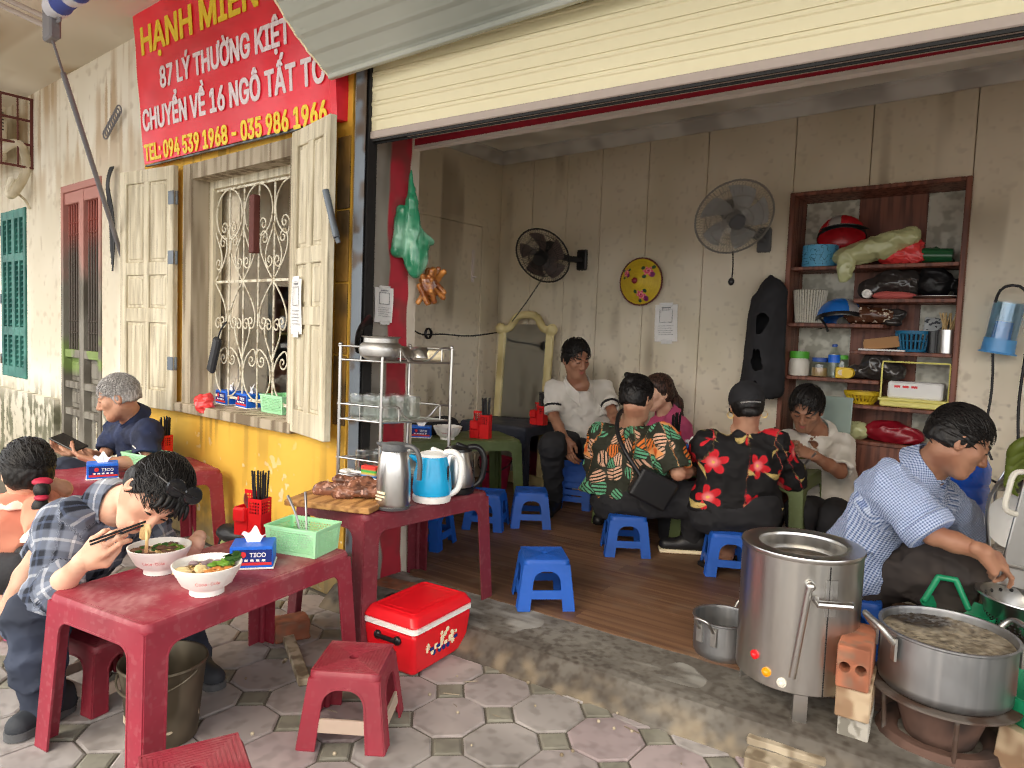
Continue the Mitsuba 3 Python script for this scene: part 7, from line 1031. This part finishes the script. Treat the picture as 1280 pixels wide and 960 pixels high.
m = clothing([(pel, ch, .14, .13), (at(712, 548, 5.6), at(752, 548, 5.62), .13, .13), (at(714, 548, 5.58), at(708, 496, 5.52), .12, .12), (at(752, 548, 5.62), at(742, 496, 5.58), .12, .12), (at(700, 489, 5.52), at(748, 489, 5.6), .085, .085), (ch, at(722, 484, 5.5), .13, .08)], [([sR, eR], [.08, .073], sR * .12 + eR * .88, eR - sR), ([sL, eL], [.08, .073], sL * .2 + eL * .8, eL - sL)], .01, (pel + (0, 0, -.05), (0, 0, -1)), .013, 3, (nk + (0, 0, .02), nk + R[:, 1] * .14 + (0, 0, -.02), .06, .03)); part(k, 'polo_shirt', m, 'cloth_white', smooth=True); part(k, 'collar', collar(nk + (0, 0, .0), hd - nk, R[:, 1], .085, .05, .035, .45, .09), 'cloth_white', smooth=True)
for s_, e_ in ((sR, eR), (sL, eL)): d = U(e_ - s_); q = s_ + (e_ - s_) * .66; part(k, 'sleeve_band', cat(tube([q - d * .008, q + d * .008], [.076, .0755], 20)), 'stripe_black')
hR, kR, aR = at(714, 556, 5.55), at(690, 556, 5.12), at(692, 620, 5.45); hL, kL, aL = at(748, 556, 5.58), at(756, 562, 5.0), at(752, 630, 5.3); part(k, 'trousers', cat(limb([hR, kR, aR], [.125, .1, .07], .011, .04, .01), limb([hL, kL, aL], [.125, .1, .07], .011, .04, .01), limb([hR, hL], [.13, .13], .012)), 'cloth_black', smooth=True)
for a in (aR, aL): part(k, 'shoe', shoe(np.array([a[0], a[1], .105]), np.array([a[0] + .08, a[1] - .17, .105]), None), 'leather_black', smooth=True)
# ---------------------------------------------------------------- woman in the leaf print shirt
_skin[0] = 'skin_tan'; k = person('woman with a hair bun in a dark leaf print shirt, strap across her back'); hd = at(797, 498, 4.46); R = hframe(cam3(.72, -.25, .6), cam3(.12, .96, .1)); nk = at(790, 528, 4.52); pel = at(782, 614, 4.55); ch = at(785, 575, 4.54); sR, eR, wR = at(830, 548, 4.30), at(848, 592, 4.20), at(868, 588, 4.45); sL, eL, wL = at(750, 545, 4.65), at(745, 590, 4.75), at(790, 600, 4.90); s = HS * .96
f, W = head_fld(hd, R, s, nk, nr=.048); setbody(k, f.mesh(), *armskin(sR, eR, wR, cam3(.5, .1, .8), cam3(-.3, -.9, .2), 1), limb([pel, ch, nk], [.06, .07, .05], .015)); face_parts(k, W, R, s, .8)
part(k, 'hair', hair_cap(hd, R, s, .011, .03, -.05, .3, .005, .004, 9), 'hair_black', smooth=True); strands(k, hd, R, s, 'hair_black', 200, .013, .004, .08, (0, -1, .4), 11, .0026); q = W(0, -.075, .09); f = Fld(q - .12, q + .12, .006); f.ell(q, np.array((.042, .036, .04)) * s, R, 0).ell(W(.012, -.1, .075), np.array((.026, .028, .028)) * s, R, .008).ell(W(-.018, -.09, .11), np.array((.022, .028, .02)) * s, R, .008).ripple(.006, 40, 2); part(k, 'hair_bun', f.mesh(), 'hair_black', smooth=True); part(k, 'hair_band', tube([q + R @ (np.array([.034 * math.cos(a), .01, .034 * math.sin(a)]) * s) for a in np.linspace(0, 6.283, 20)[:-1]], .006, 6, True), 'china')
m = clothing([(pel, ch, .16, .15), (at(752, 618, 4.65), at(812, 620, 4.50), .165, .16), (at(756, 618, 4.65), at(764, 560, 4.62), .15, .14), (at(812, 618, 4.50), at(812, 560, 4.42), .15, .14), (at(762, 552, 4.64), at(820, 555, 4.38), .1, .1), (ch, at(790, 536, 4.52), .15, .07)], [([sR, eR], [.11, .1], sR * .1 + eR * .9, eR - sR), ([sL, eL], [.1, .095], sL * .1 + eL * .9, eL - sL)], .0105, (pel + (0, 0, -.03), (0, 0, -1)), .017, 6, (nk, hd, .058, .07)); part(k, 'shirt', m, 'cloth_leaf', smooth=True, uv=bone_uv(m.vertices, [(sR, eR, .1), (sL, eL, .1), (pel, nk, .2)], cam3(0, 0, 1.)))
hR, kR, aR, tR = at(815, 622, 4.42), at(872, 625, 4.40), at(868, 672, 4.55), None; part(k, 'trousers', cat(limb([at(765, 624, 4.60), at(815, 620, 4.45)], [.155, .155], .012, .05, .01), limb([hR, kR, at(866, 676, 4.55)], [.14, .12, .07], .011, .05, .01), limb([at(790, 624, 4.70), at(840, 632, 4.80), at(836, 670, 4.85)], [.13, .11, .08], .012, .05)), 'cloth_black', smooth=True); an = onz(862, 690, .105); part(k, 'ankle', limb([at(866, 670, 4.55), np.array([an[0], an[1], .16])], [.05, .045], .008), 'skin_fair'); part(k, 'shoe', shoe(np.array([an[0], an[1], .12]), np.array([an[0] - .13, an[1] - .09, .12]), None), 'leather_black', smooth=True); part(k, 'shoe_sole', mv(rbox(-.14, .14, -.05, .05, 0, .025, .01), TM(an[0] - .05, an[1] - .035, .102, 35)), 'cream_print')
bg = thing('shoulder_bag', 'small black leather bag hanging at the hip of the woman in leaf print', 'bag'); bq = at(816, 610, 4.24); part(bg, 'body', mv(rbox(-.13, .13, -.045, .045, -.1, .1, .025), frame(bq, cam3(.85, -.45, .1), cam3(.1, .1, 1))), 'leather_black'); part(bg, 'strap', tube(spline([at(800, 594, 4.20), at(786, 572, 4.22), at(772, 540, 4.32), at(774, 518, 4.42), at(784, 510, 4.54)], 24), .014, 8), 'leather_black', smooth=60)
# ---------------------------------------------------------------- woman in the black floral shirt
k = person('woman in a black cap and black shirt with red flowers, her back to the camera'); hd = at(933, 506, 4.22); R = hframe(cam3(.12, -.22, .96), cam3(.0, .97, .22)); nk = at(932, 533, 4.23); pel = at(918, 636, 4.25); ch = at(922, 585, 4.23); sR, eR, wR = at(968, 555, 4.20), at(990, 596, 4.30), at(985, 580, 4.60); sL, eL, wL = at(886, 555, 4.25), at(876, 570, 4.45), at(895, 560, 4.70); s = HS * .96
f, W = head_fld(hd, R, s, nk, nr=.048); setbody(k, f.mesh(), *armskin(sR, eR, wR, cam3(-.3, .1, .9), cam3(-.6, -.6, .2), 1), limb([pel, ch, nk], [.06, .07, .05], .015)); part(k, 'hair', hair_cap(hd, R, s, .01, .02, -.075, 1.0, .005, .0, 2), 'hair_black', smooth=True); q = W(0, -.098, -.055); f = Fld(q - .12, q + .12, .006); f.ell(q, np.array((.052, .028, .03)) * s, R, 0).ripple(.008, 30, 3); part(k, 'hair_bun', f.mesh(), 'hair_black', smooth=True)
f = Fld(hd - .2, hd + .22, .006); f.ell(W(0, -.012, .03), np.array((.094, .113, .1)) * s, R, 0); p_ = ((f.P() - hd) @ R) / s; f.f = np.maximum(f.f, (-(p_[..., 2] + .012 + .12 * p_[..., 1]) * s).astype(np.float32)); part(k, 'cap', cat(f.mesh(), thick(16, 6, lambda u, v: [hd[i] + s * (R[i, 0] * (.075 * np.cos(math.pi * u)) + R[i, 1] * (.08 + .08 * v * np.sin(math.pi * u)) + R[i, 2] * (.0 - .02 * v)) for i in range(3)], .006)), 'cloth_black', smooth=True); part(k, 'cap_clip', tube(spline([W(-.05, -.105, -.008), W(0, -.125, -.008), W(.05, -.105, -.008)], 12), .005, 6), 'silver')
for q_ in (-1, 1): part(k, 'earring', tube([W(q_ * .088, -.008, -.055) + .02 * np.array([math.cos(a) * .8, math.cos(a) * .3, math.sin(a)]) for a in np.linspace(0, 6.283, 16)[:-1]], .0022, 5, True), 'gold')
m = clothing([(pel, ch, .16, .15), (at(893, 636, 4.27), at(945, 636, 4.25), .17, .165), (at(895, 636, 4.27), at(898, 575, 4.25), .14, .135), (at(945, 636, 4.25), at(948, 575, 4.22), .14, .135), (at(894, 563, 4.25), at(962, 563, 4.22), .105, .1), (ch, at(932, 545, 4.23), .15, .075)], [([sR, eR, eR * .6 + wR * .4], [.1, .09, .085], eR * .7 + wR * .3, wR - eR), ([sL, eL, eL * .6 + wL * .4], [.1, .09, .085], eL * .7 + wL * .3, wL - eL)], .0105, (pel + (0, 0, .0), (0, 0, -1)), .016, 9, (nk, hd, .058, .07)); part(k, 'shirt', m, 'cloth_flower', smooth=True, uv=bone_uv(m.vertices, [(sR, eR, .1), (sL, eL, .1), (pel, nk, .21)], cam3(0, 0, 1.)))
part(k, 'trousers', cat(limb([at(892, 640, 4.25), at(948, 640, 4.20)], [.16, .155], .012, .05, .01), limb([at(898, 644, 4.25), at(888, 650, 4.65), at(888, 690, 4.70)], [.14, .11, .08], .012, .05), limb([at(945, 644, 4.25), at(960, 640, 4.65), at(955, 690, 4.65)], [.14, .11, .08], .012, .05)), 'cloth_black', smooth=True); an = onz(905, 706, .105); part(k, 'foot', limb([at(912, 680, 4.37), an + (0, .02, .06), an + (-.06, -.08, .03)], [.05, .045, .035], .008), 'skin_tan', smooth=True); part(k, 'sandal', mv(rbox(-.13, .13, -.05, .05, 0, .03, .012), TM(an[0] - .02, an[1] - .03, .102, 60)), 'leather_black')
# ---------------------------------------------------------------- man in the white shirt eating inside
_skin[0] = 'skin_brown'; k = person('man in a white open collared shirt eating noodles beside the cabinet'); hd = at(1008, 511, 4.62); R = hframe(cam3(-.52, -.52, -.68), cam3(-.12, .9, -.42)); nk = at(1020, 540, 4.74); pel = at(1032, 625, 4.78); ch = at(1028, 575, 4.78); sR, eR, wR = at(984, 552, 4.75), at(968, 598, 4.6), at(984, 578, 4.42); sL, eL, wL = at(1054, 556, 4.66), at(1050, 590, 4.45), at(1018, 570, 4.35)
f, W = head_fld(hd, R, HS, nk); setbody(k, f.mesh(), *armskin(sR, eR, wR, cam3(.2, .7, -.2), cam3(.6, -.1, .6), -1, .95, (.8, .9, .5), .7), *armskin(sL, eL, wL, cam3(-.9, .3, -.1), cam3(-.1, -.6, .7), 1, .95, (.7, .9, .5), .7), limb([pel, ch, nk], [.06, .07, .05], .015)); face_parts(k, W, R, HS, 1.0); part(k, 'hair', hair_cap(hd, R, HS, .012, .014, -.03, .2, .008, .004, 8), 'hair_black', smooth=True); strands(k, hd, R, HS, 'hair_black', 220, .014, .006, .07, (.4, 1, .0), 9, .003)
m = clothing([(pel, ch, .14, .13), (at(1012, 628, 4.78), at(1052, 628, 4.76), .14, .14), (at(1012, 628, 4.78), at(1002, 566, 4.78), .125, .12), (at(1052, 628, 4.76), at(1044, 566, 4.72), .125, .12), (at(994, 556, 4.76), at(1046, 560, 4.68), .085, .085), (ch, at(1020, 548, 4.74), .13, .075)], [([sR, eR], [.088, .082], sR * .2 + eR * .8, eR - sR), ([sL, eL], [.092, .085], sL * .1 + eL * .9, eL - sL)], .0105, (pel + (0, 0, -.05), (0, 0, -1)), .014, 2, (nk + (0, 0, .01), nk + R[:, 1] * .14 + (0, 0, -.1), .06, .03)); part(k, 'shirt', m, 'cloth_white', smooth=True); part(k, 'collar', collar(nk, hd - nk, R[:, 1], .085, .05, .04, .5, .1), 'cloth_white', smooth=True)
part(k, 'trousers', cat(limb([at(1020, 640, 4.75), at(1000, 640, 4.35), at(1000, 700, 4.4)], [.13, .1, .08], .012, .05), limb([at(1045, 640, 4.72), at(1040, 650, 4.35), at(1036, 700, 4.4)], [.13, .1, .08], .012, .05)), 'cloth_black', smooth=True)
bq = onz(995, 588, .65); bowl(bq[0], bq[1] - .06, .651, 'white bowl of noodles in front of the man in the white shirt', 30, 1.0, 2, 9); solo('chopstick', cyl(at(968, 534, 4.36), at(994, 570, 4.36), .0055, 6), 'chopstick_black', 'black chopstick held upright by the man in the white shirt', 'chopstick'); solo('soup_spoon', cyl(at(1020, 566, 4.3), at(996, 590, 4.4), .007, 6), 'spoon_steel', 'steel spoon held by the man in the white shirt over his bowl', 'spoon')
# ---------------------------------------------------------------- woman in pink behind
_skin[0] = 'skin_fair'; k = person('woman with long hair in a pink shirt half hidden behind the leaf print shirt'); hd = at(822, 490, 5.25); R = hframe(cam3(-.9, -.2, -.3), cam3(0, 1, -.1)); nk = at(832, 516, 5.3); pel = at(842, 595, 5.35); ch = at(838, 550, 5.33); s = HS * .95; f, W = head_fld(hd, R, s, nk, nr=.046); setbody(k, f.mesh(), limb([pel, ch, nk], [.06, .07, .05], .015)); face_parts(k, W, R, s, .8); part(k, 'hair', hair_cap(hd, R, s, .012, .02, -.09, 1.0, .005, .0, 3), 'hair_brown', smooth=True)
part(k, 'ponytail', limb([W(0, -.095, .0), at(845, 505, 5.32), at(849, 528, 5.32), at(848, 545, 5.3)], [.05, .055, .045, .02], .007, .02, .006), 'hair_brown', smooth=True); sR, eR, wR = at(852, 538, 5.2), at(856, 580, 5.1), at(836, 590, 4.95); m = clothing([(pel - CAM[0] * .1, pel + CAM[0] * .1, .14, .14), (pel, ch, .16, .15), (at(820, 535, 5.35), at(848, 534, 5.25), .085, .085), (ch, nk, .13, .06)], [([sR, eR, wR], [.085, .075, .06], eR * .4 + wR * .6, wR - eR)], .011, None, .014, 7, (nk, hd, .056, .07)); part(k, 'shirt', m, 'cloth_pink', smooth=True); part(k, 'collar', collar(nk, hd - nk, R[:, 1], .078, .05, .035, .4, .06), 'cloth_pink', smooth=True)
part(k, 'trousers', cat(limb([at(835, 605, 5.3), at(800, 605, 5.0), at(800, 650, 5.1)], [.13, .1, .07], .012, .05)), 'cloth_black', smooth=True)
# ---------------------------------------------------------------- the cook
_skin[0] = 'skin_brown'; k = person('cook in a blue checked shirt leaning over the pots with an outstretched arm'); hd = at(1198, 552, 2.98); R = hframe(cam3(.78, -.50, -.30), cam3(.40, .86, -.1)); nk = at(1160, 585, 3.1); pel = at(1078, 700, 3.3); ch = at(1125, 625, 3.2); sR, eR, wR = at(1112, 606, 2.92), at(1166, 668, 2.78), at(1228, 690, 2.70); sL, eL, wL = at(1180, 622, 3.4), at(1222, 668, 3.45), at(1262, 690, 3.2)
f, W = head_fld(hd, R, HS * 1.0, nk); setbody(k, f.mesh(), *armskin(sR, eR, wR, at(1262, 708, 2.72) - wR, cam3(.2, -.75, .6), 1, 1.0, ((.35, .4, .3), (.6, .7, .5), (.7, .8, .5), (.8, .8, .5)), .8), limb([pel, ch, nk], [.06, .07, .05], .015)); face_parts(k, W, R, HS, 1.0); part(k, 'hair', hair_cap(hd, R, HS, .009, .01, -.035, .2, .006, .006, 6), 'hair_black', smooth=True); strands(k, hd, R, HS, 'hair_black', 420, .011, .006, .06, (.5, 1, .0), 10, .0024)
m = clothing([(at(1060, 712, 3.2), at(1098, 704, 3.45), .165, .165), (pel, ch, .18, .185), (at(1108, 618, 3.02), at(1170, 622, 3.36), .115, .11), (ch, at(1158, 598, 3.12), .17, .085), (at(1062, 700, 3.2), at(1108, 625, 3.02), .14, .13)], [([sR, eR], [.108, .098], sR * .06 + eR * .94, eR - sR), ([sL, eL], [.1, .09], sL * .1 + eL * .9, eL - sL)], .0095, (pel + (0, 0, -.17), (0, 0, -1)), .018, 3, (nk, nk + R[:, 1] * .2 - R[:, 2] * .1, .066, .04)); part(k, 'shirt', m, 'cloth_gingham', smooth=True, uv=bone_uv(m.vertices, [(sR, eR, .1), (sL, eL, .095), (pel, nk, .19)], cam3(-.3, 0, 1.)))
cm_ = collar(nk, hd - nk, R[:, 1], .088, .06, .04, .5, .07); part(k, 'collar', cm_, 'cloth_gingham', smooth=True, uv=np.c_[cm_.vertices[:, 0] + cm_.vertices[:, 1], cm_.vertices[:, 2]]); d = U(eR - sR); q = sR + (eR - sR) * .93; cf = tube([q - d * .04, q - d * .035, q + d * .012, q + d * .018], [.098, .108, .104, .09], 22); part(k, 'cuff', cf, 'cloth_gingham', smooth=True, uv=bone_uv(cf.vertices, [(sR, eR, .1)], cam3(-.3, 0, 1.)))
part(k, 'trousers', cat(limb([at(1075, 722, 3.25), at(1195, 706, 2.95), at(1168, 790, 3.0)], [.15, .125, .09], .0105, .05, .014), limb([at(1095, 715, 3.4), at(1190, 700, 3.4), at(1195, 780, 3.45)], [.14, .11, .08], .012, .05, .01), limb([at(1070, 720, 3.2), at(1100, 718, 3.45)], [.16, .16], .012)), 'cloth_brown', smooth=True)
solo('ladle', cat(cyl(at(1245, 703, 2.72), at(1300, 716, 2.74), .008, 8)), 'steel', 'steel ladle handle held by the cook', 'ladle')
# passer-by whose arm is cut off at the frame is left to the photo's edge; the seen things end here
